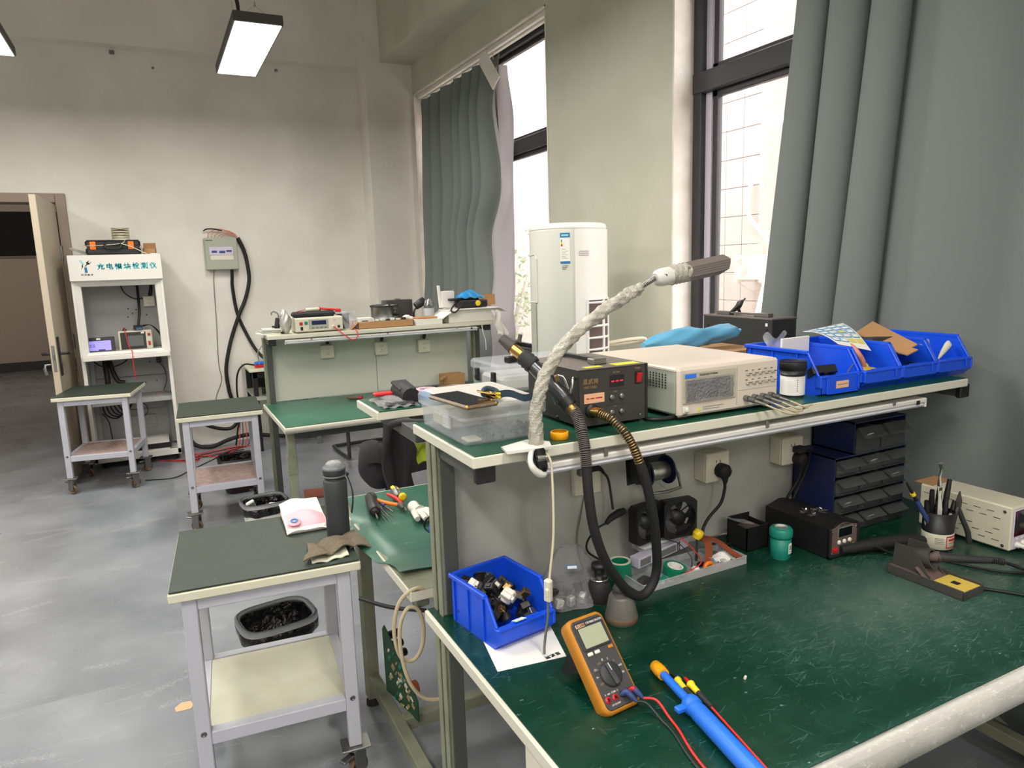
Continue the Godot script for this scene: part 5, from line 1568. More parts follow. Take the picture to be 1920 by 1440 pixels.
func hot_air() -> void:
	var t := thing("hot_air_station", "dark grey hot air rework station with a red display on the upper shelf", "rework station", v(0.854, S, -1.372))
	var w := 0.192
	var h := 0.143
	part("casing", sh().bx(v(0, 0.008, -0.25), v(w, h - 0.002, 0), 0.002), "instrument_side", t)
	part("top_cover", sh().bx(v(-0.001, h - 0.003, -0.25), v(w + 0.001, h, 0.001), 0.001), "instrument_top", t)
	part("front_panel", sh().bx(v(0, 0.008, 0), v(w - 0.006, h - 0.004, 0.002), 0.0005), "instrument_dark", t)
	part("edge_strip", sh().bx(v(w - 0.006, 0.008, -0.002), v(w + 0.001, h, 0.004), 0.001), "black_plastic", t)
	part("foot", sh().lathe([Vector2(0, 0), Vector2(0.01, 0), Vector2(0.01, 0.009), Vector2(0, 0.009)], 12), "black_rubber", t).position = v(0.02, 0, -0.02)
	part("foot", sh().lathe([Vector2(0, 0), Vector2(0.01, 0), Vector2(0.01, 0.009), Vector2(0, 0.009)], 12), "black_rubber", t).position = v(w - 0.02, 0, -0.02)
	part("foot", sh().lathe([Vector2(0, 0), Vector2(0.01, 0), Vector2(0.01, 0.009), Vector2(0, 0.009)], 12), "black_rubber", t).position = v(0.02, 0, -0.23)
	part("carry_handle", sh().bx(v(0.07, h, -0.075), v(0.108, h + 0.014, -0.045), 0.002), "dull_steel", t)
	part("carry_handle", sh().bx(v(0.086, h + 0.003, -0.235), v(0.094, h + 0.014, -0.07), 0.002).bx(v(0.078, h, -0.245), v(0.102, h + 0.014, -0.225), 0.002), "black_plastic", t)
	part("yellow_sticker", sh().bx(v(0.028, h, -0.032), v(0.075, h + 0.0006, -0.012)), "sticker_yellow", t)
	part("yellow_sticker", sh().bx(v(0.11, h, -0.04), v(0.18, h + 0.0006, -0.008)), "sticker_yellow", t)
	han("思威特", 0.0115, 0.003, "gold_ink", t, v(0.01, 0.108, 0.0024), Vector3.ZERO, 0.14)
	words("SWT-700D", 0.006, "gold_ink", t, v(0.011, 0.1, 0.0022))
	part("sticker", sh().bx(v(0.012, 0.062, 0.002), v(0.068, 0.085, 0.0028), 0.0003), "sticker_pink", t)
	part("sticker_text", sh().bx(v(0.018, 0.072, 0.0028), v(0.026, 0.075, 0.0031)).bx(v(0.029, 0.072, 0.0028), v(0.04, 0.075, 0.0031)).bx(v(0.043, 0.072, 0.0028), v(0.062, 0.075, 0.0031)), "red_ink", t)
	part("display", sh().bx(v(0.084, 0.095, 0.002), v(0.124, 0.122, 0.0035), 0.0006), "screen_black", t)
	var sg := sh()
	for i in 3:
		sg.bx(v(0.087 + i * 0.0125, 0.107, 0.0035), v(0.095 + i * 0.0125, 0.1095, 0.004))
	part("digit_segment", sg, "led_red", t)
	words("AIR TEMP", 0.0035, "gold_ink", t, v(0.092, 0.129, 0.0022))
	words("POWER", 0.0035, "gold_ink", t, v(0.156, 0.133, 0.0022))
	part("switch_frame", sh().bx(v(0.155, 0.096, 0.002), v(0.176, 0.126, 0.0045), 0.001), "black_plastic", t)
	part("power_switch", sh().at(v(0.1655, 0.111, 0.006), v(12, 0, 0)).box(Vector3.ZERO, v(0.0135, 0.023, 0.006), 0.001), "red_plastic", t, "red rocker switch")
	for q in [[0.088, 0.07], [0.116, 0.071], [0.088, 0.034], [0.116, 0.034]]:
		part("knob", sh().at(v(q[0], q[1], 0.002), v(90, 0, 0)).lathe([Vector2(0, 0.006), Vector2(0.0055, 0.006), Vector2(0.007, 0.004), Vector2(0.007, 0)], 16), "grey_plastic" if q[1] < 0.0 else "dull_steel", t)
	words("TEMP", 0.003, "gold_ink", t, v(0.094, 0.083, 0.0022))
	words("AIR", 0.003, "gold_ink", t, v(0.096, 0.048, 0.0022))
	part("panel_line", sh().bx(v(0.074, 0.052, 0.002), v(0.13, 0.0526, 0.0024)).bx(v(0.074, 0.088, 0.002), v(0.13, 0.0886, 0.0024)), "black_ink", t)
	part("screw", sh().at(v(0.168, 0.022, 0.002), v(90, 0, 0)).lathe([Vector2(0, 0.003), Vector2(0.003, 0.003), Vector2(0.004, 0)], 10), "dull_steel", t)
	part("side_screw", sh().at(v(0, 0.11, -0.03), v(0, 0, 90)).lathe([Vector2(0, 0.004), Vector2(0.004, 0.004), Vector2(0.005, 0)], 10).at(v(0, 0.115, -0.2), v(0, 0, 90)).lathe([Vector2(0, 0.004), Vector2(0.004, 0.004), Vector2(0.005, 0)], 10).at(v(0, 0.015, -0.1), v(0, 0, 90)).lathe([Vector2(0, 0.004), Vector2(0.004, 0.004), Vector2(0.005, 0)], 10), "black_plastic", t)
	part("hose_socket", sh().at(v(0.03, 0.045, 0), v(90, 0, 0)).lathe([Vector2(0, 0.012), Vector2(0.016, 0.012), Vector2(0.017, 0)], 20), "black_plastic", t)
	var st := sh()
	st.tube([v(-0.004, 0.06, -0.06), v(-0.03, 0.06, -0.06), v(-0.04, 0.1, -0.05), v(-0.045, 0.125, -0.04), v(-0.03, 0.128, -0.02), v(-0.022, 0.1, -0.01)], 0.003, 7)
	st.tube([v(-0.004, 0.06, -0.02), v(-0.02, 0.06, -0.02), v(-0.02, 0.1, -0.0), v(-0.012, 0.125, -0.005), v(0.0, 0.12, -0.02)], 0.003, 7)
	part("gun_rest", st, "chrome", t)
	# the hose: out of the front, down in a long loop over the bench, back up to the handle in its rest
	var a := v(0.884, 1.258, -1.36)
	var o := thing("hot_air_gun", "hot air gun resting beside the dark station, its black hose hanging in a long loop", "hot air gun", a)
	var e := func(x: float, y: float, z: float) -> Vector3: return v(x, y, z) - a
	part("collar", sh().rod(Vector3.ZERO, e.call(0.889, 1.257, -1.335), 0.0115, 18), "brass", o)
	var coil := sh()
	var p0 := [e.call(0.887, 1.257, -1.342), e.call(0.896, 1.25, -1.305), e.call(0.912, 1.222, -1.275), e.call(0.928, 1.185, -1.262), e.call(0.939, 1.15, -1.256)]
	coil.tube(p0, 0.009, 12)
	part("hose_sleeve", coil, "black_rubber", o)
	part("spring_guard", _spring(p0, 0.0097, 26), "brass", o)
	part("hose", sh().tube([e.call(0.939, 1.152, -1.256), e.call(0.955, 1.105, -1.255), e.call(0.985, 1.01, -1.265), e.call(1.008, 0.92, -1.283), e.call(1.018, 0.865, -1.295), e.call(1.006, 0.826, -1.297), e.call(0.978, 0.808, -1.295), e.call(0.94, 0.822, -1.287), e.call(0.897, 0.868, -1.278), e.call(0.848, 0.94, -1.266), e.call(0.815, 1.02, -1.256), e.call(0.8, 1.1, -1.252), e.call(0.797, 1.17, -1.255)], 0.0112, 14), "black_rubber", o)
	var p1 := [e.call(0.797, 1.165, -1.255), e.call(0.799, 1.2, -1.262), e.call(0.803, 1.235, -1.28), e.call(0.807, 1.262, -1.302), e.call(0.806, 1.278, -1.32)]
	part("hose_sleeve", sh().tube(p1, 0.0105, 12), "black_rubber", o)
	part("spring_guard", _spring(p1, 0.0122, 32), "instrument_top", o)
	var c0: Vector3 = e.call(0.806, 1.275, -1.318)
	var c1: Vector3 = e.call(0.789, 1.313, -1.345)
	part("collar", sh().rod(c0, c0.lerp(c1, 0.3), 0.0125, 18), "brass", o)
	part("end_cap", sh().rod(c0.lerp(c1, 0.3), c0.lerp(c1, 0.7), 0.0185, 20, 0.02), "black_plastic", o)
	var c2: Vector3 = e.call(0.752, 1.372, -1.4)
	var hd := part("handle", sh().tube([c0.lerp(c1, 0.6), c1, c1.lerp(c2, 0.5), c2], [0.017, 0.0185, 0.0185, 0.017], 20, false), "dark_chrome", o)
	part("handle_label", sh().at(c1.lerp(c2, 0.35) + v(0.009, 0.0055, 0.0155), v(32, 10, -53)).box(Vector3.ZERO, v(0.05, 0.01, 0.003), 0.001), "gold_ink", hd)
	var c3: Vector3 = e.call(0.735, 1.395, -1.425)
	part("ribbed_head", sh().tube([c2, c2.lerp(c3, 0.25), c2.lerp(c3, 0.3), c2.lerp(c3, 0.5), c2.lerp(c3, 0.55), c2.lerp(c3, 0.8), c3], [0.019, 0.021, 0.018, 0.021, 0.018, 0.02, 0.015], 20, false), "black_rubber", o)
	var c4: Vector3 = e.call(0.722, 1.412, -1.443)
	part("collar", sh().rod(c3, c4, 0.0125, 18), "brass", o)
	var c5: Vector3 = e.call(0.705, 1.433, -1.465)
	part("nozzle", sh().tube([c4, c4.lerp(c5, 0.4), c5], [0.015, 0.0135, 0.011], 18, false).rod(c4.lerp(c5, 0.4), c4.lerp(c5, 0.4) + v(0.03, 0.008, 0.005), 0.004).rod(c4.lerp(c5, 0.4) + v(0.025, 0.002, 0.005), c4.lerp(c5, 0.4) + v(0.03, 0.02, 0.005), 0.005), "stand_grey", o)


func _spring(path: Array, r: float, turns: int) -> Shape:
	# rings along a path, like the coils of a bend guard
	var c := Curve3D.new()
	for i in path.size():
		var d: Vector3 = (path[mini(i + 1, path.size() - 1)] - path[maxi(i - 1, 0)]) * 0.17
		c.add_point(path[i], -d, d)
	var L := c.get_baked_length()
	var s := sh()
	for i in turns:
		var t := L * (i + 0.5) / turns
		var p := c.sample_baked(t)
		var d := (c.sample_baked(minf(t + 0.002, L)) - c.sample_baked(maxf(t - 0.002, 0.0))).normalized()
		var u := d.cross(Vector3(0.2, 0.3, 0.9)).normalized()
		var w := d.cross(u)
		var ring := []
		for k in 16:
			ring.append(p + (u * cos(TAU * k / 16) + w * sin(TAU * k / 16)) * r)
		s.tube(ring, minf(L / turns * 0.27, 0.0016), 5, false, true)
	return s


func gooseneck() -> void:
	var o := v(0.70, 1.22, -1.285)
	var t := thing("clip_lamp", "flexible clip-on bench lamp wrapped in crinkled film, clamped to the upper shelf's front edge", "lamp", o)
	var e := func(x: float, y: float, z := -1.297) -> Vector3: return v(x, y, z) - o
	# clamp: a white upper jaw on the shelf, a hanging lower jaw with a dark spring between
	part("upper_jaw", sh().loft([[e.call(0.618, 1.2145, -1.275), e.call(0.715, 1.2145, -1.262), e.call(0.73, 1.2145, -1.3), e.call(0.70, 1.2145, -1.34), e.call(0.625, 1.2145, -1.315)], [e.call(0.616, 1.221, -1.275), e.call(0.715, 1.221, -1.26), e.call(0.732, 1.221, -1.3), e.call(0.70, 1.221, -1.342), e.call(0.623, 1.221, -1.315)]], -1), "white_plastic", t)
	part("lower_jaw", sh().tube([e.call(0.672, 1.214, -1.272), e.call(0.664, 1.196, -1.262), e.call(0.668, 1.182, -1.258), e.call(0.682, 1.168, -1.262), e.call(0.698, 1.162, -1.27), e.call(0.709, 1.165, -1.285)], [0.006, 0.006, 0.007, 0.008, 0.009, 0.006], 10).tube([e.call(0.70, 1.165, -1.275), e.call(0.69, 1.18, -1.31), e.call(0.69, 1.186, -1.34)], [0.01, 0.008, 0.005], 8), "white_plastic", t)
	part("inner_plate", sh().tube([e.call(0.69, 1.215, -1.278), e.call(0.691, 1.195, -1.272), e.call(0.696, 1.178, -1.268), e.call(0.702, 1.17, -1.272)], [0.018, 0.016, 0.013, 0.008], 10), "screen_black", t)
	part("spring", _spring([e.call(0.678, 1.2, -1.258), e.call(0.70, 1.2, -1.256)], 0.006, 9), "chrome", t)
	# the wrapped neck: bunched film with folds
	var neck := [e.call(0.699, 1.22), e.call(0.697, 1.245), e.call(0.699, 1.285), e.call(0.708, 1.33), e.call(0.726, 1.372), e.call(0.755, 1.41), e.call(0.79, 1.443), e.call(0.835, 1.472), e.call(0.88, 1.498), e.call(0.93, 1.522), e.call(0.975, 1.541)]
	var c := Curve3D.new()
	for i in neck.size():
		var d: Vector3 = (neck[mini(i + 1, neck.size() - 1)] - neck[maxi(i - 1, 0)]) * 0.17
		c.add_point(neck[i], -d, d)
	var L := c.get_baked_length()
	var rings := []
	var n := 90
	for i in n + 1:
		var s := float(i) / n
		var p := c.sample_baked(L * s)
		var d := (c.sample_baked(minf(L * s + 0.003, L)) - c.sample_baked(maxf(L * s - 0.003, 0.0))).normalized()
		var u := d.cross(Vector3(0, 0, 1)).normalized()
		var w := d.cross(u)
		var ring := []
		for k in 22:
			var a := TAU * k / 22
			var r := 0.0135 + 0.0025 * smoothstep(0.15, 0.0, s) + 0.0016 * sin(a * 3.0 + s * 40.0) + 0.0012 * sin(a * 5.0 - s * 95.0) + 0.0018 * sin(s * 150.0 + a) * (0.4 + 0.6 * smoothstep(0.75, 1.0, s)) - 0.003 * smoothstep(0.94, 1.0, s)
			ring.append(p + (u * cos(a) + w * sin(a)) * r)
		rings.append(ring)
	part("wrapped_neck", sh().loft(rings), "wrap_film", t)
	var tip := [e.call(0.972, 1.54), e.call(0.995, 1.551), e.call(1.018, 1.562)]
	part("neck_end", sh().tube(tip, 0.004, 8), "black_plastic", t)
	part("neck_coil", _spring(tip, 0.005, 14), "chrome", t)
	# head: a round white socket, tape, and a ribbed black hood
	var d := v(1.0, 0.135, 0.0).normalized()
	var h0: Vector3 = e.call(1.012, 1.558)
	var h1 := h0 + d * 0.045
	part("head_socket", sh().tube([h0, h0 + d * 0.006, h0 + d * 0.02, h1], [0.012, 0.018, 0.0205, 0.0205], 20, false), "bin_white", t)
	part("socket_hole", sh().at(h0 + d * 0.012 + v(0.004, 0.004, 0.0175), v(0, -20, 0)).box(Vector3.ZERO, v(0.007, 0.008, 0.003)), "black_ink", t)
	var tp := []
	for i in 26:
		var s := float(i) / 25.0
		var p := h1 + d * (s * 0.05 - 0.004)
		var ring := []
		for k in 22:
			var a := TAU * k / 22
			var r := 0.0215 + 0.0015 * sin(a * 4.0 + s * 22.0) + 0.001 * sin(s * 50.0 - a * 3.0)
			ring.append(p + v(-d.y, d.x, 0) * cos(a) * r + v(0, 0, 1) * sin(a) * r)
		tp.append(ring)
	part("tape_wrap", sh().loft(tp), "wrap_film", t)
	var hb := h1 + d * 0.035
	var hood := []
	for s in [0.0, 1.0]:
		var ring := []
		for k in 48:
			var a := TAU * k / 48
			var r := (0.0205 + (0.0006 if k % 2 == 0 else 0.0)) * (1.0 / maxf(absf(cos(fmod(a + TAU, TAU / 6.0) - TAU / 12.0)), 0.5)) * 0.93
			ring.append(hb + d * (0.118 * s + (0.011 * cos(a - 0.9) if s > 0.5 else 0.0)) + v(-d.y, d.x, 0) * cos(a) * r + v(0, 0, 1) * sin(a) * r)
		hood.append(ring)
	part("hood", sh().loft(hood, -1), "instrument_top", t)
	# its cord drops to an inline switch and on to the bench
	part("cord", sh().tube([e.call(0.706, 1.21, -1.275), e.call(0.712, 1.19, -1.262), e.call(0.713, 1.16, -1.258), e.call(0.711, 1.09, -1.252), e.call(0.708, 1.02, -1.25), e.call(0.698, 0.945, -1.25), e.call(0.697, 0.93, -1.25)], 0.0028, 8), "ivory_cable", t)
	part("inline_switch", sh().at(e.call(0.693, 0.908, -1.25), v(4, 25, 4)).box(Vector3.ZERO, v(0.014, 0.052, 0.017), 0.003).at(e.call(0.687, 0.906, -1.245), v(4, 25, 4)).box(Vector3.ZERO, v(0.006, 0.02, 0.01), 0.003), "ivory_plastic", t)
	part("lower_cord", sh().tube([e.call(0.692, 0.882, -1.25), e.call(0.693, 0.84, -1.255), e.call(0.692, 0.81, -1.262), e.call(0.688, 0.775, -1.264), e.call(0.685, 0.757, -1.26)], [0.003, 0.0028, 0.003, 0.003, 0.003], 8), "grey_plastic", t)


func blue_bins() -> void:
	var t := parts_bin("leftmost blue bin on the upper shelf, with a vertical front and pink sticker", v(1.618, S, -1.343), 0, 0.162, 0.28, 0.121, false)
	part("sticker", sh().bx(v(0.055, 0.018, 0.004), v(0.105, 0.038, 0.005)), "sticker_pink", t, "pink label strip")
	part("sticker_text", sh().bx(v(0.06, 0.027, 0.005), v(0.1, 0.03, 0.0054)), "grey_ink", t)
	var rw := ["second blue bin in the row on the upper shelf, holding orange-brown cable", "third blue bin on the upper shelf, a cardboard sheet leaning out of it", "rightmost blue bin at the curtain end of the upper shelf, nearly empty"]
	for i in 3:
		parts_bin(rw[i], v(1.787 + i * 0.167, S, -1.335), 0, 0.16, 0.30, 0.121, true)
	# contents, each a thing of its own
	t = thing("small_fan", "small black fan lying in the first blue bin of the upper shelf", "fan", v(1.665, S + 0.045, -1.42), 0)
	t.rotation_degrees = v(58, -12, 4)
	_fan(t, 0.075, 0.022)
	single("yellowed_roll", sh().tube([v(0, 0, 0), v(0.006, 0.012, -0.01), v(0.016, 0.012, -0.02), v(0.026, 0.002, -0.02)], [0.012, 0.016, 0.017, 0.013], 12), "leaf_yellow", "crumpled yellowish film roll in the front corner of the first blue bin", "film", v(1.632, S + 0.03, -1.378))
	single("white_card", sh().bx(v(0, 0, 0), v(0.125, 0.1, 0.008), 0.002), "white_paper", "white boxy card standing in the first blue bin", "card", v(1.648, S + 0.045, -1.52), 4)
	single("plastic_sleeve", sh().sheet(10, 8, func(a: float, c: float) -> Vector3: return v(a * 0.1, c * 0.05 + 0.012 * sin(a * 9.0), -0.02 * a + 0.01 * sin(c * 5.0 + a * 3.0)), 0.0006), "clear_plastic", "clear plastic sleeve poking out at the back of the first blue bin", "plastic sleeve", v(1.63, S + 0.1, -1.56))
	t = thing("printed_sheet", "bent printed sheet with blue-outlined boxes and yellow areas lying over the blue bins", "paper", v(1.787, 1.366, -1.56))
	var sf := func(a: float, c: float) -> Vector3: return Vector3.ZERO.lerp(v(0.204, 0.012, -0.02), a).lerp(v(0.014, -0.03, 0.12).lerp(v(0.12, -0.055, 0.15), a), c) + v(0, 0.012 * sin(PI * c), 0)
	part("sheet", sh().sheet(12, 12, sf, 0.0008), "white_paper", t)
	for i in 4:
		for j in 5:
			var yel: bool = (i == 2 and j == 2) or (i >= 2 and j == 4)
			var a0 := 0.05 + i * 0.235
			var c0 := 0.03 + j * 0.17
			var mk_patch := func(g: float, lift: float) -> Shape: return sh().sheet(3, 3, func(a: float, c: float) -> Vector3: return sf.call(lerpf(a0 + g, a0 + 0.21 - g, a), lerpf(c0 + g, c0 + 0.145 - g, c)) + v(0, lift, lift * 0.3), 0.0003)
			part("printed_box", mk_patch.call(0.0, 0.001), "map_blue" if not (i >= 2 and j == 4) else "leaf_yellow", t)
			part("printed_box", mk_patch.call(0.028, 0.0015), "leaf_yellow" if yel else "white_paper", t)
	t = thing("flat_cable", "loop of orange-brown hose in the second blue bin", "hose", v(1.86, S + 0.05, -1.43))
	var loop := []
	for k in 14:
		var a := TAU * k / 14
		loop.append(v(0.012 * sin(a * 2.0), 0.045 * sin(a) + 0.02, -0.05 * cos(a) - 0.02))
	part("hose", sh().tube(loop, 0.0075, 10, true, true), "pink_wire", t)
	part("hose_end", sh().tube([v(0, 0.06, -0.02), v(-0.03, 0.04, 0.02), v(-0.06, 0.03, 0.03)], 0.006, 8), "copper_flat", t)
	single("film_scrap", sh().sheet(12, 8, func(a: float, c: float) -> Vector3: return v(a * 0.11, 0.012 * sin(a * 8.0 + c * 5.0) + 0.02 * c, -c * 0.06 + 0.006 * sin(a * 14.0)), 0.001), "sponge", "yellow-red crumpled scraps at the front of the second blue bin", "scraps", v(1.80, S + 0.035, -1.37))
	cable("thin_red_lead", "thin red-black lead poking over the edge between the first two blue bins", [v(1.74, S + 0.05, -1.36), v(1.765, S + 0.068, -1.365), v(1.79, S + 0.078, -1.37), v(1.81, S + 0.07, -1.38)], 0.0016, "flask_amber")
	t = thing("cardboard_sheet", "brown cardboard sheet leaning out of the third blue bin", "cardboard", v(2.014, 1.345, -1.55))
	part("sheet", sh().sheet(6, 6, func(a: float, c: float) -> Vector3: return Vector3.ZERO.lerp(v(0.15, 0.024, -0.05), a).lerp(v(-0.03, -0.047, 0.18).lerp(v(0.05, -0.026, 0.18), a), c), 0.004).sheet(3, 3, func(a: float, c: float) -> Vector3: return v(-0.028, -0.046, 0.178).lerp(v(0.02, -0.034, 0.178), a) + v(0.004 * c, -0.004 * c, 0.022 * c), 0.004), "cardboard", t)
	for i in 4:
		single("component", sh().at(Vector3.ZERO, v(20 * i, 35 * i, 15)).box(Vector3.ZERO, v(0.04, 0.026, 0.018), 0.003), "bin_white" if i % 2 == 0 else "black_plastic", ["white block at the front of the third blue bin", "black block beside the white one in the third blue bin", "white block under the cardboard in the third blue bin", "black block at the back of the third blue bin"][i], "component", v(1.985 + 0.028 * i, S + 0.03 + 0.008 * (i % 2), -1.385 - 0.03 * (i % 3)))
	t = thing("clear_tube", "clear plastic piece with a red and white sticker in the rightmost blue bin", "plastic part", v(2.165, S + 0.04, -1.40), 0)
	t.rotation_degrees = v(30, 20, 20)
	part("tube", sh().rod(v(0, 0, 0), v(-0.02, 0.07, -0.04), 0.016, 14), "clear_plastic", t)
	part("sticker", sh().at(v(0.006, 0.005, 0.012)).box(Vector3.ZERO, v(0.02, 0.022, 0.004), 0.001), "red_plastic", t)
	part("sticker", sh().at(v(0.006, 0.005, 0.0145)).box(Vector3.ZERO, v(0.012, 0.014, 0.001)), "white_paper", t)
	single("paper_twist", sh().tube([v(0, 0, 0), v(0.04, 0.02, -0.01), v(0.075, 0.035, -0.02), v(0.085, 0.045, -0.025)], [0.003, 0.009, 0.012, 0.006], 6), "ivory_plastic", "twisted beige paper lying in the rightmost blue bin", "paper", v(2.17, S + 0.055, -1.37))
	single("dark_mesh_part", sh().bx(v(0, 0, 0), v(0.12, 0.05, 0.14), 0.01), "dark_plastic", "dark part filling the back of the third blue bin", "component", v(1.99, S + 0.075, -1.6), -6)


func _fan(t: Node3D, s: float, d: float) -> void:
	# square axial fan: frame with a round opening, hub, blades, struts; stands on its edge at the origin, facing +z
	var hf := s / 2
	var fr := sh()
	var n := 40
	var outer := []
	var inner := []
	for k in n:
		var a := TAU * (k + 0.5) / n
		var m := maxf(absf(cos(a)), absf(sin(a)))
		outer.append(v(cos(a) / m * hf, sin(a) / m * hf + hf, 0))
		inner.append(v(cos(a) * hf * 0.92, sin(a) * hf * 0.92 + hf, 0))
	var off := v(0, 0, d)
	fr.flat()
	for k in n:
		var j := (k + 1) % n
		fr.poly([outer[k] + off, outer[j] + off, inner[j] + off, inner[k] + off], Vector3.BACK)
		fr.poly([outer[k], outer[j], inner[j], inner[k]], Vector3.FORWARD)
		fr.poly([outer[k], outer[j], outer[j] + off, outer[k] + off], outer[k] - v(0, hf, 0))
		fr.poly([inner[k], inner[j], inner[j] + off, inner[k] + off], v(0, hf, 0) - inner[k])
	part("frame", fr, "black_plastic", t)
	part("hub", sh().at(v(0, hf, d * 0.1), v(90, 0, 0)).lathe([Vector2(0, 0), Vector2(hf * 0.4, 0), Vector2(hf * 0.4, d * 0.7), Vector2(0, d * 0.72)], 18), "black_plastic", t)
	for k in 5:
		var a := TAU * k / 5
		part("blade", sh().sheet(5, 2, func(u: float, w: float) -> Vector3:
			var r := lerpf(hf * 0.38, hf * 0.88, u)
			var b := a + (w - 0.5) * 0.9 + u * 0.25
			return v(cos(b) * r, sin(b) * r + hf, d * lerpf(0.2, 0.75, w)), 0.0012), "dark_plastic", t)
	var st := sh()
	for k in 3:
		var a := TAU * k / 3 + 0.5
		st.rod(v(cos(a) * hf * 0.3, sin(a) * hf * 0.3 + hf, d * 0.06), v(cos(a) * hf * 0.93, sin(a) * hf * 0.93 + hf, d * 0.06), 0.002, 5)
	part("strut", st, "black_plastic", t)


# ---------------------------------------------------------------- on the near bench
func bench_things() -> void:
	# blue bin full of connectors, standing on a sheet of paper
	var bp := v(0.605, D + 0.0015, -1.318)
	parts_bin("blue parts bin heaped with black connectors at the left end of the near bench top", bp, 9.0, 0.155, 0.2, 0.118, true)
	var bt := Transform3D(Basis(Vector3.UP, deg_to_rad(9.0)), bp)
	var stk := single("bin_sticker", sh().at(Vector3.ZERO, v(-18, 0, 0)).box(Vector3.ZERO, v(0.026, 0.002, 0.016), 0.0005), "white_paper", "white label with a pale blue edge on the front lip of the connector bin", "sticker", bt * v(0.058, 0.0605, -0.005), 9)
	part("border", sh().at(Vector3.ZERO, v(-18, 0, 0)).box(v(0, -0.0006, 0), v(0.03, 0.0016, 0.02), 0.0005), "pale_teal_ink", stk)
	var rr := RandomNumberGenerator.new()
	rr.seed = 77
	var kinds := [["round", "black round socket with bright pins"], ["block", "black ribbed connector block"], ["white", "white plastic connector shell"], ["metal", "grey metal connector clip"]]
	for i in 46:
		var k: int = [0, 1, 1, 2, 3, 1, 3, 0, 1, 3][i % 10]
		var lx := rr.randf_range(0.024, 0.131)
		var lz := rr.randf_range(-0.178, -0.05)
		var layer := i / 16
		var y := 0.022 + layer * 0.024 + 0.02 * (-lz / 0.19) + rr.randf() * 0.008
		var p := bt * v(lx, y, lz)
		var s: Array = kinds[k]
		var t := thing("connector", s[1] + " heaped in the near bench's blue bin", "connector", p, 0, "connectors heaped in the blue bin: " + s[0])
		t.rotation_degrees = v(rr.randf_range(-55, 55), rr.randf() * 360, rr.randf_range(-55, 55))
		if k == 0:
			part("shell", sh().lathe([Vector2(0, -0.01), Vector2(0.016, -0.01), Vector2(0.016, 0.006), Vector2(0.018, 0.006), Vector2(0.018, 0.01), Vector2(0, 0.01)], 18), "black_plastic", t)
			part("pin", sh().rod(v(-0.006, 0.01, 0), v(-0.006, 0.014, 0), 0.003).rod(v(0.006, 0.01, 0), v(0.006, 0.014, 0), 0.003), "chrome", t)
		elif k == 1:
			var b := sh().box(Vector3.ZERO, v(0.024, 0.018, 0.05), 0.002)
			for e in 4:
				b.box(v(0.0, 0.0095, -0.016 + e * 0.01), v(0.018, 0.002, 0.003))
			part("shell", b, "black_plastic", t)
			part("cap", sh().box(v(0, 0.0, 0.026), v(0.012, 0.008, 0.003), 0.001), "ivory_plastic" if i % 3 == 0 else "black_plastic", t)
		elif k == 2:
			part("shell", sh().box(Vector3.ZERO, v(0.026, 0.02, 0.028), 0.002).box(v(0, 0.0, 0.016), v(0.02, 0.014, 0.008), 0.001).box(v(0, 0.011, 0), v(0.004, 0.003, 0.024), 0.0005), "white_plastic", t)
		else:
			part("clip", sh().box(Vector3.ZERO, v(0.02, 0.008, 0.03), 0.001).box(v(0, 0.007, -0.008), v(0.016, 0.01, 0.01), 0.001).rod(v(-0.005, 0, 0.015), v(-0.005, 0.006, 0.035), 0.0012).rod(v(0.005, 0, 0.015), v(0.007, -0.004, 0.034), 0.0012), "dull_steel" if i % 4 else "brass", t)
	t_paper()
	# plastic bag of connectors
	var t := thing("plastic_bag", "clear plastic bag of grey connectors slumped against the panel beside the blue bin", "bag", v(0.875, D, -1.46))
	var rings := []
	for i in 14:
		var s := i / 13.0
		var ring := []
		for k in 30:
			var a := TAU * k / 30
			var rx := lerpf(0.085, 0.03, s * s) * (1.0 + 0.08 * sin(a * 5.0 + s * 9.0) + 0.06 * sin(a * 9.0 - s * 14.0))
			var rz := lerpf(0.06, 0.012, s) * (1.0 + 0.1 * sin(a * 6.0 + s * 7.0))
			ring.append(v(cos(a) * rx + 0.01 * s, 0.002 + s * 0.13 + 0.004 * sin(a * 3.0) * s, sin(a) * rz - 0.03 * s))
		rings.append(ring)
	part("film", sh().loft(rings), "poly_bag", t)
	part("zip_label", sh().at(v(-0.01, 0.1, 0.024), v(-32, 0, -10)).box(Vector3.ZERO, v(0.03, 0.011, 0.001), 0.0003), "blue_ink", t)
	part("zip_label", sh().at(v(-0.01, 0.1, 0.0248), v(-32, 0, -10)).box(Vector3.ZERO, v(0.026, 0.007, 0.001), 0.0003), "white_paper", t)
	for i in 8:
		var c := single("bagged_connector", sh().box(Vector3.ZERO, v(0.02, 0.024, 0.016), 0.002).at(v(0, 0.0, 0.0085), v(90, 0, 0)).lathe([Vector2(0, 0), Vector2(0.004, 0), Vector2(0.004, 0.001), Vector2(0, 0.001)], 10), "bin_white" if i < 4 else "dark_plastic", "pale or dark connector seen through the plastic bag on the near bench", "connector", v(0.82 + 0.034 * (i % 4), D + 0.018 + 0.02 * (i / 4), -1.425 - 0.02 * (i / 4)), 20.0 * i, "connectors inside the plastic bag")
		c.rotation_degrees.z = 15 * (i % 3) - 15
	# flux dispenser bottles
	t = thing("dispenser_bottle", "grey conical solvent bottle with a dark metal pump top in front of the hose loop", "bottle", v(0.925, D, -1.31))
	part("body", sh().lathe([Vector2(0, 0), Vector2(0.036, 0), Vector2(0.039, 0.004), Vector2(0.039, 0.018), Vector2(0.036, 0.028), Vector2(0.03, 0.062), Vector2(0.026, 0.068), Vector2(0, 0.068)], 30), "flask_grey", t)
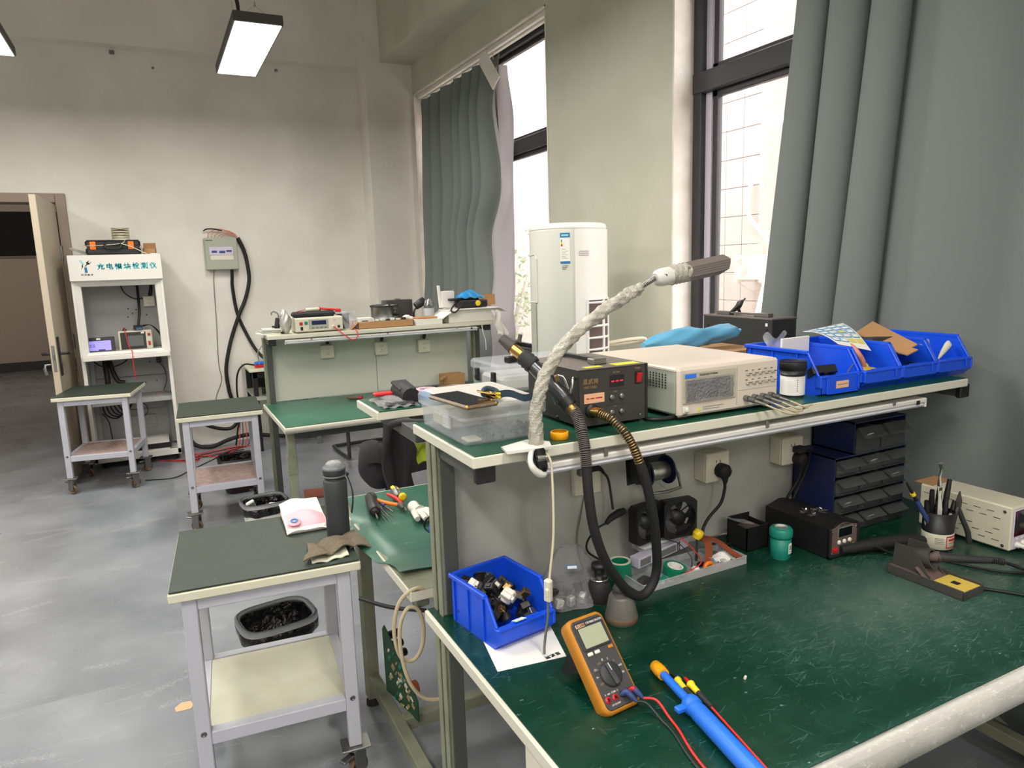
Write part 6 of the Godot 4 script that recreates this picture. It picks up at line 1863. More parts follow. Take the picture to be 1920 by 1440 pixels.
	part("band", sh().lathe([Vector2(0.0385, 0.003), Vector2(0.0396, 0.004), Vector2(0.0396, 0.016), Vector2(0.0385, 0.018)], 30, 0, false), "flask_amber", t)
	part("pump_top", sh().lathe([Vector2(0, 0.066), Vector2(0.021, 0.066), Vector2(0.021, 0.07), Vector2(0.017, 0.072), Vector2(0.02, 0.078), Vector2(0.021, 0.082), Vector2(0.016, 0.09), Vector2(0.0, 0.091)], 24), "stand_grey", t)
	t = thing("dispenser_bottle", "dark solvent bottle with a ringed metal top, half hidden behind the conical one", "bottle", v(0.935, D, -1.42))
	part("body", sh().lathe([Vector2(0, 0), Vector2(0.03, 0), Vector2(0.032, 0.004), Vector2(0.028, 0.05), Vector2(0.02, 0.058), Vector2(0, 0.058)], 26), "black_rubber", t)
	part("collar", sh().lathe([Vector2(0.0, 0.057), Vector2(0.021, 0.057), Vector2(0.023, 0.06), Vector2(0.021, 0.063), Vector2(0, 0.063)], 24), "chrome", t)
	part("pump_top", sh().lathe([Vector2(0, 0.063), Vector2(0.012, 0.063), Vector2(0.013, 0.085), Vector2(0.02, 0.088), Vector2(0.02, 0.1), Vector2(0.008, 0.104), Vector2(0, 0.104)], 20), "black_plastic", t)
	# compartment tray with its contents
	t = thing("parts_tray", "clear plastic compartment tray lying open with tapes, parts and two fans on it", "tray", v(1.05, D, -1.39), 1.0)
	var w := 0.362
	var dp := 0.2
	var h := 0.024
	var ts := sh().bx(v(0, 0, -dp), v(w, 0.002, 0))
	ts.bx(v(0, 0, -0.002), v(w, h, 0)).bx(v(0, 0, -dp), v(w, h, -dp + 0.002)).bx(v(0, 0, -dp), v(0.002, h, 0)).bx(v(w - 0.002, 0, -dp), v(w, h, 0))
	part("tub", ts, "clear_plastic", t)
	var rm := sh()
	for q in [[v(0, h, 0), v(w, h, 0)], [v(0, h, -dp), v(w, h, -dp)], [v(0, h, 0), v(0, h, -dp)], [v(w, h, 0), v(w, h, -dp)]]:
		rm.rod(q[0], q[1], 0.0016, 6)
	part("rim", rm, "frosted_plastic", t)
	for i in 3:
		part("divider", sh().bx(v(w * (i + 1) / 4.0, 0.002, -dp * 0.55), v(w * (i + 1) / 4.0 + 0.0015, h * 0.9, -0.002)), "frosted_plastic", t)
	part("divider", sh().bx(v(0.002, 0.002, -dp * 0.55), v(w - 0.002, h * 0.9, -dp * 0.55 + 0.0015)), "frosted_plastic", t)
	t = thing("tape_roll", "green tape roll lying in the compartment tray", "tape roll", v(1.185, D + 0.006, -1.435))
	part("tape", sh().loft([_circle(0.021, 0.0), _circle(0.031, 0.0), _circle(0.031, 0.026), _circle(0.021, 0.026)], -1, false, true), "green_tape", t)
	part("core", sh().loft([_circle(0.018, 0.0), _circle(0.0215, 0.0), _circle(0.0215, 0.0265), _circle(0.018, 0.0265)], -1, false, true), "white_paper", t)
	t.rotation_degrees = v(8, 0, -6)
	t = thing("tape_roll", "dark tape roll with a pale cardboard core standing at the left end of the tray", "tape roll", v(1.055, D + 0.002, -1.50))
	part("tape", sh().loft([_circle(0.022, 0.0), _circle(0.0315, 0.0), _circle(0.0315, 0.048), _circle(0.022, 0.048)], -1, false, true), "green_tape", t)
	part("core", sh().loft([_circle(0.0225, 0.046), _circle(0.03, 0.046), _circle(0.0295, 0.0495), _circle(0.023, 0.0495)], -1, false, true), "cart_edge", t)
	t = thing("module", "long grey metal module with a lettered end lying across the tray", "module", v(1.10, D + 0.026, -1.475), 14)
	part("casing", sh().bx(v(0, 0, -0.032), v(0.225, 0.028, 0), 0.001), "lavender_film", t)
	part("end_groove", sh().bx(v(0.058, 0.001, 0), v(0.062, 0.027, 0.0008)).bx(v(0.068, 0.001, 0), v(0.072, 0.027, 0.0008)).bx(v(0.17, 0.001, 0), v(0.174, 0.027, 0.0008)).bx(v(0.178, 0.001, 0), v(0.182, 0.027, 0.0008)), "black_ink", t)
	part("recess", sh().bx(v(0.006, 0.004, 0), v(0.05, 0.023, 0.0006)).bx(v(0.08, 0.004, 0), v(0.165, 0.023, 0.0006)), "grey_plastic", t)
	t = thing("clear_box", "flat clear plastic box under the two fans", "box", v(1.13, D + 0.0565, -1.49), 10)
	part("shell", sh().bx(v(0, 0, -0.05), v(0.17, 0.016, 0), 0.003), "frosted_plastic", t)
	part("contents", sh().bx(v(0.012, 0.003, -0.04), v(0.05, 0.012, -0.01), 0.003).bx(v(0.08, 0.003, -0.04), v(0.11, 0.012, -0.01), 0.003), "bin_white", t)
	# two axial fans standing side by side on the boxes
	t = thing("axial_fan", "left of the two black axial fans propped on the boxes in the tray", "fan", v(1.163, D + 0.075, -1.545), 10)
	_fan(t, 0.108, 0.032)
	t = thing("axial_fan", "right of the two black axial fans propped on the boxes in the tray", "fan", v(1.265, D + 0.075, -1.53), -6)
	_fan(t, 0.108, 0.032)
	cable("fan_lead", "thin black lead curling down from the fans into the tray", [v(1.22, D + 0.075, -1.50), v(1.235, D + 0.07, -1.47), v(1.25, D + 0.04, -1.44), v(1.24, D + 0.02, -1.425)], 0.0014, "black_cable")
	cable("fan_lead", "thin red lead looping from the fans over the tapes to the tray's front", [v(1.265, D + 0.07, -1.5), v(1.275, D + 0.05, -1.46), v(1.26, D + 0.036, -1.41), v(1.21, D + 0.028, -1.395), v(1.165, D + 0.016, -1.40)], 0.0016, "red_wire")
	t = thing("silicone_tip", "bright yellow cap on a dark stem standing up behind the tray contents", "tool", v(1.30, D + 0.03, -1.48))
	part("cap", sh().at(v(0.008, 0.05, 0), v(12, 0, -28)).lathe([Vector2(0, -0.012), Vector2(0.012, -0.012), Vector2(0.016, 0.0), Vector2(0.014, 0.012), Vector2(0.008, 0.015), Vector2(0, 0.015)], 8, -1), "bright_yellow", t)
	part("stem", sh().rod(v(0.004, -0.028, 0), v(0.006, 0.042, 0), 0.004), "dark_plastic", t)
	t = thing("ribbon_cable", "orange-brown flat ribbon cable coming down across the tray", "cable", v(1.32, D + 0.04, -1.51))
	part("ribbon", sh().sheet(20, 2, func(a: float, c: float) -> Vector3: return v(0.02 * sin(a * 4.0) - 0.03 * a + c * 0.026, 0.012 - 0.03 * a + 0.012 * sin(a * 6.0), a * 0.09), 0.0008), "copper_flat", t)
	part("ribbon", sh().sheet(20, 2, func(a: float, c: float) -> Vector3: return v(0.02 + 0.055 * a + c * 0.02, 0.016 - 0.032 * a + 0.008 * sin(a * 5.0), 0.105 * a), 0.0008), "copper_flat", t)
	single("orange_cap", sh().tube([v(-0.014, 0, 0), v(-0.006, 0.01, 0), v(0.006, 0.01, 0), v(0.014, 0, 0)], 0.006, 8), "orange_plastic", "small orange cap in the front of the compartment tray", "cap", v(1.29, D + 0.012, -1.415))
	single("cotton_wad", sh().sheet(16, 10, func(a: float, c: float) -> Vector3: return v(a * 0.06, 0.018 * sin(PI * a) * sin(PI * c) + 0.004 * sin(a * 20.0 + c * 13.0), -c * 0.045), 0.001), "white_paper", "crumpled white wrapper in the right compartment of the tray", "wrapper", v(1.345, D + 0.006, -1.43))
	single("terminal_block", sh().bx(v(0, 0, -0.012), v(0.04, 0.016, 0.0), 0.002).bx(v(0.004, 0.014, -0.01), v(0.016, 0.019, -0.002), 0.001).bx(v(0.022, 0.014, -0.01), v(0.034, 0.019, -0.002), 0.001), "jar_green", "green terminal block at the front left of the tray", "component", v(1.11, D + 0.004, -1.402), 12)
	single("heat_sink", sh().bx(v(0, 0, -0.02), v(0.03, 0.004, 0)).bx(v(0, 0, -0.02), v(0.002, 0.02, 0)).bx(v(0.007, 0, -0.02), v(0.009, 0.02, 0)).bx(v(0.014, 0, -0.02), v(0.016, 0.02, 0)).bx(v(0.021, 0, -0.02), v(0.023, 0.02, 0)).bx(v(0.028, 0, -0.02), v(0.03, 0.02, 0)), "dull_steel", "small finned heat sink in the left compartment of the tray", "heat sink", v(1.07, D + 0.004, -1.415), 20)
	for i in 8:
		single("loose_part", sh().box(Vector3.ZERO, v(0.022, 0.01, 0.014), 0.002).box(v(0.003, 0.006, 0), v(0.008, 0.004, 0.008), 0.001), ["white_plastic", "black_plastic", "pink_wire", "bin_white"][i % 4], "small loose part lying in the compartments of the clear tray", "component", v(1.12 + 0.034 * i, D + 0.008, -1.41 - 0.018 * (i % 3)), 37.0 * i, "loose parts in the clear tray")
	# behind: open black boxes and the green jar
	t = thing("small_black_box", "open black box with a bent clear sheet on it, left of the green jar", "box", v(1.47, D, -1.455))
	part("tub", sh().bx(v(0, 0, -0.08), v(0.085, 0.003, 0)).bx(v(0, 0, -0.003), v(0.085, 0.072, 0)).bx(v(0, 0, -0.08), v(0.003, 0.072, 0)).bx(v(0.082, 0, -0.08), v(0.085, 0.072, 0)).bx(v(0, 0, -0.08), v(0.085, 0.085, -0.077)), "black_plastic", t)
	part("insert", sh().bx(v(0.006, 0.01, -0.07), v(0.08, 0.06, -0.008), 0.003), "tray_dirt", t)
	part("bent_sheet", sh().sheet(8, 2, func(a: float, c: float) -> Vector3: return v(-0.045 + a * 0.09, 0.074 + 0.03 * pow(1.0 - a, 1.4), -0.06 + c * 0.045), 0.001), "frosted_plastic", t)
	t = thing("flux_jar", "round green flux jar with a pale label on its lid", "jar", v(1.53, D, -1.385))
	part("body", sh().lathe([Vector2(0, 0), Vector2(0.026, 0), Vector2(0.028, 0.003), Vector2(0.029, 0.066), Vector2(0, 0.066)], 28), "jar_green", t)
	part("lid", sh().lathe([Vector2(0, 0.062), Vector2(0.031, 0.062), Vector2(0.032, 0.066), Vector2(0.032, 0.083), Vector2(0.027, 0.09), Vector2(0, 0.09)], 28), "jar_green", t)
	part("lid_label", sh().lathe([Vector2(0, 0.09), Vector2(0.019, 0.0902), Vector2(0.018, 0.0912), Vector2(0, 0.0912)], 24), "bin_white", t, "pale round label")
	part("label", sh().at(v(0.006, 0.033, 0.0285), v(0, 14, 0)).box(Vector3.ZERO, v(0.015, 0.03, 0.0015), 0.0005), "white_paper", t)
	part("label_text", sh().at(v(0.006, 0.036, 0.0294), v(0, 14, 0)).box(Vector3.ZERO, v(0.009, 0.012, 0.0006)).box(v(0, -0.012, 0), v(0.01, 0.002, 0.0006)), "grey_ink", t)
	soldering()
	right_end()
	# panel things: plugs, leads, spool of solder
	t = thing("solder_spool", "spool of solder on a bent wire holder under the upper shelf", "solder spool", v(1.205, 1.03, -1.588))
	t.scale = Vector3.ONE * 1.25
	part("bracket", sh().prism([Vector2(-0.055, 0.03), Vector2(0.055, 0.045), Vector2(0.06, -0.035), Vector2(-0.05, -0.045)], 0, 0.003), "black_plastic", t)
	var ax := v(-0.012, -0.004, 0.055)
	part("side_plate", sh().prism([Vector2(0, 0.034), Vector2(0.075, 0.0345), Vector2(0.085, -0.02), Vector2(0.03, -0.036), Vector2(0, -0.03)], 0, 0.002).at(Vector3.ZERO), "black_plastic", t).transform = Transform3D(Basis(Vector3.UP, deg_to_rad(-90)), v(-0.045, 0, 0.0))
	part("flange", sh().at(ax, v(0, 0, -90)).lathe([Vector2(0, -0.032), Vector2(0.032, -0.032), Vector2(0.032, -0.028), Vector2(0, -0.028)], 28).lathe([Vector2(0, 0.028), Vector2(0.032, 0.028), Vector2(0.032, 0.032), Vector2(0, 0.032)], 28), "navy_plastic", t)
	part("solder_wire", sh().at(ax, v(0, 0, -90)).lathe([Vector2(0.018, -0.028), Vector2(0.02, -0.026), Vector2(0.021, 0.0), Vector2(0.02, 0.026), Vector2(0.018, 0.028)], 28), "solder", t)
	part("arm", sh().tube([ax + v(-0.036, 0, 0), ax + v(-0.038, -0.01, 0.02), ax + v(-0.036, -0.035, 0.035), ax + v(0.0, -0.036, 0.04), ax + v(0.04, -0.034, 0.036), ax + v(0.046, -0.01, 0.02), ax + v(0.044, 0.01, 0.0)], 0.0035, 6, false), "dull_steel", t)
	part("solder_end", sh().tube([ax + v(-0.01, -0.02, 0.01), ax + v(0.01, -0.035, 0.02), ax + v(0.02, -0.05, 0.03), ax + v(0.025, -0.046, 0.032)], 0.0008, 5), "solder", t)
	t = thing("plug", "round black plug in the middle socket with its cord hanging to the bench", "plug", v(1.437, 0.985, -1.535))
	part("plug_body", sh().at(Vector3.ZERO, v(90, 0, 0)).lathe([Vector2(0, 0.03), Vector2(0.018, 0.03), Vector2(0.022, 0.024), Vector2(0.022, 0), Vector2(0, 0)], 20).at(Vector3.ZERO).tube([v(0.004, -0.008, 0.015), v(0.008, -0.03, 0.014), v(0.008, -0.04, 0.013)], [0.013, 0.008, 0.005], 10), "black_rubber", t)
	part("cord", sh().tube([v(0.008, -0.038, 0.013), v(0.008, -0.06, 0.012), v(-0.005, -0.1, 0.01), v(-0.04, -0.14, 0.0), v(-0.062, -0.175, 0.0), v(-0.058, -0.205, 0.01), v(-0.02, -0.222, 0.02), v(0.03, -0.228, 0.02)], 0.0045, 8), "black_cable", t)
	t = thing("plug", "two black plugs stacked in the right-hand socket, cords running down behind the station", "plug", v(1.752, 0.985, -1.535))
	part("plug_body", sh().box(v(-0.005, 0.02, 0.016), v(0.034, 0.02, 0.03), 0.003).at(v(0, -0.012, 0), v(90, 0, 0)).lathe([Vector2(0, 0.03), Vector2(0.017, 0.03), Vector2(0.02, 0.024), Vector2(0.02, 0), Vector2(0, 0)], 20).at(Vector3.ZERO).tube([v(0.004, -0.02, 0.015), v(0.006, -0.045, 0.014), v(0.004, -0.055, 0.013)], [0.013, 0.009, 0.005], 10), "black_rubber", t)
	part("cord", sh().tube([v(0.004, -0.052, 0.013), v(0.0, -0.08, 0.01), v(-0.03, -0.13, 0.0), v(-0.042, -0.17, -0.005), v(-0.03, -0.215, 0.0)], 0.0045, 8).tube([v(0.02, 0.015, 0.02), v(0.035, 0.0, 0.02), v(0.03, -0.06, 0.01), v(-0.005, -0.14, 0.0), v(-0.015, -0.18, 0.0), v(-0.012, -0.22, 0.0)], 0.0045, 8), "black_cable", t)
	t = thing("plug", "black plug in the white socket behind the hose, its lead ending in a coupler", "plug", v(1.0, 1.045, -1.572))
	part("adapter", sh().bx(v(-0.035, -0.008, 0), v(0.0, 0.008, 0.02), 0.002), "grey_plastic", t)
	part("plug_body", sh().tube([v(0.0, 0.004, 0.012), v(0.02, 0.006, 0.014), v(0.035, 0.0, 0.014), v(0.045, -0.012, 0.014)], [0.01, 0.009, 0.006, 0.004], 8), "black_rubber", t)
	part("cord", sh().tube([v(0.042, -0.008, 0.014), v(0.055, -0.03, 0.02), v(0.058, -0.08, 0.03), v(0.056, -0.11, 0.04)], 0.0035, 7), "black_cable", t)
	part("coupler", sh().tube([v(0.02, -0.135, 0.06), v(0.04, -0.125, 0.055), v(0.07, -0.118, 0.05), v(0.088, -0.118, 0.045)], [0.006, 0.009, 0.011, 0.009], 8), "black_rubber", t)
	part("lower_cord", sh().tube([v(0.022, -0.134, 0.06), v(-0.005, -0.15, 0.05), v(-0.022, -0.19, 0.03), v(-0.018, -0.22, 0.03), v(0.02, -0.25, 0.04), v(0.06, -0.28, 0.06), v(0.09, -0.292, 0.08)], 0.003, 7), "black_cable", t)
	cable("grey_wire", "thin grey wire running down the panel behind the black hose", [v(1.0, 0.98, -1.585), v(0.985, 0.92, -1.583), v(0.972, 0.86, -1.583), v(0.975, 0.8, -1.58), v(0.99, 0.753, -1.575)], 0.0022, "grey_plastic")
	cable("cable_tie", "short pale stick lying between the blue bin and the multimeter", [v(0.80, D + 0.004, -1.27), v(0.82, D + 0.006, -1.31), v(0.832, D + 0.004, -1.335)], 0.0026, "beige_cable")


func t_paper() -> void:
	var t := thing("paper_sheet", "white paper slip with three printed characters under the blue connector bin", "paper", v(0.57, D + 0.0012, -1.257), 0)
	part("sheet", sh().prism([Vector2(0, 0), Vector2(0.157, 0.02), Vector2(0.20, -0.14), Vector2(0.03, -0.155)], 0, 0.0006), "white_paper", t)
	t.get_child(0).transform = Transform3D(Basis(v(1, 0, 0), v(0, 0, 1), v(0, 1, 0)), Vector3.ZERO)
	# the print is upside down for the camera
	han("思威特", 0.0105, 0.003, "black_ink", t, v(0.15, 0.0012, -0.004), v(-90, 187, 0), 0.16)


func soldering() -> void:
	# soldering station: dark sloping case, brown-grey front
	var t := thing("soldering_station", "dark soldering station with a small screen, three white buttons and a red switch", "soldering station", v(1.623, D, -1.302))
	var w := 0.122
	var prof := []
	for s in 13:
		var a := s / 12.0
		prof.append(Vector2(w * a, 0.092 + 0.014 * sin(PI * a) * sin(PI * a)))
	var q := [Vector2(0, 0.004), Vector2(w, 0.004)]
	for i in 13:
		q.append(prof[12 - i])
	var c := sh()
	c.prism(q, -0.23, 0.0)
	var m := part("casing", c, "black_plastic", t)
	m.rotation_degrees.x = 0
	var q2 := []
	for k in q:
		q2.append(Vector2(lerpf(w * 0.5, k.x, 0.88), lerpf(0.05, k.y, 0.88)))
	var fp := part("front_panel", sh().prism(q2, -0.002, 0.003), "tray_dirt", t)
	part("front_frame", sh().bx(v(0, 0.003, -0.004), v(0.007, 0.092, 0.008), 0.002).bx(v(w - 0.007, 0.003, -0.004), v(w, 0.092, 0.008), 0.002).bx(v(0, 0.003, -0.004), v(w, 0.011, 0.008), 0.002), "black_plastic", t)
	part("display_frame", sh().bx(v(0.034, 0.057, 0.003), v(0.096, 0.089, 0.0045), 0.0006), "grey_plastic", fp)
	part("display", sh().bx(v(0.038, 0.0605, 0.0045), v(0.092, 0.0855, 0.005)), "screen_black", fp)
	for i in 3:
		part("button", sh().at(v(0.041 + 0.0215 * i, 0.045, 0.003), v(90, 0, 0)).lathe([Vector2(0, 0.004), Vector2(0.005, 0.004), Vector2(0.0065, 0.002), Vector2(0.0065, 0)], 16), "white_plastic", fp, "white round button")
	part("power_switch", sh().bx(v(0.014, 0.018, 0.003), v(0.034, 0.032, 0.005), 0.001).bx(v(0.0155, 0.0195, 0.005), v(0.0325, 0.0305, 0.009), 0.001), "red_plastic", fp, "red switch")
	words("SWT-936A", 0.0065, "black_ink", fp, v(0.043, 0.0945, 0.0034))
	words("Temp.Control", 0.006, "black_ink", fp, v(0.045, 0.0225, 0.0034))
	part("jack", sh().at(v(0.1, 0.028, 0.003), v(90, 0, 0)).lathe([Vector2(0, 0.012), Vector2(0.009, 0.012), Vector2(0.01, 0)], 18), "brass", fp)
	for s in [[0.012, 0.08], [w - 0.012, 0.08], [0.012, 0.016], [w - 0.012, 0.016]]:
		part("screw", sh().at(v(s[0], s[1], 0.003), v(90, 0, 0)).lathe([Vector2(0, 0.002), Vector2(0.0025, 0.002), Vector2(0.003, 0)], 10), "dull_steel", fp)
	for i in 7:
		single("solder_scrap", sh().box(Vector3.ZERO, v(0.02, 0.003, 0.012), 0.001).rod(v(0.006, 0.002, 0), v(0.012, 0.006, 0.004), 0.002), "chrome" if i % 2 else "dull_steel", "small metal scrap lying on top of the soldering station", "metal scrap", v(1.645 + 0.022 * (i % 4), D + 0.105, -1.38 - 0.03 * (i / 4) - 0.012 * (i % 2)), 50.0 * i, "metal scraps on the soldering station")
	# iron stand with sponge; iron and cord
	t = thing("iron_stand", "worn grey soldering iron stand with a yellow sponge in its tray", "soldering iron stand", v(1.697, D, -0.968), 2.0)
	var b := sh().bx(v(0, 0, -0.20), v(0.09, 0.003, 0)).bx(v(0, 0, -0.003), v(0.09, 0.022, 0), 0.001).bx(v(0, 0, -0.2), v(0.003, 0.026, 0), 0.001).bx(v(0.087, 0, -0.2), v(0.09, 0.026, 0), 0.001).bx(v(0, 0, -0.2), v(0.09, 0.026, -0.197), 0.001)
	part("base", b, "stand_grey", t)
	part("sponge", sh().bx(v(0.005, 0.003, -0.085), v(0.085, 0.0195, -0.005), 0.002), "sponge", t)
	part("sponge_hole", sh().bx(v(0.038, 0.019, -0.055), v(0.056, 0.0199, -0.036)), "black_ink", t)
	part("ramp", sh().at(v(0.045, 0.024, -0.105), v(38, 0, 0)).box(Vector3.ZERO, v(0.082, 0.003, 0.055), 0.001), "tray_dirt", t)
	part("floor_plate", sh().bx(v(0.003, 0.02, -0.197), v(0.087, 0.024, -0.11)), "tray_dirt", t)
	part("side_plate", sh().prism([Vector2(-0.195, 0.02), Vector2(-0.19, 0.085), Vector2(-0.14, 0.088), Vector2(-0.10, 0.03), Vector2(-0.09, 0.022)], 0.0, 0.003), "stand_grey", t).transform = Transform3D(Basis(Vector3.UP, deg_to_rad(-90)), v(0.018, 0, 0))
	part("side_plate", sh().prism([Vector2(-0.195, 0.02), Vector2(-0.19, 0.085), Vector2(-0.14, 0.088), Vector2(-0.10, 0.03), Vector2(-0.09, 0.022)], 0.0, 0.003), "stand_grey", t).transform = Transform3D(Basis(Vector3.UP, deg_to_rad(-90)), v(0.075, 0, 0))
	part("holder_ring", sh().loft([_ring(v(0.047, 0.062, -0.105), v(0.15, 0.35, 1).normalized(), 0.027), _ring(v(0.047, 0.062, -0.105), v(0.15, 0.35, 1).normalized(), 0.022), _ring(v(0.043, 0.054, -0.15), v(0.15, 0.35, 1).normalized(), 0.018), _ring(v(0.043, 0.054, -0.15), v(0.15, 0.35, 1).normalized(), 0.023)], -1, false, true), "stand_grey", t)
	t = thing("soldering_iron", "black soldering iron resting in the stand, its cable running off to the right", "soldering iron", v(1.75, D + 0.062, -1.085))
	part("sleeve", sh().tube([v(-0.012, -0.008, -0.05), v(0.0, 0.0, 0.0), v(0.012, 0.003, 0.012)], [0.006, 0.012, 0.014], 14, false), "tray_dirt", t)
	part("handle", sh().tube([v(0.008, 0.002, 0.008), v(0.03, 0.001, 0.028), v(0.075, -0.003, 0.055), v(0.12, -0.007, 0.078)], [0.014, 0.011, 0.011, 0.009], 14), "dark_plastic", t)
	var bg := [v(0.115, -0.0065, 0.076), v(0.135, -0.009, 0.085), v(0.155, -0.014, 0.093)]
	part("bend_guard", _spring(bg, 0.008, 8), "dark_plastic", t)
	part("cord", sh().tube([v(0.11, -0.006, 0.074), v(0.15, -0.013, 0.091), v(0.19, -0.03, 0.115), v(0.22, -0.045, 0.14), v(0.26, -0.054, 0.17), v(0.32, -0.057, 0.2)], 0.0045, 8), "black_cable", t)
	cable("station_cord", "black lead from the soldering station's jack past the stand to the right edge", [v(1.726, D + 0.028, -1.288), v(1.745, D + 0.03, -1.262), v(1.765, D + 0.026, -1.25), v(1.80, D + 0.008, -1.225), v(1.86, D + 0.005, -1.17), v(1.9, D + 0.005, -1.08), v(1.95, D + 0.005, -1.0), v(2.05, D + 0.005, -0.95)], [0.0065, 0.0065, 0.005, 0.0035, 0.0035, 0.0035, 0.0035, 0.0035], "black_cable")
	cable("black_cable", "black cord lying over the bench from the stand's corner to the front right", [v(1.786, D + 0.006, -0.99), v(1.81, D + 0.005, -0.965), v(1.835, D + 0.005, -0.93), v(1.87, D + 0.005, -0.87), v(1.9, D + 0.005, -0.80)], 0.0045, "black_cable")
	single("dark_tool", sh().tube([v(-0.17, 0.012, -0.03), v(-0.06, 0.018, -0.015), v(0.04, 0.02, 0.0), v(0.11, 0.012, 0.01)], [0.012, 0.018, 0.017, 0.01], 10), "black_rubber", "long dark tool lying behind the iron stand in front of the pen pot", "tool", v(1.83, D + 0.012, -1.24), -8)


func _ring(c: Vector3, n: Vector3, r: float, k := 20) -> Array:
	var u := n.cross(v(0, 1, 0.01)).normalized()
	var w := n.cross(u)
	var q := []
	for i in k:
		q.append(c + (u * cos(TAU * i / k) + w * sin(TAU * i / k)) * r)
	return q


func right_end() -> void:
	# drawer cabinets in the dark corner
	var k := 0
	for q in [[1.79, D, 4, "blue small-parts drawer cabinet on the bench in the dark corner under the shelf"], [1.872, D + 0.2405, 1, "second blue drawer cabinet stacked on top of the first, close under the shelf"]]:
		var t := thing("drawer_cabinet", q[3], "drawer cabinet", v(q[0], q[1], -1.425))
		var w := 0.33 if k == 0 else 0.24
		var rows: int = q[2]
		var rh := 0.06 if k == 0 else 0.1
		var hh := rows * rh
		part("shell", sh().bx(v(0, 0, -0.155), v(0.004, hh, 0)).bx(v(w - 0.004, 0, -0.155), v(w, hh, 0)).bx(v(0, hh - 0.004, -0.155), v(w, hh, 0)).bx(v(0, 0, -0.155), v(w, 0.004, 0)).bx(v(0, 0, -0.155), v(w, hh, -0.151)), "drawer_navy", t)
		for i in rows:
			if i > 0:
				part("runner", sh().bx(v(0.004, i * rh - 0.002, -0.15), v(w - 0.004, i * rh + 0.001, 0)), "drawer_navy", t)
			for j in (3 if k == 0 else 2):
				var dw := (w - 0.008) / (3.0 if k == 0 else 2.0)
				var x := 0.004 + j * dw
				var y := i * rh + 0.003
				var d := part("drawer", sh().bx(v(x + 0.003, y, -0.14), v(x + dw - 0.003, y + 0.002, 0.012)).bx(v(x + 0.003, y, -0.14), v(x + 0.005, y + rh * 0.7, 0.0)).bx(v(x + dw - 0.005, y, -0.14), v(x + dw - 0.003, y + rh * 0.7, 0.0)).bx(v(x + 0.003, y, 0.0), v(x + dw - 0.003, y + rh * 0.75, 0.003)), "drawer_clear", t)
				part("pull", sh().prism([Vector2(0.003, y + rh * 0.8), Vector2(0.03, y + rh * 0.55), Vector2(0.032, y + rh * 0.5), Vector2(0.028, y + rh * 0.5), Vector2(0.003, y + rh * 0.72)], 0, dw - 0.012), "drawer_clear", d).transform = Transform3D(Basis(Vector3.UP, deg_to_rad(-90)), v(x + dw - 0.006, 0, 0))
				if (i + j + k) % 3 == 1:
					part("drawer_label", sh().at(v(x + dw * 0.3, y + rh * 0.62, 0.024), v(-40, 0, 0)).box(Vector3.ZERO, v(0.022, 0.0006, 0.014)), "white_paper", d)
		k += 1
	# pen pot
	var p := v(1.962, D, -1.205)
	var t := thing("pen_pot", "black plastic pot with a red and white label, full of tools and pens", "pot", p)
	part("pot", sh().loft([_circle(0.039, 0.0, 32), _circle(0.04, 0.003, 32), _circle(0.0415, 0.112, 32), _circle(0.039, 0.112, 32), _circle(0.0375, 0.004, 32)]), "black_plastic", t)
	part("label", sh().lathe([Vector2(0.0405, 0.008), Vector2(0.0412, 0.0085), Vector2(0.0418, 0.052), Vector2(0.041, 0.053)], 36, 0, false), "cream_metal", t)
	var ps := func(a0: float, a1: float, y0: float, y1: float) -> Shape: return sh().sheet(6, 1, func(u: float, w: float) -> Vector3:
		var a := lerpf(a0, a1, u)
		return v(sin(a) * 0.0424, lerpf(y0, y1, w), cos(a) * 0.0424), 0.0005)
	for e in [[-0.45, 0.65, 0.045, 0.049], [-0.45, 0.65, 0.013, 0.016], [-0.45, -0.40, 0.013, 0.049], [-0.28, 0.3, 0.034, 0.041], [-0.28, 0.45, 0.028, 0.0295]]:
		part("label_print", ps.call(e[0], e[1], e[2], e[3]), "red_ink", t)
	for i in 4:
		part("label_print", ps.call(-1.15, -0.62, 0.041 - i * 0.005, 0.0425 - i * 0.005), "grey_ink", t)
	# tools in the pot
	t = thing("tweezers", "white tweezers with black lettering standing tallest in the pen pot", "tweezers", p + v(-0.01, 0.03, 0.0))
	part("arms", sh().loft([[v(0.012, 0, 0.0), v(0.004, 0, 0.0), v(0.004, 0, 0.003), v(0.012, 0, 0.003)], [v(0.002, 0.09, 0.01), v(-0.014, 0.09, 0.01), v(-0.014, 0.09, 0.014), v(0.002, 0.09, 0.014)], [v(-0.01, 0.13, 0.012), v(-0.018, 0.13, 0.012), v(-0.018, 0.13, 0.015), v(-0.01, 0.13, 0.015)], [v(-0.011, 0.165, 0.014), v(-0.028, 0.165, 0.014), v(-0.028, 0.165, 0.018), v(-0.011, 0.165, 0.018)]], -1), "white_plastic", t)
	part("print", sh().bx(v(-0.026, 0.152, 0.0185), v(-0.024, 0.161, 0.019)).bx(v(-0.022, 0.152, 0.0185), v(-0.02, 0.161, 0.019)).bx(v(-0.018, 0.152, 0.0185), v(-0.014, 0.161, 0.019)), "black_ink", t)
	part("tip", sh().tube([v(-0.02, 0.165, 0.015), v(-0.022, 0.19, 0.015), v(-0.015, 0.215, 0.015), v(-0.024, 0.232, 0.015)], [0.007, 0.004, 0.005, 0.006], 6, false), "chrome", t)
	t = thing("screwdriver", "slim black and blue screwdriver leaning left out of the pen pot", "screwdriver", p + v(-0.02, 0.04, 0.0))
	part("grip", sh().rod(v(0.01, 0, 0), v(-0.055, 0.11, -0.02), 0.007), "blue_wire", t)
	part("shaft", sh().rod(v(-0.055, 0.11, -0.02), v(-0.09, 0.165, -0.03), 0.006, 10, 0.003), "black_plastic", t)
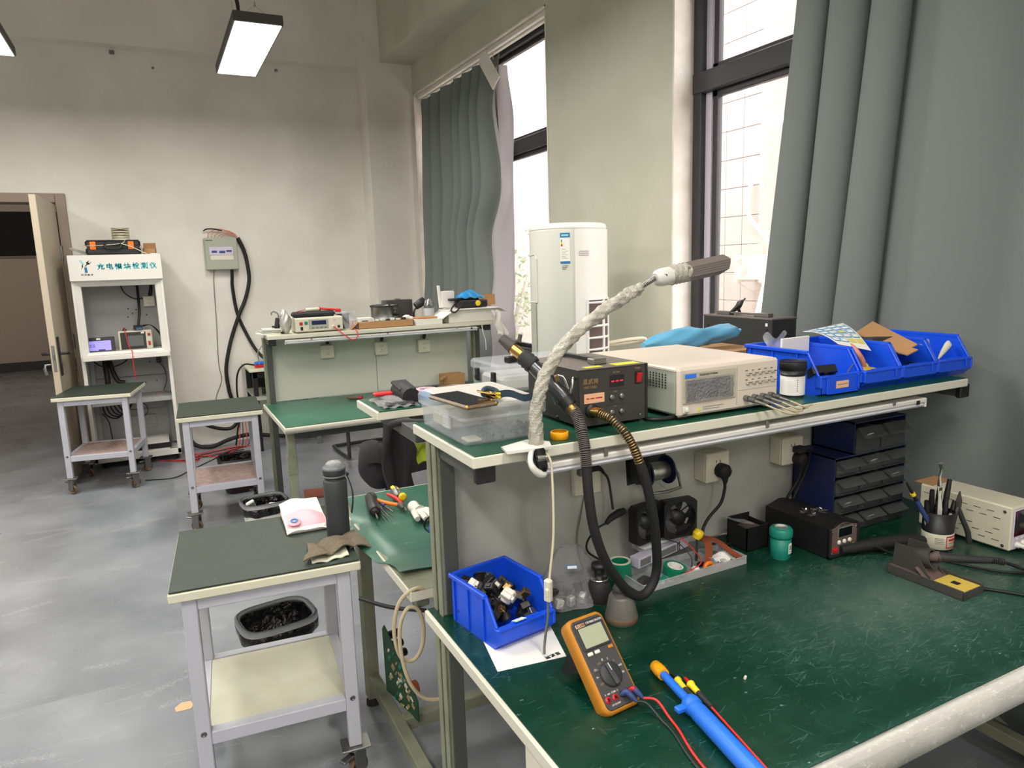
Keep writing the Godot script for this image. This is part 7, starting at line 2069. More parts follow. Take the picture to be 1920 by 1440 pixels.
	part("band", sh().rod(v(-0.066, 0.126, -0.023), v(-0.071, 0.134, -0.0245), 0.0072), "bright_yellow", t)
	var pens := [[-0.022, -0.012, 0.14, -0.02, "white marker pen with black print in the pen pot's left", "white_plastic"], [0.0, 0.012, 0.145, 0.01, "black marker pen at the middle front of the pen pot", "black_plastic"], [0.014, -0.006, 0.19, 0.035, "thick black marker leaning right in the pen pot", "black_plastic"], [0.01, -0.016, 0.175, 0.012, "dark pen with a grey clip behind the thick marker in the pen pot", "dark_plastic"], [0.02, 0.012, 0.13, 0.03, "marker with a white numbered barrel at the pen pot's right", "bin_white"], [-0.006, -0.018, 0.165, -0.004, "slim black pen at the back of the pen pot", "black_plastic"]]
	for e in pens:
		t = thing("pen", e[4], "pen", p + v(e[0], 0.006, e[1]))
		var top := v(e[3], e[2], 0.0)
		part("barrel", sh().rod(Vector3.ZERO, top * 0.72, 0.0075), e[5], t)
		part("cap", sh().rod(top * 0.72, top, 0.0082, 12, 0.006), "black_plastic", t)
		if e[5] != "black_plastic":
			part("print", sh().rod(top * 0.56, top * 0.6, 0.0078), "black_ink", t)
			part("print", sh().rod(top * 0.63, top * 0.66, 0.0078), "black_ink", t)
	t = thing("pliers", "dark-handled nippers hooked over the right side of the pen pot", "pliers", v(2.012, D, -1.18))
	part("handle", sh().tube([v(0.03, 0.012, 0.02), v(0.022, 0.05, 0.016), v(0.008, 0.09, 0.006), v(-0.004, 0.125, 0.0)], [0.007, 0.0075, 0.007, 0.005], 10), "dark_plastic", t)
	part("handle", sh().tube([v(-0.03, 0.02, 0.0), v(-0.022, 0.07, 0.0), v(-0.01, 0.11, 0.0), v(-0.002, 0.125, 0.0)], [0.006, 0.006, 0.006, 0.005], 10), "dark_plastic", t)
	part("jaws", sh().loft([[v(-0.008, 0.12, -0.004), v(0.006, 0.12, -0.004), v(0.006, 0.12, 0.004), v(-0.008, 0.12, 0.004)], [v(-0.01, 0.14, -0.005), v(0.006, 0.14, -0.005), v(0.006, 0.14, 0.005), v(-0.01, 0.14, 0.005)], [v(-0.003, 0.168, -0.001), v(0.001, 0.168, -0.001), v(0.001, 0.168, 0.001), v(-0.003, 0.168, 0.001)]], -1), "stand_grey", t)
	# bench power supply
	t = thing("power_supply", "cream bench power supply with slotted side and black front at the right edge", "power supply", v(2.085, D, -1.075), 0)
	var w := 0.115
	var h := 0.135
	var dp := 0.27
	part("casing", sh().bx(v(0, 0.006, -dp), v(w, h, 0), 0.004), "cream_metal", t)
	var sl := sh()
	for i in 6:
		for j in 6:
			if j == 3 or (i + j) % 2 == 1 and j == 2:
				continue
			sl.bx(v(-0.0006, 0.028 + j * 0.0165, -0.05 - i * 0.038 - (j % 2) * 0.018), v(0.0004, 0.0295 + j * 0.0165, -0.03 - i * 0.038 - (j % 2) * 0.018))
	part("vent_slot", sl, "black_ink", t)
	part("front_panel", sh().bx(v(0.006, 0.012, 0), v(w - 0.003, h - 0.008, 0.004), 0.001), "lavender_film", t)
	part("display", sh().bx(v(0.008, 0.05, 0.004), v(0.062, h - 0.01, 0.006), 0.001), "screen_black", t)
	for e in [[0.085, 0.102], [0.085, 0.066]]:
		part("knob", sh().at(v(e[0], e[1], 0.004), v(90, 0, 0)).lathe([Vector2(0, 0.026), Vector2(0.009, 0.026), Vector2(0.01, 0.004), Vector2(0.013, 0)], 18), "white_plastic", t)
	for i in 3:
		part("terminal", sh().at(v(0.026 + i * 0.028, 0.024, 0.004), v(90, 0, 0)).lathe([Vector2(0, 0.026), Vector2(0.006, 0.026), Vector2(0.006, 0.01), Vector2(0.009, 0.008), Vector2(0.009, 0)], 14), "white_plastic", t)
	part("button", sh().bx(v(0.02, 0.04, 0.004), v(0.028, 0.046, 0.007)).bx(v(0.045, 0.04, 0.004), v(0.055, 0.045, 0.0055)), "white_plastic", t)
	for e in [[0.018, -0.02], [0.118, -0.02]]:
		part("screw", sh().at(v(0, e[0], e[1]), v(0, 0, 90)).lathe([Vector2(0, 0.003), Vector2(0.003, 0.003), Vector2(0.005, 0)], 10), "stand_grey", t)
	part("top_stain", sh().bx(v(0.006, h, -0.295), v(w - 0.006, h + 0.0004, -0.235)), "cardboard", t, "brown patch at the back of the top")
	single("pink_foam", sh().sheet(14, 8, func(a: float, c: float) -> Vector3: return v(a * 0.07, 0.04 * sin(PI * a) * (1.0 - c) + 0.006 * sin(a * 15.0 + c * 9.0) + 0.02, c * 0.03), 0.003), "pink_foam", "crumpled pink anti-static foam hanging on the power supply's terminals", "foam", v(2.15, D + 0.06, -1.045))
	single("pink_foam", sh().sheet(14, 6, func(a: float, c: float) -> Vector3: return v(a * 0.13, 0.012 + 0.01 * sin(a * 6.0 + c * 3.0), c * 0.05), 0.003), "pink_foam", "flat pink anti-static sheet lying at the bench's right edge", "foam", v(2.1, D, -1.04), -12)
	cable("supply_lead", "thick black lead plugged into the power supply's front terminal", [v(2.112, D + 0.024, -1.045), v(2.13, D + 0.022, -1.02), v(2.17, D + 0.014, -0.99), v(2.22, D + 0.01, -0.95)], 0.006, "black_cable")
	single("red_clip", sh().box(Vector3.ZERO, v(0.03, 0.014, 0.012), 0.003).rod(v(0.012, 0, 0), v(0.035, 0.004, 0.006), 0.004), "red_plastic", "red clip on the power supply's right terminal", "clip", v(2.19, D + 0.027, -1.03))


func multimeter() -> void:
	# leaning back on its stand; local x across, y up the face, z out of the face
	var t := thing("multimeter", "yellow-edged grey digital multimeter standing on its kickstand in front of the blue bin", "multimeter", v(0.7215, D + 0.004, -1.018))
	t.transform.basis = Basis(Vector3.UP, deg_to_rad(6.0)) * Basis(Vector3.RIGHT, deg_to_rad(-43.0))
	t.scale = Vector3.ONE * 0.98
	var outline := func(hw: float, y0: float, y1: float, r: float, z: float, waist := 0.0) -> Array:
		var q := []
		for c in [[1, y1, 0.0], [-1, y1, 0.5], [-1, y0, 1.0], [1, y0, 1.5]]:
			for i in 7:
				var a: float = PI * (c[2] + 0.5 * i / 6.0)
				var cy: float = c[1] + (-r if c[1] == y1 else r)
				q.append(v((hw - r) * c[0] + cos(a) * r, cy + sin(a) * r, z))
		for k in q.size():
			var f := smoothstep(0.0, 0.3, (q[k].y - y0) / (y1 - y0)) * (1.0 - smoothstep(0.55, 0.75, (q[k].y - y0) / (y1 - y0)))
			q[k].x *= 1.0 - waist * f
		return q
	part("holster", sh().loft([outline.call(0.040, 0.004, 0.186, 0.012, -0.03, 0.06), outline.call(0.0455, 0.0, 0.19, 0.016, -0.022, 0.06), outline.call(0.0465, -0.001, 0.191, 0.017, 0.0, 0.06), outline.call(0.045, 0.0, 0.19, 0.016, 0.008, 0.06), outline.call(0.041, 0.004, 0.186, 0.014, 0.0105, 0.06)]), "meter_yellow", t)
	part("face", sh().loft([outline.call(0.040, 0.006, 0.184, 0.012, 0.006, 0.06), outline.call(0.040, 0.006, 0.184, 0.012, 0.011, 0.06), outline.call(0.0385, 0.0075, 0.1825, 0.011, 0.0125, 0.06)]), "meter_grey", t)
	part("screen_bezel", sh().bx(v(-0.035, 0.122, 0.012), v(0.035, 0.179, 0.0155), 0.0025), "dark_plastic", t)
	part("display", sh().bx(v(-0.0295, 0.1265, 0.0155), v(0.0295, 0.1665, 0.0162), 0.0003), "lcd", t)
	part("maker_badge", sh().bx(v(-0.032, 0.1685, 0.0155), v(-0.009, 0.1755, 0.0162), 0.0003), "sticker_pink", t)
	words("FLUKE", 0.0055, "black_ink", t, v(-0.0305, 0.172, 0.0165), Vector3.ZERO, true)
	words("17B MAX DIGITAL", 0.004, "white_ink", t, v(-0.007, 0.173, 0.016))
	for e in [[-0.031, "white_plastic"], [-0.0135, "white_plastic"]]:
		part("button", sh().bx(v(e[0], 0.1115, 0.012), v(e[0] + 0.013, 0.1185, 0.0155), 0.002), e[1], t)
	part("button", sh().bx(v(0.021, 0.112, 0.012), v(0.034, 0.119, 0.0155), 0.002), "meter_yellow", t, "yellow button")
	part("button", sh().at(v(-0.029, 0.084, 0.0125), v(90, 0, 0)).lathe([Vector2(0, 0.004), Vector2(0.003, 0.004), Vector2(0.004, 0)], 12), "grey_plastic", t)
	part("dial", sh().at(v(0, 0.067, 0.0125), v(90, 0, 0)).lathe([Vector2(0, 0.006), Vector2(0.021, 0.006), Vector2(0.024, 0.004), Vector2(0.0245, 0)], 32), "dark_plastic", t)
	part("dial_grip", sh().at(v(0, 0.067, 0.0185), v(0, 0, 9)).bx(v(-0.0055, -0.0225, -0.001), v(0.0055, 0.0225, 0.0065), 0.0025), "meter_grey", t)
	part("dial_mark", sh().at(v(0, 0.067, 0.025), v(0, 0, 9)).bx(v(-0.0007, 0.006, 0), v(0.0007, 0.021, 0.0006)), "white_ink", t)
	var mk_ := ["OFF", "V~", "V=", "mV", "Ω", "C", "A", "mA", "Hz"]
	for i in 9:
		var a := deg_to_rad(200.0 - i * 26.0)
		words(mk_[i], 0.0042, "white_ink" if i % 3 else "gold_ink", t, v(cos(a) * 0.0305 - 0.003, 0.067 + sin(a) * 0.031, 0.0127))
	for i in 4:
		part("jack", sh().at(v(-0.03 + i * 0.0175, 0.026, 0.0125), v(90, 0, 0)).lathe([Vector2(0.003, 0.0), Vector2(0.003, 0.002), Vector2(0.0062, 0.002), Vector2(0.0066, 0)], 18), "red_plastic" if i < 2 else "black_plastic", t)
		part("jack_hole", sh().at(v(-0.03 + i * 0.0175, 0.026, 0.0125), v(90, 0, 0)).lathe([Vector2(0, 0.0006), Vector2(0.0032, 0.0006), Vector2(0.0032, 0)], 14), "black_ink", t)
	words("A   mA   COM   V", 0.0035, "white_ink", t, v(-0.033, 0.036, 0.0127))
	words("CAT III 600V", 0.003, "white_ink", t, v(-0.027, 0.0145, 0.0127))
	part("kickstand", sh().prism([Vector2(-0.09, -0.026), Vector2(-0.15, -0.026), Vector2(-0.124, -0.108), Vector2(-0.112, -0.108)], -0.028, 0.028), "black_plastic", t).transform = Transform3D(Basis(v(0, -1, 0), v(0, 0, 1), v(-1, 0, 0)), v(0, 0.0, 0))
	# plugs and leads
	var w: Transform3D = t.global_transform
	for e in [[0.005, "black_plastic", "dark_plastic", "black test lead running from the multimeter to the bench edge", 0.0], [0.0225, "red_plastic", "red_wire", "red test lead running from the multimeter to the bench edge", 0.022]]:
		var a: Vector3 = w * v(e[0], 0.026, 0.014)
		var c := thing("test_lead", e[3], "test lead", a)
		var b: Vector3 = w * v(e[0] + 0.003, 0.026, 0.027)
		var d: Vector3 = w * v(e[0] + 0.013, 0.004, 0.028)
		part("plug_cap", sh().tube([Vector3.ZERO, b - a, b - a + (w.basis * v(0.002, -0.004, 0.001))], [0.0052, 0.0058, 0.0056], 12, false), "blue_wire" if e[1] == "black_plastic" else "red_plastic", c)
		part("plug_sleeve", sh().tube([b - a, (b + d) * 0.5 - a, d - a], [0.0062, 0.0055, 0.0032], 12), "blue_wire", c)
		var q: float = e[4]
		part("lead", sh().tube([d - a, v(0.757 + q, D + 0.022, -0.99) - a, v(0.764 + q * 0.8, D + 0.006, -0.955) - a, v(0.762 + q * 0.6, D + 0.004, -0.92) - a, v(0.745 + q * 0.5, D + 0.004, -0.86) - a, v(0.735 + q * 0.5, D + 0.004, -0.80) - a, v(0.74 + q * 0.5, D + 0.004, -0.735) - a, v(0.745 + q * 0.4, D - 0.02, -0.70) - a, v(0.745 + q * 0.4, D - 0.12, -0.70) - a], 0.0026 if q > 0.0 else 0.0022, 8), e[2], c)
	# the blue high voltage probe, two test probes lying along it
	t = thing("probe_handle", "blue ribbed high voltage probe with a yellow tip cap lying at the bench's front edge", "probe", v(0.853, D + 0.018, -1.083))
	var dr := (v(0.80, D + 0.02, -0.77) - v(0.853, D + 0.018, -1.083)).normalized()
	var at_ := func(s: float, off := 0.0, up := 0.0) -> Vector3: return dr * s + v(-dr.z, 0, dr.x) * off + v(0, up, 0)
	part("tip_cap", sh().tube([at_.call(-0.012), at_.call(-0.008), at_.call(0.012), at_.call(0.028)], [0.006, 0.012, 0.0135, 0.0125], 18, false), "ring_yellow", t, "yellow tip cap")
	part("shaft", sh().tube([at_.call(0.026), at_.call(0.13)], 0.0085, 18, false), "probe_blue", t)
	part("guard", sh().tube([at_.call(0.118), at_.call(0.126), at_.call(0.132), at_.call(0.142), at_.call(0.146)], [0.01, 0.0175, 0.019, 0.019, 0.017], 22, false).bx(at_.call(0.128, 0.016, -0.006), at_.call(0.146, 0.034, 0.004), 0.002), "probe_blue", t)
	part("handle", sh().tube([at_.call(0.144), at_.call(0.16), at_.call(0.26), at_.call(0.34), at_.call(0.36)], [0.0165, 0.0165, 0.0175, 0.0175, 0.016], 22, false), "probe_blue", t)
	part("grip_rib", _spring([at_.call(0.158), at_.call(0.19), at_.call(0.22), at_.call(0.255)], 0.0165, 24), "probe_blue", t)
	for e in [[-0.025, 0.035, "black_plastic", "black-tipped test probe with a yellow guard lying beside the blue probe"], [-0.043, 0.055, "red_plastic", "red-tipped test probe with a yellow guard lying outermost beside the blue probe"]]:
		var o: float = e[0]
		var s0: float = e[1]
		var base: Vector3 = v(0.853, D + 0.018, -1.083) + at_.call(s0, o, -0.011)
		var c := thing("test_probe", e[3], "test probe", base)
		var f := func(s: float) -> Vector3: return dr * s + v(dr.z, 0, -dr.x) * (-s * 0.04)
		part("needle", sh().rod(f.call(-0.034), f.call(-0.01), 0.0008, 6), "chrome", c)
		part("tip", sh().rod(f.call(-0.018), f.call(0.002), 0.003, 12, 0.0045), e[2], c)
		part("guard", sh().tube([f.call(0.002), f.call(0.004), f.call(0.008), f.call(0.01), f.call(0.034), f.call(0.036)], [0.007, 0.0085, 0.0085, 0.0065, 0.006, 0.005], 16, false), "bright_yellow", c)
		part("grip", sh().tube([f.call(0.036), f.call(0.06), f.call(0.085)], [0.0055, 0.006, 0.005], 14, false), "dark_plastic", c)
		part("lead", sh().tube([f.call(0.085), f.call(0.12), f.call(0.18), f.call(0.24), f.call(0.29), f.call(0.33)], 0.0024, 8), "red_wire" if e[2] == "red_plastic" else "black_cable", c)
	single("white_pellet", sh().rod(v(-0.004, 0.003, 0), v(0.004, 0.003, 0.001), 0.0028, 10), "white_plastic", "tiny white plastic pellet lying alone on the worn green bench top", "pellet", v(1.0, D + 0.001, -0.985), 40)


# ---------------------------------------------------------------- nearest trolley, middle bench
func middle_bench_things() -> void:
	var H := 0.7425
	var t := thing("water_bottle", "matt dark grey water bottle with a clear lid and strap on the nearest trolley", "bottle", v(0.465, H, -2.245))
	part("body", sh().lathe([Vector2(0, 0), Vector2(0.035, 0), Vector2(0.037, 0.004), Vector2(0.037, 0.135), Vector2(0.0375, 0.14), Vector2(0.0375, 0.185), Vector2(0.034, 0.192), Vector2(0, 0.192)], 32), "bottle_grey", t)
	part("neck", sh().lathe([Vector2(0.03, 0.19), Vector2(0.03, 0.2), Vector2(0.034, 0.2), Vector2(0.036, 0.204), Vector2(0.036, 0.224), Vector2(0.033, 0.23), Vector2(0, 0.23)], 32), "dark_plastic", t)
	part("collar", sh().lathe([Vector2(0.0355, 0.2), Vector2(0.0372, 0.201), Vector2(0.0372, 0.205), Vector2(0.0355, 0.206)], 32, 0, false).lathe([Vector2(0.034, 0.222), Vector2(0.037, 0.224), Vector2(0.036, 0.232), Vector2(0.026, 0.236), Vector2(0.026, 0.23)], 32, 0, false), "bottle_lid", t)
	part("lid_dome", sh().lathe([Vector2(0.027, 0.232), Vector2(0.026, 0.242), Vector2(0.018, 0.25), Vector2(0, 0.253)], 24, 0, false), "clear_plastic", t)
	part("spout", sh().rod(v(-0.002, 0.23, 0), v(0.004, 0.245, 0), 0.008, 12), "black_plastic", t)
	part("strap", sh().sheet(20, 2, func(a: float, c: float) -> Vector3: return v(0.038 + 0.012 * sin(a * PI) + 0.006 * a, 0.2 - a * 0.13, -0.012 + c * 0.016 + 0.012 * a), 0.002).bx(v(0.034, 0.196, -0.01), v(0.046, 0.206, 0.006), 0.002), "lanyard", t, "dark woven strap")
	t = thing("tissue_pack", "flat pink and white tissue pack with a blue emblem on the nearest trolley", "tissue pack", v(0.385, H, -2.43), -3)
	var pz := func(a: float, c: float) -> Vector3: return v(lerpf(-0.066, 0.066, a), 0.006 + 0.028 * sin(PI * clampf(a, 0.02, 0.98)) * 0.35 + 0.022 * smoothstep(0.0, 0.2, c) + 0.012 * c + 0.003 * sin(a * 9.0 + c * 5.0), lerpf(0.115, -0.12, c))
	part("wrapper", sh().sheet(16, 20, pz, 0.004), "tissue_white", t)
	part("side", sh().bx(v(-0.064, 0, -0.11), v(0.064, 0.02, 0.108), 0.005), "tissue_white", t)
	part("printed_band", sh().sheet(12, 6, func(a: float, c: float) -> Vector3: return pz.call(a * 0.96 + 0.02, 0.06 + 0.38 * c + 0.08 * sin(a * 4.0) * c) + v(0, 0.0012, 0), 0.0004), "tissue_pink", t, "pink printed band")
	part("emblem", sh().at(pz.call(0.22, 0.13) + v(0, 0.0035, 0.002), v(16, 0, 0)).lathe([Vector2(0, 0), Vector2(0.021, 0), Vector2(0.021, 0.0008), Vector2(0, 0.0008)], 22), "tissue_pink", t)
	part("emblem", sh().at(pz.call(0.22, 0.15) + v(0, 0.0045, 0.002), v(16, 0, 0)).loft([_circle(0.006, 0.0), _circle(0.0125, 0.0), _circle(0.0125, 0.001), _circle(0.006, 0.001)], -1, false, true), "blue_ink", t)
	t = thing("rag", "dirty grey-brown folded cleaning rag at the front corner of the nearest trolley", "rag", v(0.405, H, -2.105), -5)
	part("cloth", sh().sheet(40, 26, func(a: float, c: float) -> Vector3:
		var e := sin(PI * a) * 0.5 + 0.5
		return v(lerpf(-0.085, 0.075, a) + 0.012 * sin(c * 3.0) + 0.02 * c, 0.012 + 0.018 * absf(sin(a * 6.0 + c * 2.0)) * e + 0.002 * sin(a * 17.0 + c * 9.0) + 0.003 * sin(c * 11.0), lerpf(0.04, -0.09, c) + 0.015 * sin(a * 5.0) + 0.03 * (0.5 - a)), 0.004), "rag_cloth", t)
	part("fold", sh().sheet(20, 10, func(a: float, c: float) -> Vector3: return v(lerpf(-0.06, 0.05, a), 0.003 + 0.005 * absf(sin(a * 8.0)), lerpf(0.06, -0.03, c) + 0.008 * sin(a * 5.0)), 0.003), "cart_edge", t, "paler underside showing at the front")
	part("fold", sh().sheet(16, 10, func(a: float, c: float) -> Vector3: return v(lerpf(0.06, 0.125, a), 0.006 + 0.012 * sin(PI * a), lerpf(0.0, -0.085, c) + 0.02 * a), 0.004), "rag_cloth", t)
	# tools on the middle bench's mat
	var B := D + 0.018
	t = thing("electric_screwdriver", "black electric screwdriver with a long steel bit on the middle bench mat", "electric screwdriver", v(0.628, B + 0.018, -2.45))
	var d := (v(0.592, 0, -2.235) - v(0.628, 0, -2.45)).normalized()
	part("body", sh().tube([d * 0.0, d * 0.01, d * 0.06, d * 0.12, d * 0.165, d * 0.175], [0.014, 0.018, 0.0205, 0.0215, 0.021, 0.018], 22, false), "black_plastic", t)
	part("chuck", sh().tube([d * 0.174, d * 0.18, d * 0.186], [0.015, 0.012, 0.007], 18, false), "black_rubber", t)
	part("bit", sh().rod(d * 0.18, d * 0.24, 0.003), "chrome", t)
	part("trigger", sh().at(d * 0.03 + v(0.014, 0.012, 0), v(0, -10, -40)).box(Vector3.ZERO, v(0.02, 0.008, 0.035), 0.003), "dark_plastic", t)
	t = thing("screwdriver", "grey and yellow handled screwdriver with a bright shaft on the middle bench mat", "screwdriver", v(0.735, B + 0.014, -2.50))
	d = (v(0.705, -0.01, -2.262) - v(0.735, 0, -2.50)).normalized()
	part("grip", sh().tube([d * 0.0, d * 0.01, d * 0.03, d * 0.06, d * 0.085, d * 0.1], [0.01, 0.016, 0.0185, 0.0165, 0.012, 0.013], 18), "dull_steel", t)
	part("grip_inlay", sh().at(d * 0.022 + v(-0.008, 0.014, 0), v(0, 0, 25)).box(Vector3.ZERO, v(0.014, 0.006, 0.03), 0.003).at(d * 0.04 + v(0.006, 0.0145, 0), v(0, 0, -20)).box(Vector3.ZERO, v(0.008, 0.005, 0.02), 0.002).tube([d * 0.1, d * 0.105, d * 0.112, d * 0.114], [0.0125, 0.015, 0.014, 0.008], 16, false), "bright_yellow", t)
	part("shaft", sh().rod(d * 0.112, d * 0.235, 0.0035), "chrome", t)
	t = thing("pliers", "red-handled pliers lying open on the middle bench mat", "pliers", v(0.705, B + 0.008, -2.345), 0)
	part("handle", sh().tube([v(0.0, 0, 0.02), v(-0.03, 0.002, -0.01), v(-0.06, 0.004, -0.06), v(-0.075, 0.006, -0.1)], [0.006, 0.007, 0.0075, 0.0075], 10), "orange_plastic", t)
	part("handle", sh().tube([v(0.006, 0, 0.015), v(0.006, 0.004, -0.02), v(0.0, 0.006, -0.06), v(-0.012, 0.008, -0.1)], [0.006, 0.0075, 0.0075, 0.006], 10), "red_plastic", t)
	part("jaws", sh().tube([v(-0.004, 0, 0.012), v(0.0, 0, 0.03), v(-0.004, 0, 0.055)], [0.01, 0.011, 0.004], 8, false), "stand_grey", t)
	t = thing("screwdriver", "thin blue-handled screwdriver between the electric driver and the red pliers", "screwdriver", v(0.648, B + 0.006, -2.415))
	d = (v(0.662, 0, -2.27) - v(0.648, 0, -2.415)).normalized()
	part("grip", sh().rod(Vector3.ZERO, d * 0.06, 0.006), "blue_wire", t)
	part("shaft", sh().rod(d * 0.06, d * 0.14, 0.0025), "chrome", t)
	t = thing("tweezers", "steel tweezers lying beside the electric screwdriver on the mat", "tweezers", v(0.628, B + 0.005, -2.36))
	part("arms", sh().rod(v(0, 0, 0), v(-0.005, 0, 0.11), 0.004, 6, 0.0015).rod(v(0.01, 0, 0), v(0.006, 0, 0.115), 0.004, 6, 0.0015), "dull_steel", t)
	t = thing("glove", "white cotton glove with worn fingertips lying by the uprights on the middle bench", "glove", v(0.735, B, -2.18), 0)
	part("cuff", sh().tube([v(0.0, 0.012, -0.1), v(-0.004, 0.014, -0.06), v(0.0, 0.014, -0.03)], [0.02, 0.017, 0.022], 14), "glove", t)
	for f in [[-0.026, 0.03], [-0.004, 0.045], [0.018, 0.042], [0.034, 0.025]]:
		part("finger", sh().tube([v(f[0] * 0.6, 0.014, -0.035), v(f[0], 0.016, 0.0), v(f[0] * 1.1, 0.012, f[1])], [0.012, 0.011, 0.009], 10), "glove", t)
	part("palm", sh().ball(v(0.002, 0.014, -0.025), v(0.034, 0.013, 0.034), 16, 10), "glove", t)
	parts_bin("blue parts bin on the middle bench, only its edge showing beside the near uprights", v(0.70, D + 0.002, -2.04), 185, 0.1, 0.14, 0.1, true).position = v(0.80, D + 0.005, -2.02)
	cable("black_lead", "black lead curling out of the blue bin on the middle bench", [v(0.735, B + 0.08, -2.0), v(0.70, B + 0.06, -2.02), v(0.69, B + 0.03, -2.04), v(0.70, B + 0.01, -2.03), v(0.73, B + 0.006, -2.0)], 0.003, "black_cable")
	# things on the middle bench's shelf
	t = thing("film_pack", "red and silver wrapped packet at the left end of the middle bench's shelf", "packet", v(0.585, S, -1.965))
	part("pack", sh().sheet(18, 12, func(a: float, c: float) -> Vector3: return v(lerpf(-0.045, 0.06, a), 0.004 + 0.018 * sin(PI * a) * sin(PI * c) + 0.003 * sin(a * 18.0 + c * 12.0), lerpf(0.08, -0.08, c)), 0.002), "poly_bag", t)
	part("red_label", sh().bx(v(-0.035, 0.016, -0.07), v(0.03, 0.026, -0.04), 0.003), "red_plastic", t)
	part("contents", sh().bx(v(-0.03, 0.002, -0.035), v(0.05, 0.013, 0.07), 0.006), "dark_plastic", t)
	t = thing("black_roll", "black rolled strap standing between the packet and the blue tape", "roll", v(0.635, S, -1.965))
	part("roll", sh().tube([v(-0.005, 0.022, 0.05), v(-0.005, 0.026, 0.0), v(-0.005, 0.026, -0.06)], [0.026, 0.028, 0.028], 18, false), "black_rubber", t)
	part("flap", sh().at(v(-0.005, 0.045, -0.02), v(8, 0, 0)).box(Vector3.ZERO, v(0.05, 0.012, 0.09), 0.004), "black_rubber", t)
	t = thing("tape_roll", "blue and pink tape roll lying behind the black strap roll", "tape roll", v(0.70, S, -1.985))
	part("tape", sh().loft([_circle(0.018, 0.0), _circle(0.034, 0.0), _circle(0.034, 0.026), _circle(0.018, 0.026)], -1, false, true), "sky_blue_bag", t)
	part("edge", sh().loft([_circle(0.019, 0.026), _circle(0.033, 0.026), _circle(0.032, 0.029), _circle(0.02, 0.029)], -1, false, true), "tissue_pink", t)
	single("round_tin", sh().lathe([Vector2(0, 0), Vector2(0.052, 0), Vector2(0.055, 0.003), Vector2(0.055, 0.032), Vector2(0.053, 0.034), Vector2(0.049, 0.03), Vector2(0, 0.029)], 36), "flask_amber", "shallow round brown tin lid on the middle bench's shelf", "tin", v(0.775, S, -1.94))
	cable("black_strap", "black strap lying over the cable tray at the end of the middle bench", [v(0.545, S - 0.04, -1.86), v(0.57, S - 0.028, -1.83), v(0.62, S - 0.03, -1.80), v(0.7, S - 0.032, -1.76)], 0.01, "black_rubber")
	# cable loop hung from the bench end
	cable("beige_cable", "loop of beige cable hanging beside the near bench's end uprights", [v(0.6, D - 0.03, -1.72), v(0.55, D + 0.005, -1.715), v(0.505, D - 0.03, -1.73), v(0.488, D - 0.11, -1.74), v(0.5, D - 0.19, -1.74), v(0.535, D - 0.21, -1.735), v(0.562, D - 0.17, -1.73), v(0.565, D - 0.1, -1.725), v(0.548, D - 0.055, -1.72), v(0.52, D - 0.05, -1.72), v(0.498, D - 0.1, -1.72), v(0.5, D - 0.19, -1.72), v(0.52, D - 0.27, -1.715), v(0.56, D - 0.32, -1.71), v(0.62, D - 0.33, -1.7)], 0.0055, "beige_cable")
	cable("black_cable", "short black cable end under the middle bench's sagging mat", [v(0.45, D - 0.10, -1.95), v(0.5, D - 0.112, -1.9), v(0.54, D - 0.115, -1.86), v(0.6, D - 0.11, -1.8)], 0.006, "black_cable")


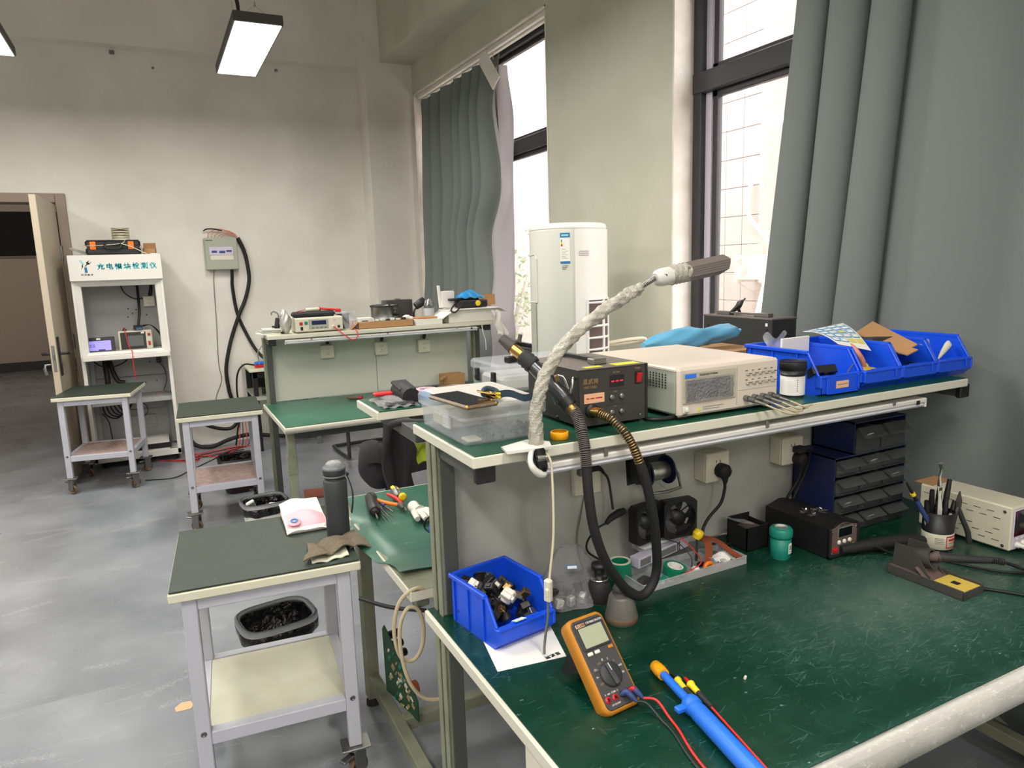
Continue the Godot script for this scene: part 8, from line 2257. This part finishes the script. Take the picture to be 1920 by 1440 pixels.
func far_bench_things() -> void:
	var t := thing("withstand_tester", "cream test instrument with red and green buttons and a blue screen on the far shelf", "measuring instrument", v(0.775, S, -4.565))
	var w := 0.297
	part("casing", sh().bx(v(0, 0.006, -0.2), v(w, 0.094, 0), 0.004), "cream_metal", t)
	part("front_panel", sh().bx(v(0.005, 0.012, 0), v(w - 0.005, 0.088, 0.004), 0.001), "ivory_plastic", t)
	part("display", sh().bx(v(0.1, 0.048, 0.004), v(0.19, 0.074, 0.006), 0.001), "navy_plastic", t)
	part("display_frame", sh().bx(v(0.08, 0.02, 0.003), v(0.205, 0.082, 0.0045), 0.001), "instrument_green_grey", t)
	part("stop_button", sh().bx(v(0.024, 0.05, 0.004), v(0.044, 0.07, 0.009), 0.002), "red_plastic", t, "red button")
	part("start_button", sh().bx(v(0.055, 0.052, 0.004), v(0.075, 0.072, 0.009), 0.002), "jar_green", t, "green button")
	part("power_switch", sh().bx(v(0.029, 0.018, 0.004), v(0.044, 0.04, 0.008), 0.001), "black_plastic", t)
	for i in 4:
		part("key", sh().bx(v(0.098 + i * 0.026, 0.026, 0.0045), v(0.114 + i * 0.026, 0.032, 0.007), 0.001), "grey_plastic", t)
	part("jack", sh().at(v(0.232, 0.032, 0.004), v(90, 0, 0)).lathe([Vector2(0, 0.012), Vector2(0.009, 0.012), Vector2(0.01, 0)], 16), "white_plastic", t)
	part("jack", sh().at(v(0.268, 0.03, 0.004), v(90, 0, 0)).lathe([Vector2(0, 0.006), Vector2(0.008, 0.006), Vector2(0.009, 0)], 16), "black_plastic", t)
	words("7122", 0.006, "red_ink", t, v(0.235, 0.072, 0.005))
	part("foot", sh().bx(v(0.02, 0, -0.03), v(0.05, 0.008, -0.005)).bx(v(w - 0.05, 0, -0.03), v(w - 0.02, 0.008, -0.005)).bx(v(0.02, 0, -0.19), v(0.05, 0.008, -0.165)).bx(v(w - 0.05, 0, -0.19), v(w - 0.02, 0.008, -0.165)), "black_rubber", t)
	cable("red_lead", "red lead hanging in a loop from the tester's socket over the far shelf's edge", [v(1.007, S + 0.032, -4.55), v(1.03, S + 0.01, -4.53), v(1.07, S - 0.03, -4.51), v(1.11, S - 0.058, -4.505), v(1.145, S - 0.045, -4.51), v(1.15, S - 0.01, -4.52), v(1.14, S + 0.006, -4.55)], 0.0035, "red_wire")
	single("black_case", sh().bx(v(0, 0, -0.1), v(0.265, 0.034, 0), 0.012), "black_rubber", "flat black case lying on top of the cream tester", "case", v(0.772, S + 0.095, -4.6))
	t = thing("test_probe", "white and red high voltage probe lying on the black case", "probe", v(0.86, S + 0.14, -4.65))
	part("white_grip", sh().rod(v(0, 0, 0), v(0.085, 0.002, 0.0), 0.0105, 14), "cart_edge", t)
	part("red_guard", sh().rod(v(0.085, 0.002, 0), v(0.092, 0.002, 0), 0.014, 14), "red_plastic", t)
	part("red_shaft", sh().rod(v(0.09, 0.004, 0), v(0.19, -0.008, 0.01), 0.007, 12), "red_wire", t)
	part("red_grip", sh().rod(v(0.185, -0.012, 0.01), v(0.22, -0.014, 0.012), 0.011, 12), "red_plastic", t)
	part("lead", sh().tube([v(0.0, 0, 0), v(-0.03, -0.004, 0.0), v(-0.06, -0.008, 0.02)], 0.003, 6), "red_wire", t)
	t = thing("foil_bag", "crinkled silver foil and film bag standing left of the tester on the far shelf", "bag", v(0.727, S, -4.61))
	var rings := []
	for i in 16:
		var s := i / 15.0
		var ring := []
		for k in 26:
			var a := TAU * k / 26
			var r := sin(PI * clampf(0.12 + s * 0.8, 0, 1)) * (1.0 + 0.07 * sin(a * 6.0 + s * 11.0) + 0.16 * sin(a * 47.0 + s * 171.0))
			ring.append(v(cos(a) * 0.034 * r - 0.01 * s, 0.002 + s * 0.15, sin(a) * 0.045 * r))
		rings.append(ring)
	part("bag", sh().loft(rings), "foil", t)
	t = thing("black_stand", "small black clamp stand with a hooked arm at the left end of the far shelf", "stand", v(0.68, S, -4.66))
	part("body", sh().at(v(0, 0.05, 0), v(0, 20, -12)).box(Vector3.ZERO, v(0.02, 0.1, 0.04), 0.004).at(v(-0.018, 0.045, 0)).box(Vector3.ZERO, v(0.03, 0.012, 0.02), 0.002).at(v(0.01, 0.006, 0)).box(Vector3.ZERO, v(0.08, 0.012, 0.06), 0.003), "black_plastic", t)
	part("hook", sh().tube([v(0.012, 0.1, 0), v(0.008, 0.125, 0), v(-0.015, 0.14, 0), v(-0.03, 0.13, 0), v(-0.03, 0.118, 0)], 0.004, 7), "grey_plastic", t)
	for i in 3:
		single("document", sh().bx(v(-0.06, 0, -0.07), v(0.06, 0.01, 0.05), 0.001), ["white_paper", "instrument_green_grey", "bin_white"][i], ["white papers overhanging the left end of the far shelf, bottom of the pile", "grey-green folder on the papers at the left end of the far shelf", "top booklet of the pile at the left end of the far shelf"][i], "papers", v(0.625 + 0.01 * i, S + 0.012 * i, -4.66), 12 - 9 * i)
	single("bubble_wrap", sh().sheet(20, 10, func(a: float, c: float) -> Vector3: return v(c * 0.09 - a * 0.02, a * 0.12, 0.016 * sin(a * 9.0 + c * 7.0) + 0.006 * sin(c * 25.0)), 0.002), "frosted_plastic", "sheet of clear bubble wrap leaning between the tester and the brown carton", "wrap", v(1.09, S, -4.6))
	t = thing("component_pile", "steel bracket behind the tester at the right", "bracket", v(1.06, S, -4.72))
	part("plate", sh().bx(v(0, 0, 0), v(0.09, 0.1, 0.004)).bx(v(0, 0.096, 0), v(0.09, 0.1, 0.05)), "stand_grey", t)
	# brown carton of boards
	t = thing("carton_tray", "long open brown carton holding circuit boards on the far shelf", "carton", v(1.17, S, -4.565))
	w = 0.375
	part("carton", sh().bx(v(0, 0, -0.16), v(w, 0.003, 0)).bx(v(0, 0, -0.003), v(w, 0.045, 0)).bx(v(0, 0, -0.16), v(w, 0.05, -0.157)).bx(v(0, 0, -0.16), v(0.003, 0.045, 0)).bx(v(w - 0.003, 0, -0.16), v(w, 0.045, 0)), "cardboard", t)
	part("flap", sh().sheet(8, 2, func(a: float, c: float) -> Vector3: return v(-0.05 * (1 - a), 0.045 * a, -c * 0.1), 0.003), "cardboard", t)
	t = thing("circuit_board", "green circuit board with white connectors lying in the brown carton", "circuit board", v(1.3, S + 0.04, -4.62))
	part("board", sh().bx(v(-0.01, 0.0, -0.05), v(0.23, 0.003, 0.05)), "pcb_green", t)
	for i in 6:
		part("component", sh().bx(v(0.0 + i * 0.036, 0.003, -0.02 + 0.01 * (i % 3)), v(0.022 + i * 0.036, 0.012 + 0.006 * (i % 2), 0.01 + 0.01 * (i % 3)), 0.001), "white_plastic" if i % 3 != 2 else "black_plastic", t)
	t = thing("relay_module", "white module with a dark slot standing at the left in the brown carton", "module", v(1.185, S + 0.004, -4.60))
	part("casing", sh().bx(v(0, 0, -0.06), v(0.09, 0.066, 0), 0.004).prism([Vector2(0.09, 0), Vector2(0.115, 0), Vector2(0.1, 0.06), Vector2(0.09, 0.066)], -0.06, 0), "white_plastic", t)
	part("slot", sh().bx(v(0.02, 0.042, 0), v(0.06, 0.048, 0.001)), "black_ink", t)
	single("foam_wad", sh().ball(Vector3.ZERO, v(0.03, 0.02, 0.025), 12, 8).ball(v(0.025, -0.005, 0.01), v(0.02, 0.014, 0.018), 10, 6), "tissue_white", "pinkish wad of foam at the right end of the brown carton", "foam", v(1.52, S + 0.052, -4.63))
	t = thing("metal_pot", "round steel pot with a black clamp knob behind the brown carton", "pot", v(1.41, S, -4.77))
	part("drum", sh().lathe([Vector2(0, 0), Vector2(0.092, 0), Vector2(0.092, 0.125), Vector2(0.096, 0.127), Vector2(0.096, 0.135), Vector2(0.088, 0.135), Vector2(0.086, 0.01), Vector2(0, 0.01)], 40), "dull_steel", t)
	part("knob", sh().at(v(0.045, 0.085, 0.08), v(90, 30, 0)).lathe([Vector2(0, 0.03), Vector2(0.016, 0.03), Vector2(0.02, 0.024), Vector2(0.02, 0.0)], 14), "black_plastic", t)
	part("rim_ring", sh().lathe([Vector2(0.094, 0.126), Vector2(0.098, 0.128), Vector2(0.098, 0.136), Vector2(0.094, 0.138)], 40, 0, false), "black_plastic", t)
	t = thing("dark_carton", "dark brown box standing behind the steel pot on the far shelf", "box", v(1.46, S, -4.83))
	part("box", sh().bx(v(0, 0, -0.06), v(0.175, 0.165, 0), 0.003), "instrument_dark", t)
	part("flap", sh().bx(v(-0.035, 0.12, -0.05), v(0.0, 0.165, -0.045)).bx(v(0.05, 0.165, -0.03), v(0.09, 0.175, -0.01), 0.002), "grey_plastic", t)
	t = thing("desk_camera", "small black camera on a bent arm next to the dark brown box", "camera", v(1.66, S, -4.78))
	part("arm", sh().tube([v(0.02, 0.005, 0), v(-0.01, 0.01, 0.02), v(-0.035, 0.03, 0), v(-0.03, 0.09, 0), v(0.0, 0.11, 0)], 0.007, 8), "black_plastic", t)
	part("head", sh().tube([v(-0.02, 0.115, 0), v(0.02, 0.14, 0.0), v(0.045, 0.165, 0)], [0.026, 0.03, 0.02], 12), "black_plastic", t)
	part("base", sh().lathe([Vector2(0, 0), Vector2(0.04, 0), Vector2(0.038, 0.008), Vector2(0, 0.01)], 18), "black_plastic", t)
	cable("black_lead", "black lead lying on the far shelf by the small camera", [v(1.56, S + 0.03, -4.68), v(1.6, S + 0.04, -4.68), v(1.65, S + 0.035, -4.66), v(1.68, S + 0.008, -4.64)], 0.005, "black_cable")
	single("clear_cup", sh().lathe([Vector2(0, 0), Vector2(0.038, 0), Vector2(0.044, 0.1), Vector2(0.042, 0.1), Vector2(0.036, 0.004), Vector2(0, 0.004)], 24), "clear_plastic", "clear plastic cup between the camera and the white box", "cup", v(1.725, S, -4.76))
	single("grey_wad", sh().sheet(14, 10, func(a: float, c: float) -> Vector3: return v(a * 0.08, 0.05 * sin(PI * a) * sin(PI * c) + 0.008 * sin(a * 14.0 + c * 9.0) + 0.02, c * 0.07), 0.002), "dull_steel", "crumpled grey wrapper on top of the clear cup", "wrapper", v(1.69, S + 0.1, -4.8))
	t = thing("white_tray", "low white carton between the brown carton and the big white box", "carton", v(1.56, S, -4.555))
	part("carton", sh().bx(v(0, 0, -0.12), v(0.19, 0.038, 0), 0.002), "white_plastic", t)
	single("brown_board", sh().bx(v(0, 0, -0.1), v(0.15, 0.012, 0), 0.002), "cardboard", "strip of brown cardboard on the low white carton", "cardboard", v(1.58, S + 0.039, -4.58), 5)
	t = thing("white_box", "white carton with an overhanging open lid at the right end of the far shelf", "carton", v(1.8, S, -4.56))
	part("carton", sh().bx(v(0, 0, -0.2), v(0.34, 0.088, 0), 0.002), "white_plastic", t)
	part("lid", sh().sheet(24, 3, func(a: float, c: float) -> Vector3: return v(lerpf(-0.06, 0.43, a), 0.092 - 0.055 * pow(maxf(0.0, 1.0 - a / 0.25), 1.5) - 0.03 * smoothstep(0.88, 1.0, a), lerpf(0.03, -0.22, c)), 0.004), "white_paper", t)
	t = thing("black_adapter", "flat black device with a yellow mark lying on the white carton's lid", "device", v(1.9, S + 0.097, -4.60))
	part("casing", sh().bx(v(0, 0, -0.1), v(0.215, 0.05, 0), 0.006), "black_plastic", t)
	part("yellow_mark", sh().at(v(0.14, 0.028, 0), v(90, 0, 0)).lathe([Vector2(0, 0.002), Vector2(0.02, 0.002), Vector2(0.02, 0)], 12), "bright_yellow", t)
	part("top_strap", sh().bx(v(-0.06, 0.05, -0.08), v(0.16, 0.066, -0.02), 0.008), "black_rubber", t)
	cable("black_lead", "black lead looping from the flat black device over the white lid", [v(1.89, S + 0.14, -4.62), v(1.84, S + 0.11, -4.58), v(1.81, S + 0.085, -4.54), v(1.83, S + 0.075, -4.52), v(1.87, S + 0.1, -4.54), v(1.92, S + 0.15, -4.58)], 0.006, "black_cable")
	single("blue_bag", sh().sheet(20, 12, func(a: float, c: float) -> Vector3: return v(a * 0.2, 0.05 * sin(PI * a) * sin(PI * c) + 0.006 * sin(a * 18.0 + c * 9.0), -c * 0.1), 0.002), "sky_blue_bag", "bright blue plastic bag on top of the flat black device", "bag", v(1.9, S + 0.165, -4.61))
	single("white_carton_flap", sh().bx(v(0, 0, -0.05), v(0.095, 0.115, 0), 0.002).at(v(-0.012, 0, -0.01), v(0, 0, 4)).bx(v(0, 0, -0.02), v(0.015, 0.155, 0.0)), "white_paper", "small white box standing open behind the black device", "box", v(1.8, S + 0.1, -4.68))
	single("brown_flap", sh().prism([Vector2(0, 0), Vector2(0.12, 0), Vector2(0.115, 0.075), Vector2(0.02, 0.085)], 0, 0.004), "cardboard", "brown cardboard flap standing behind the blue bag", "cardboard", v(2.12, S + 0.1, -4.74))
	single("white_tissue", sh().sheet(14, 20, func(a: float, c: float) -> Vector3: return v(a * 0.075 + 0.045 * c + 0.008 * sin(c * 9.0), 0.07 - c * 0.17 + 0.006 * sin(a * 12.0), 0.03 + 0.012 * sin(a * 9.0 + c * 5.0) + 0.01 * c), 0.0015), "white_paper", "white tissue hanging from the white carton over the shelf end", "tissue", v(2.1, S, -4.55))
	# on the far bench itself
	t = thing("screwdriver", "dark screwdriver with a red end lying on the far bench's green top", "screwdriver", v(1.03, D + 0.0125, -4.68))
	part("shaft", sh().rod(v(0, 0, 0), v(0.06, 0, 0.05), 0.003), "dull_steel", t)
	part("grip", sh().tube([v(0.055, 0, 0.045), v(0.07, 0, 0.06), v(0.12, 0, 0.1)], [0.008, 0.012, 0.012], 12), "flask_amber", t)
	part("red_end", sh().rod(v(0.12, 0, 0.1), v(0.135, 0, 0.112), 0.012, 12), "red_plastic", t)
	single("cardboard_piece", sh().bx(v(0, 0, -0.1), v(0.16, 0.09, 0), 0.002).at(v(-0.03, 0.06, -0.02), v(0, 0, 35)).bx(v(0, 0, 0), v(0.05, 0.003, 0.06)), "cardboard", "small cardboard box at the back right of the far bench top", "box", v(1.78, D + 0.001, -4.66))
	cable("white_lead", "thin white lead hanging from the right end of the far shelf", [v(2.03, S - 0.02, -4.53), v(2.035, S - 0.08, -4.52), v(2.05, S - 0.13, -4.52), v(2.052, S - 0.2, -4.52)], 0.003, "white_plastic")
	cable("white_lead", "thin pale lead dropping from the left end of the far shelf to the small table", [v(0.62, S - 0.03, -4.7), v(0.6, S - 0.1, -4.9), v(0.66, 1.0, -5.6), v(0.76, 0.82, -6.4), v(0.79, 0.8, -6.66)], 0.004, "white_plastic")


# ---------------------------------------------------------------- on the floor
func floor_things() -> void:
	trash_bin("trash_bin", "white waste bin with a black liner right behind the nearest trolley", v(0.31, 0, -2.80), 0.29, 0.25, 0.245, "bin_white", 8)
	trash_bin("trash_bin", "white waste bin holding paper scraps beside the far workbench's front leg", v(0.47, 0, -4.33), 0.26, 0.24, 0.25, "bin_white", 6, true)
	trash_bin("trash_bin", "dark maroon waste bin with a black liner behind the second trolley", v(0.44, 0, -5.5), 0.27, 0.25, 0.25, "bin_maroon", 4)
	# cantilever stool frame under the far bench
	var t := thing("stool", "bent steel cantilever chair frame standing under the far workbench", "chair", v(1.35, 0, -5.9))
	part("frame", sh().tube([v(0.0, 0.45, 0.05), v(0.0, 0.25, 0.05), v(0.0, 0.06, 0.05), v(0.0, 0.02, 0.02), v(-0.02, 0.018, -0.2), v(-0.02, 0.018, -0.42), v(0.02, 0.018, -0.46), v(0.3, 0.018, -0.48), v(0.5, 0.018, -0.46), v(0.54, 0.018, -0.42), v(0.54, 0.018, 0.0), v(0.54, 0.06, 0.05), v(0.54, 0.25, 0.05), v(0.54, 0.45, 0.05)], 0.016, 10), "stool_steel", t)
	part("seat", sh().bx(v(-0.02, 0.45, -0.36), v(0.56, 0.49, 0.08), 0.012), "black_plastic", t)
	# chair with a jacket and a bag at the middle bench
	t = thing("office_chair", "black office chair pushed up to the middle bench, mostly hidden by it", "chair", v(1.25, 0, -3.15))
	part("seat", sh().bx(v(-0.24, 0.43, -0.24), v(0.24, 0.5, 0.24), 0.03), "black_rubber", t)
	part("backrest", sh().sheet(10, 8, func(a: float, c: float) -> Vector3: return v(lerpf(-0.23, 0.23, a), lerpf(0.55, 0.98, c), -0.24 - 0.05 * sin(PI * a) - 0.04 * c), 0.04), "black_rubber", t)
	part("column", sh().rod(v(0, 0.1, 0), v(0, 0.43, 0), 0.025), "black_plastic", t)
	for k in 5:
		var a := TAU * k / 5 + 0.3
		part("base_arm", sh().rod(v(0, 0.11, 0), v(cos(a) * 0.28, 0.06, sin(a) * 0.28), 0.02, 8, 0.014), "black_plastic", t)
		part("castor", sh().at(v(cos(a) * 0.28, 0.027, sin(a) * 0.28), v(90, rad_to_deg(-a), 0)).lathe([Vector2(0, -0.02), Vector2(0.022, -0.02), Vector2(0.027, -0.012), Vector2(0.027, 0.012), Vector2(0.022, 0.02), Vector2(0, 0.02)], 14), "black_rubber", t)
	part("arm", sh().tube([v(-0.24, 0.46, 0.05), v(-0.28, 0.5, 0.05), v(-0.28, 0.66, 0.05), v(-0.28, 0.68, 0.0), v(-0.28, 0.68, -0.15)], 0.018, 8), "dark_plastic", t)
	t = thing("jacket", "dark jacket draped over the chair beside the middle bench", "jacket", v(0.94, 0, -3.02))
	part("cloth", sh().sheet(22, 26, func(a: float, c: float) -> Vector3: return v(lerpf(-0.085, 0.075, a) + 0.01 * sin(c * 8.0 + a * 5.0) - 0.015 * sin(PI * c), lerpf(0.97, 0.55, c) + 0.015 * sin(a * 6.0), 0.03 * sin(a * 9.0 + c * 2.0) - 0.08 * a), 0.012), "jacket", t)
	part("shoulder", sh().tube([v(-0.05, 0.95, -0.02), v(0.06, 0.97, -0.06), v(0.2, 0.95, -0.1)], [0.045, 0.05, 0.04], 12), "jacket", t)
	t = thing("backpack", "dark rucksack hanging at the left of the jacket", "bag", v(0.845, 0.58, -3.2))
	var rings := []
	for i in 12:
		var s := i / 11.0
		var ring := []
		for k in 20:
			var a := TAU * k / 20
			var r := sin(PI * clampf(0.18 + s * 0.7, 0, 1)) * (1.0 + 0.06 * sin(a * 4.0 + s * 6.0))
			ring.append(v(cos(a) * 0.085 * r + 0.03 * (1.0 - s), 0.22 * s, sin(a) * 0.1 * r))
		rings.append(ring)
	part("sack", sh().loft(rings), "jacket", t)
	part("flap", sh().sheet(8, 6, func(a: float, c: float) -> Vector3: return v(lerpf(-0.07, 0.06, a), 0.215 - 0.08 * c * c + 0.012 * sin(a * 5.0), 0.03 + 0.075 * sin(c * 1.5)), 0.006), "jacket", t)
	part("strap", sh().tube([v(0.03, 0.2, 0.0), v(0.06, 0.1, 0.06), v(0.05, 0.0, 0.05), v(0.07, -0.1, 0.05)], 0.012, 6), "jacket", t)
	single("neon_cloth", sh().sheet(12, 10, func(a: float, c: float) -> Vector3: return v(a * 0.12, 0.1 * (1.0 - c) + 0.015 * sin(a * 7.0), 0.02 * sin(c * 6.0 + a * 4.0) + 0.06 * c), 0.006), "neon", "neon yellow-green cloth bundled on the office chair's seat", "cloth", v(1.03, 0.69, -3.13))
	# board standing in the frame of the middle bench
	t = thing("circuit_board", "large dusty circuit board standing on edge in the middle bench's foot frame", "circuit board", v(0.575, 0.0, -2.1))
	var bd := Transform3D(Basis(Vector3.UP, deg_to_rad(100.0)), v(0.062, 0.132, 0.06))
	part("board", sh().prism([Vector2(0, 0), Vector2(0.23, 0), Vector2(0.235, 0.23), Vector2(0.22, 0.25), Vector2(0.06, 0.13), Vector2(0.0, 0.07)], -0.002, 0.002), "pcb_green", t).transform = bd
	var r := RandomNumberGenerator.new()
	r.seed = 17
	for i in 40:
		var x := r.randf_range(0.02, 0.215)
		var y := r.randf_range(0.0, 1.0) * (0.06 + x * 0.8)
		var o := part("solder_blob", sh().box(Vector3.ZERO, v(r.randf_range(0.006, 0.022), r.randf_range(0.004, 0.02), 0.004), 0.001), ["pcb_tan", "cart_edge", "jar_green", "pcb_tan"][i % 4], t)
		o.transform = bd * Transform3D(Basis(Vector3.BACK, 0.6), v(x, y, -0.003))
	for e in [[0.205, 0.215], [0.18, 0.19], [0.155, 0.165]]:
		var o := part("capacitor", sh().at(Vector3.ZERO, v(90, 0, 0)).lathe([Vector2(0, 0), Vector2(0.014, 0), Vector2(0.014, 0.04), Vector2(0.012, 0.043), Vector2(0, 0.043)], 16), "black_plastic", t)
		o.transform = bd * Transform3D(Basis(), v(e[0], e[1], 0.003))
	var q := part("coil", sh().loft([_circle(0.012, 0), _circle(0.022, 0), _circle(0.022, 0.014), _circle(0.012, 0.014)], -1, false, true), "copper_flat", t)
	q.transform = bd * Transform3D(Basis(Vector3.RIGHT, PI / 2), v(0.04, 0.1, 0.005))
	cable("floor_cable", "thick black cable curving on the floor under the near bench", [v(0.62, 0.02, -1.45), v(0.68, 0.012, -1.38), v(0.76, 0.012, -1.38), v(0.86, 0.012, -1.48), v(0.95, 0.02, -1.62), v(1.0, 0.2, -1.66)], 0.009, "black_cable")
	single("terracotta_tile", sh().bx(v(-0.07, 0, -0.1), v(0.07, 0.014, 0.1), 0.002).bx(v(-0.05, 0.013, -0.02), v(0.03, 0.016, 0.06)), "terracotta_board", "reddish-brown board lying on the floor below the far workbench", "board", v(0.9, 0.0, -5.08), -8)
	t = thing("circuit_board", "dark circuit board with tan components under the near bench at the bottom right corner", "circuit board", v(1.17, 0.3, -0.62))
	t.rotation_degrees = v(60, 18, 0)
	part("board", sh().bx(v(-0.16, -0.003, -0.16), v(0.3, 0.003, 0.16)), "pcb_green", t)
	for e in [[-0.02, -0.12, 0.1, 0.05], [0.09, -0.13, 0.13, 0.045], [-0.08, -0.02, 0.06, 0.12], [0.06, -0.03, 0.16, 0.1]]:
		part("component", sh().bx(v(e[0], 0.002, e[1]), v(e[0] + e[2], 0.016, e[1] + e[3]), 0.005), "pcb_tan", t)
	single("support_crate", sh().bx(v(-0.2, 0, -0.15), v(0.35, 0.2, 0.2), 0.004), "black_plastic", "dark crate under the near bench carrying the tan circuit board", "crate", v(1.15, 0, -0.75), 18)
	# worn spots in the floor paint
	single("floor_patch", sh().prism([Vector2(0, 0), Vector2(0.05, -0.004), Vector2(0.06, 0.02), Vector2(0.052, 0.05), Vector2(0.02, 0.055), Vector2(-0.004, 0.03)], 0, 0.001), "floor_stain", "pale orange worn patch in the floor paint left of the nearest trolley", "floor mark", v(-0.08, 0.0004, -2.72)).rotation_degrees.x = -90
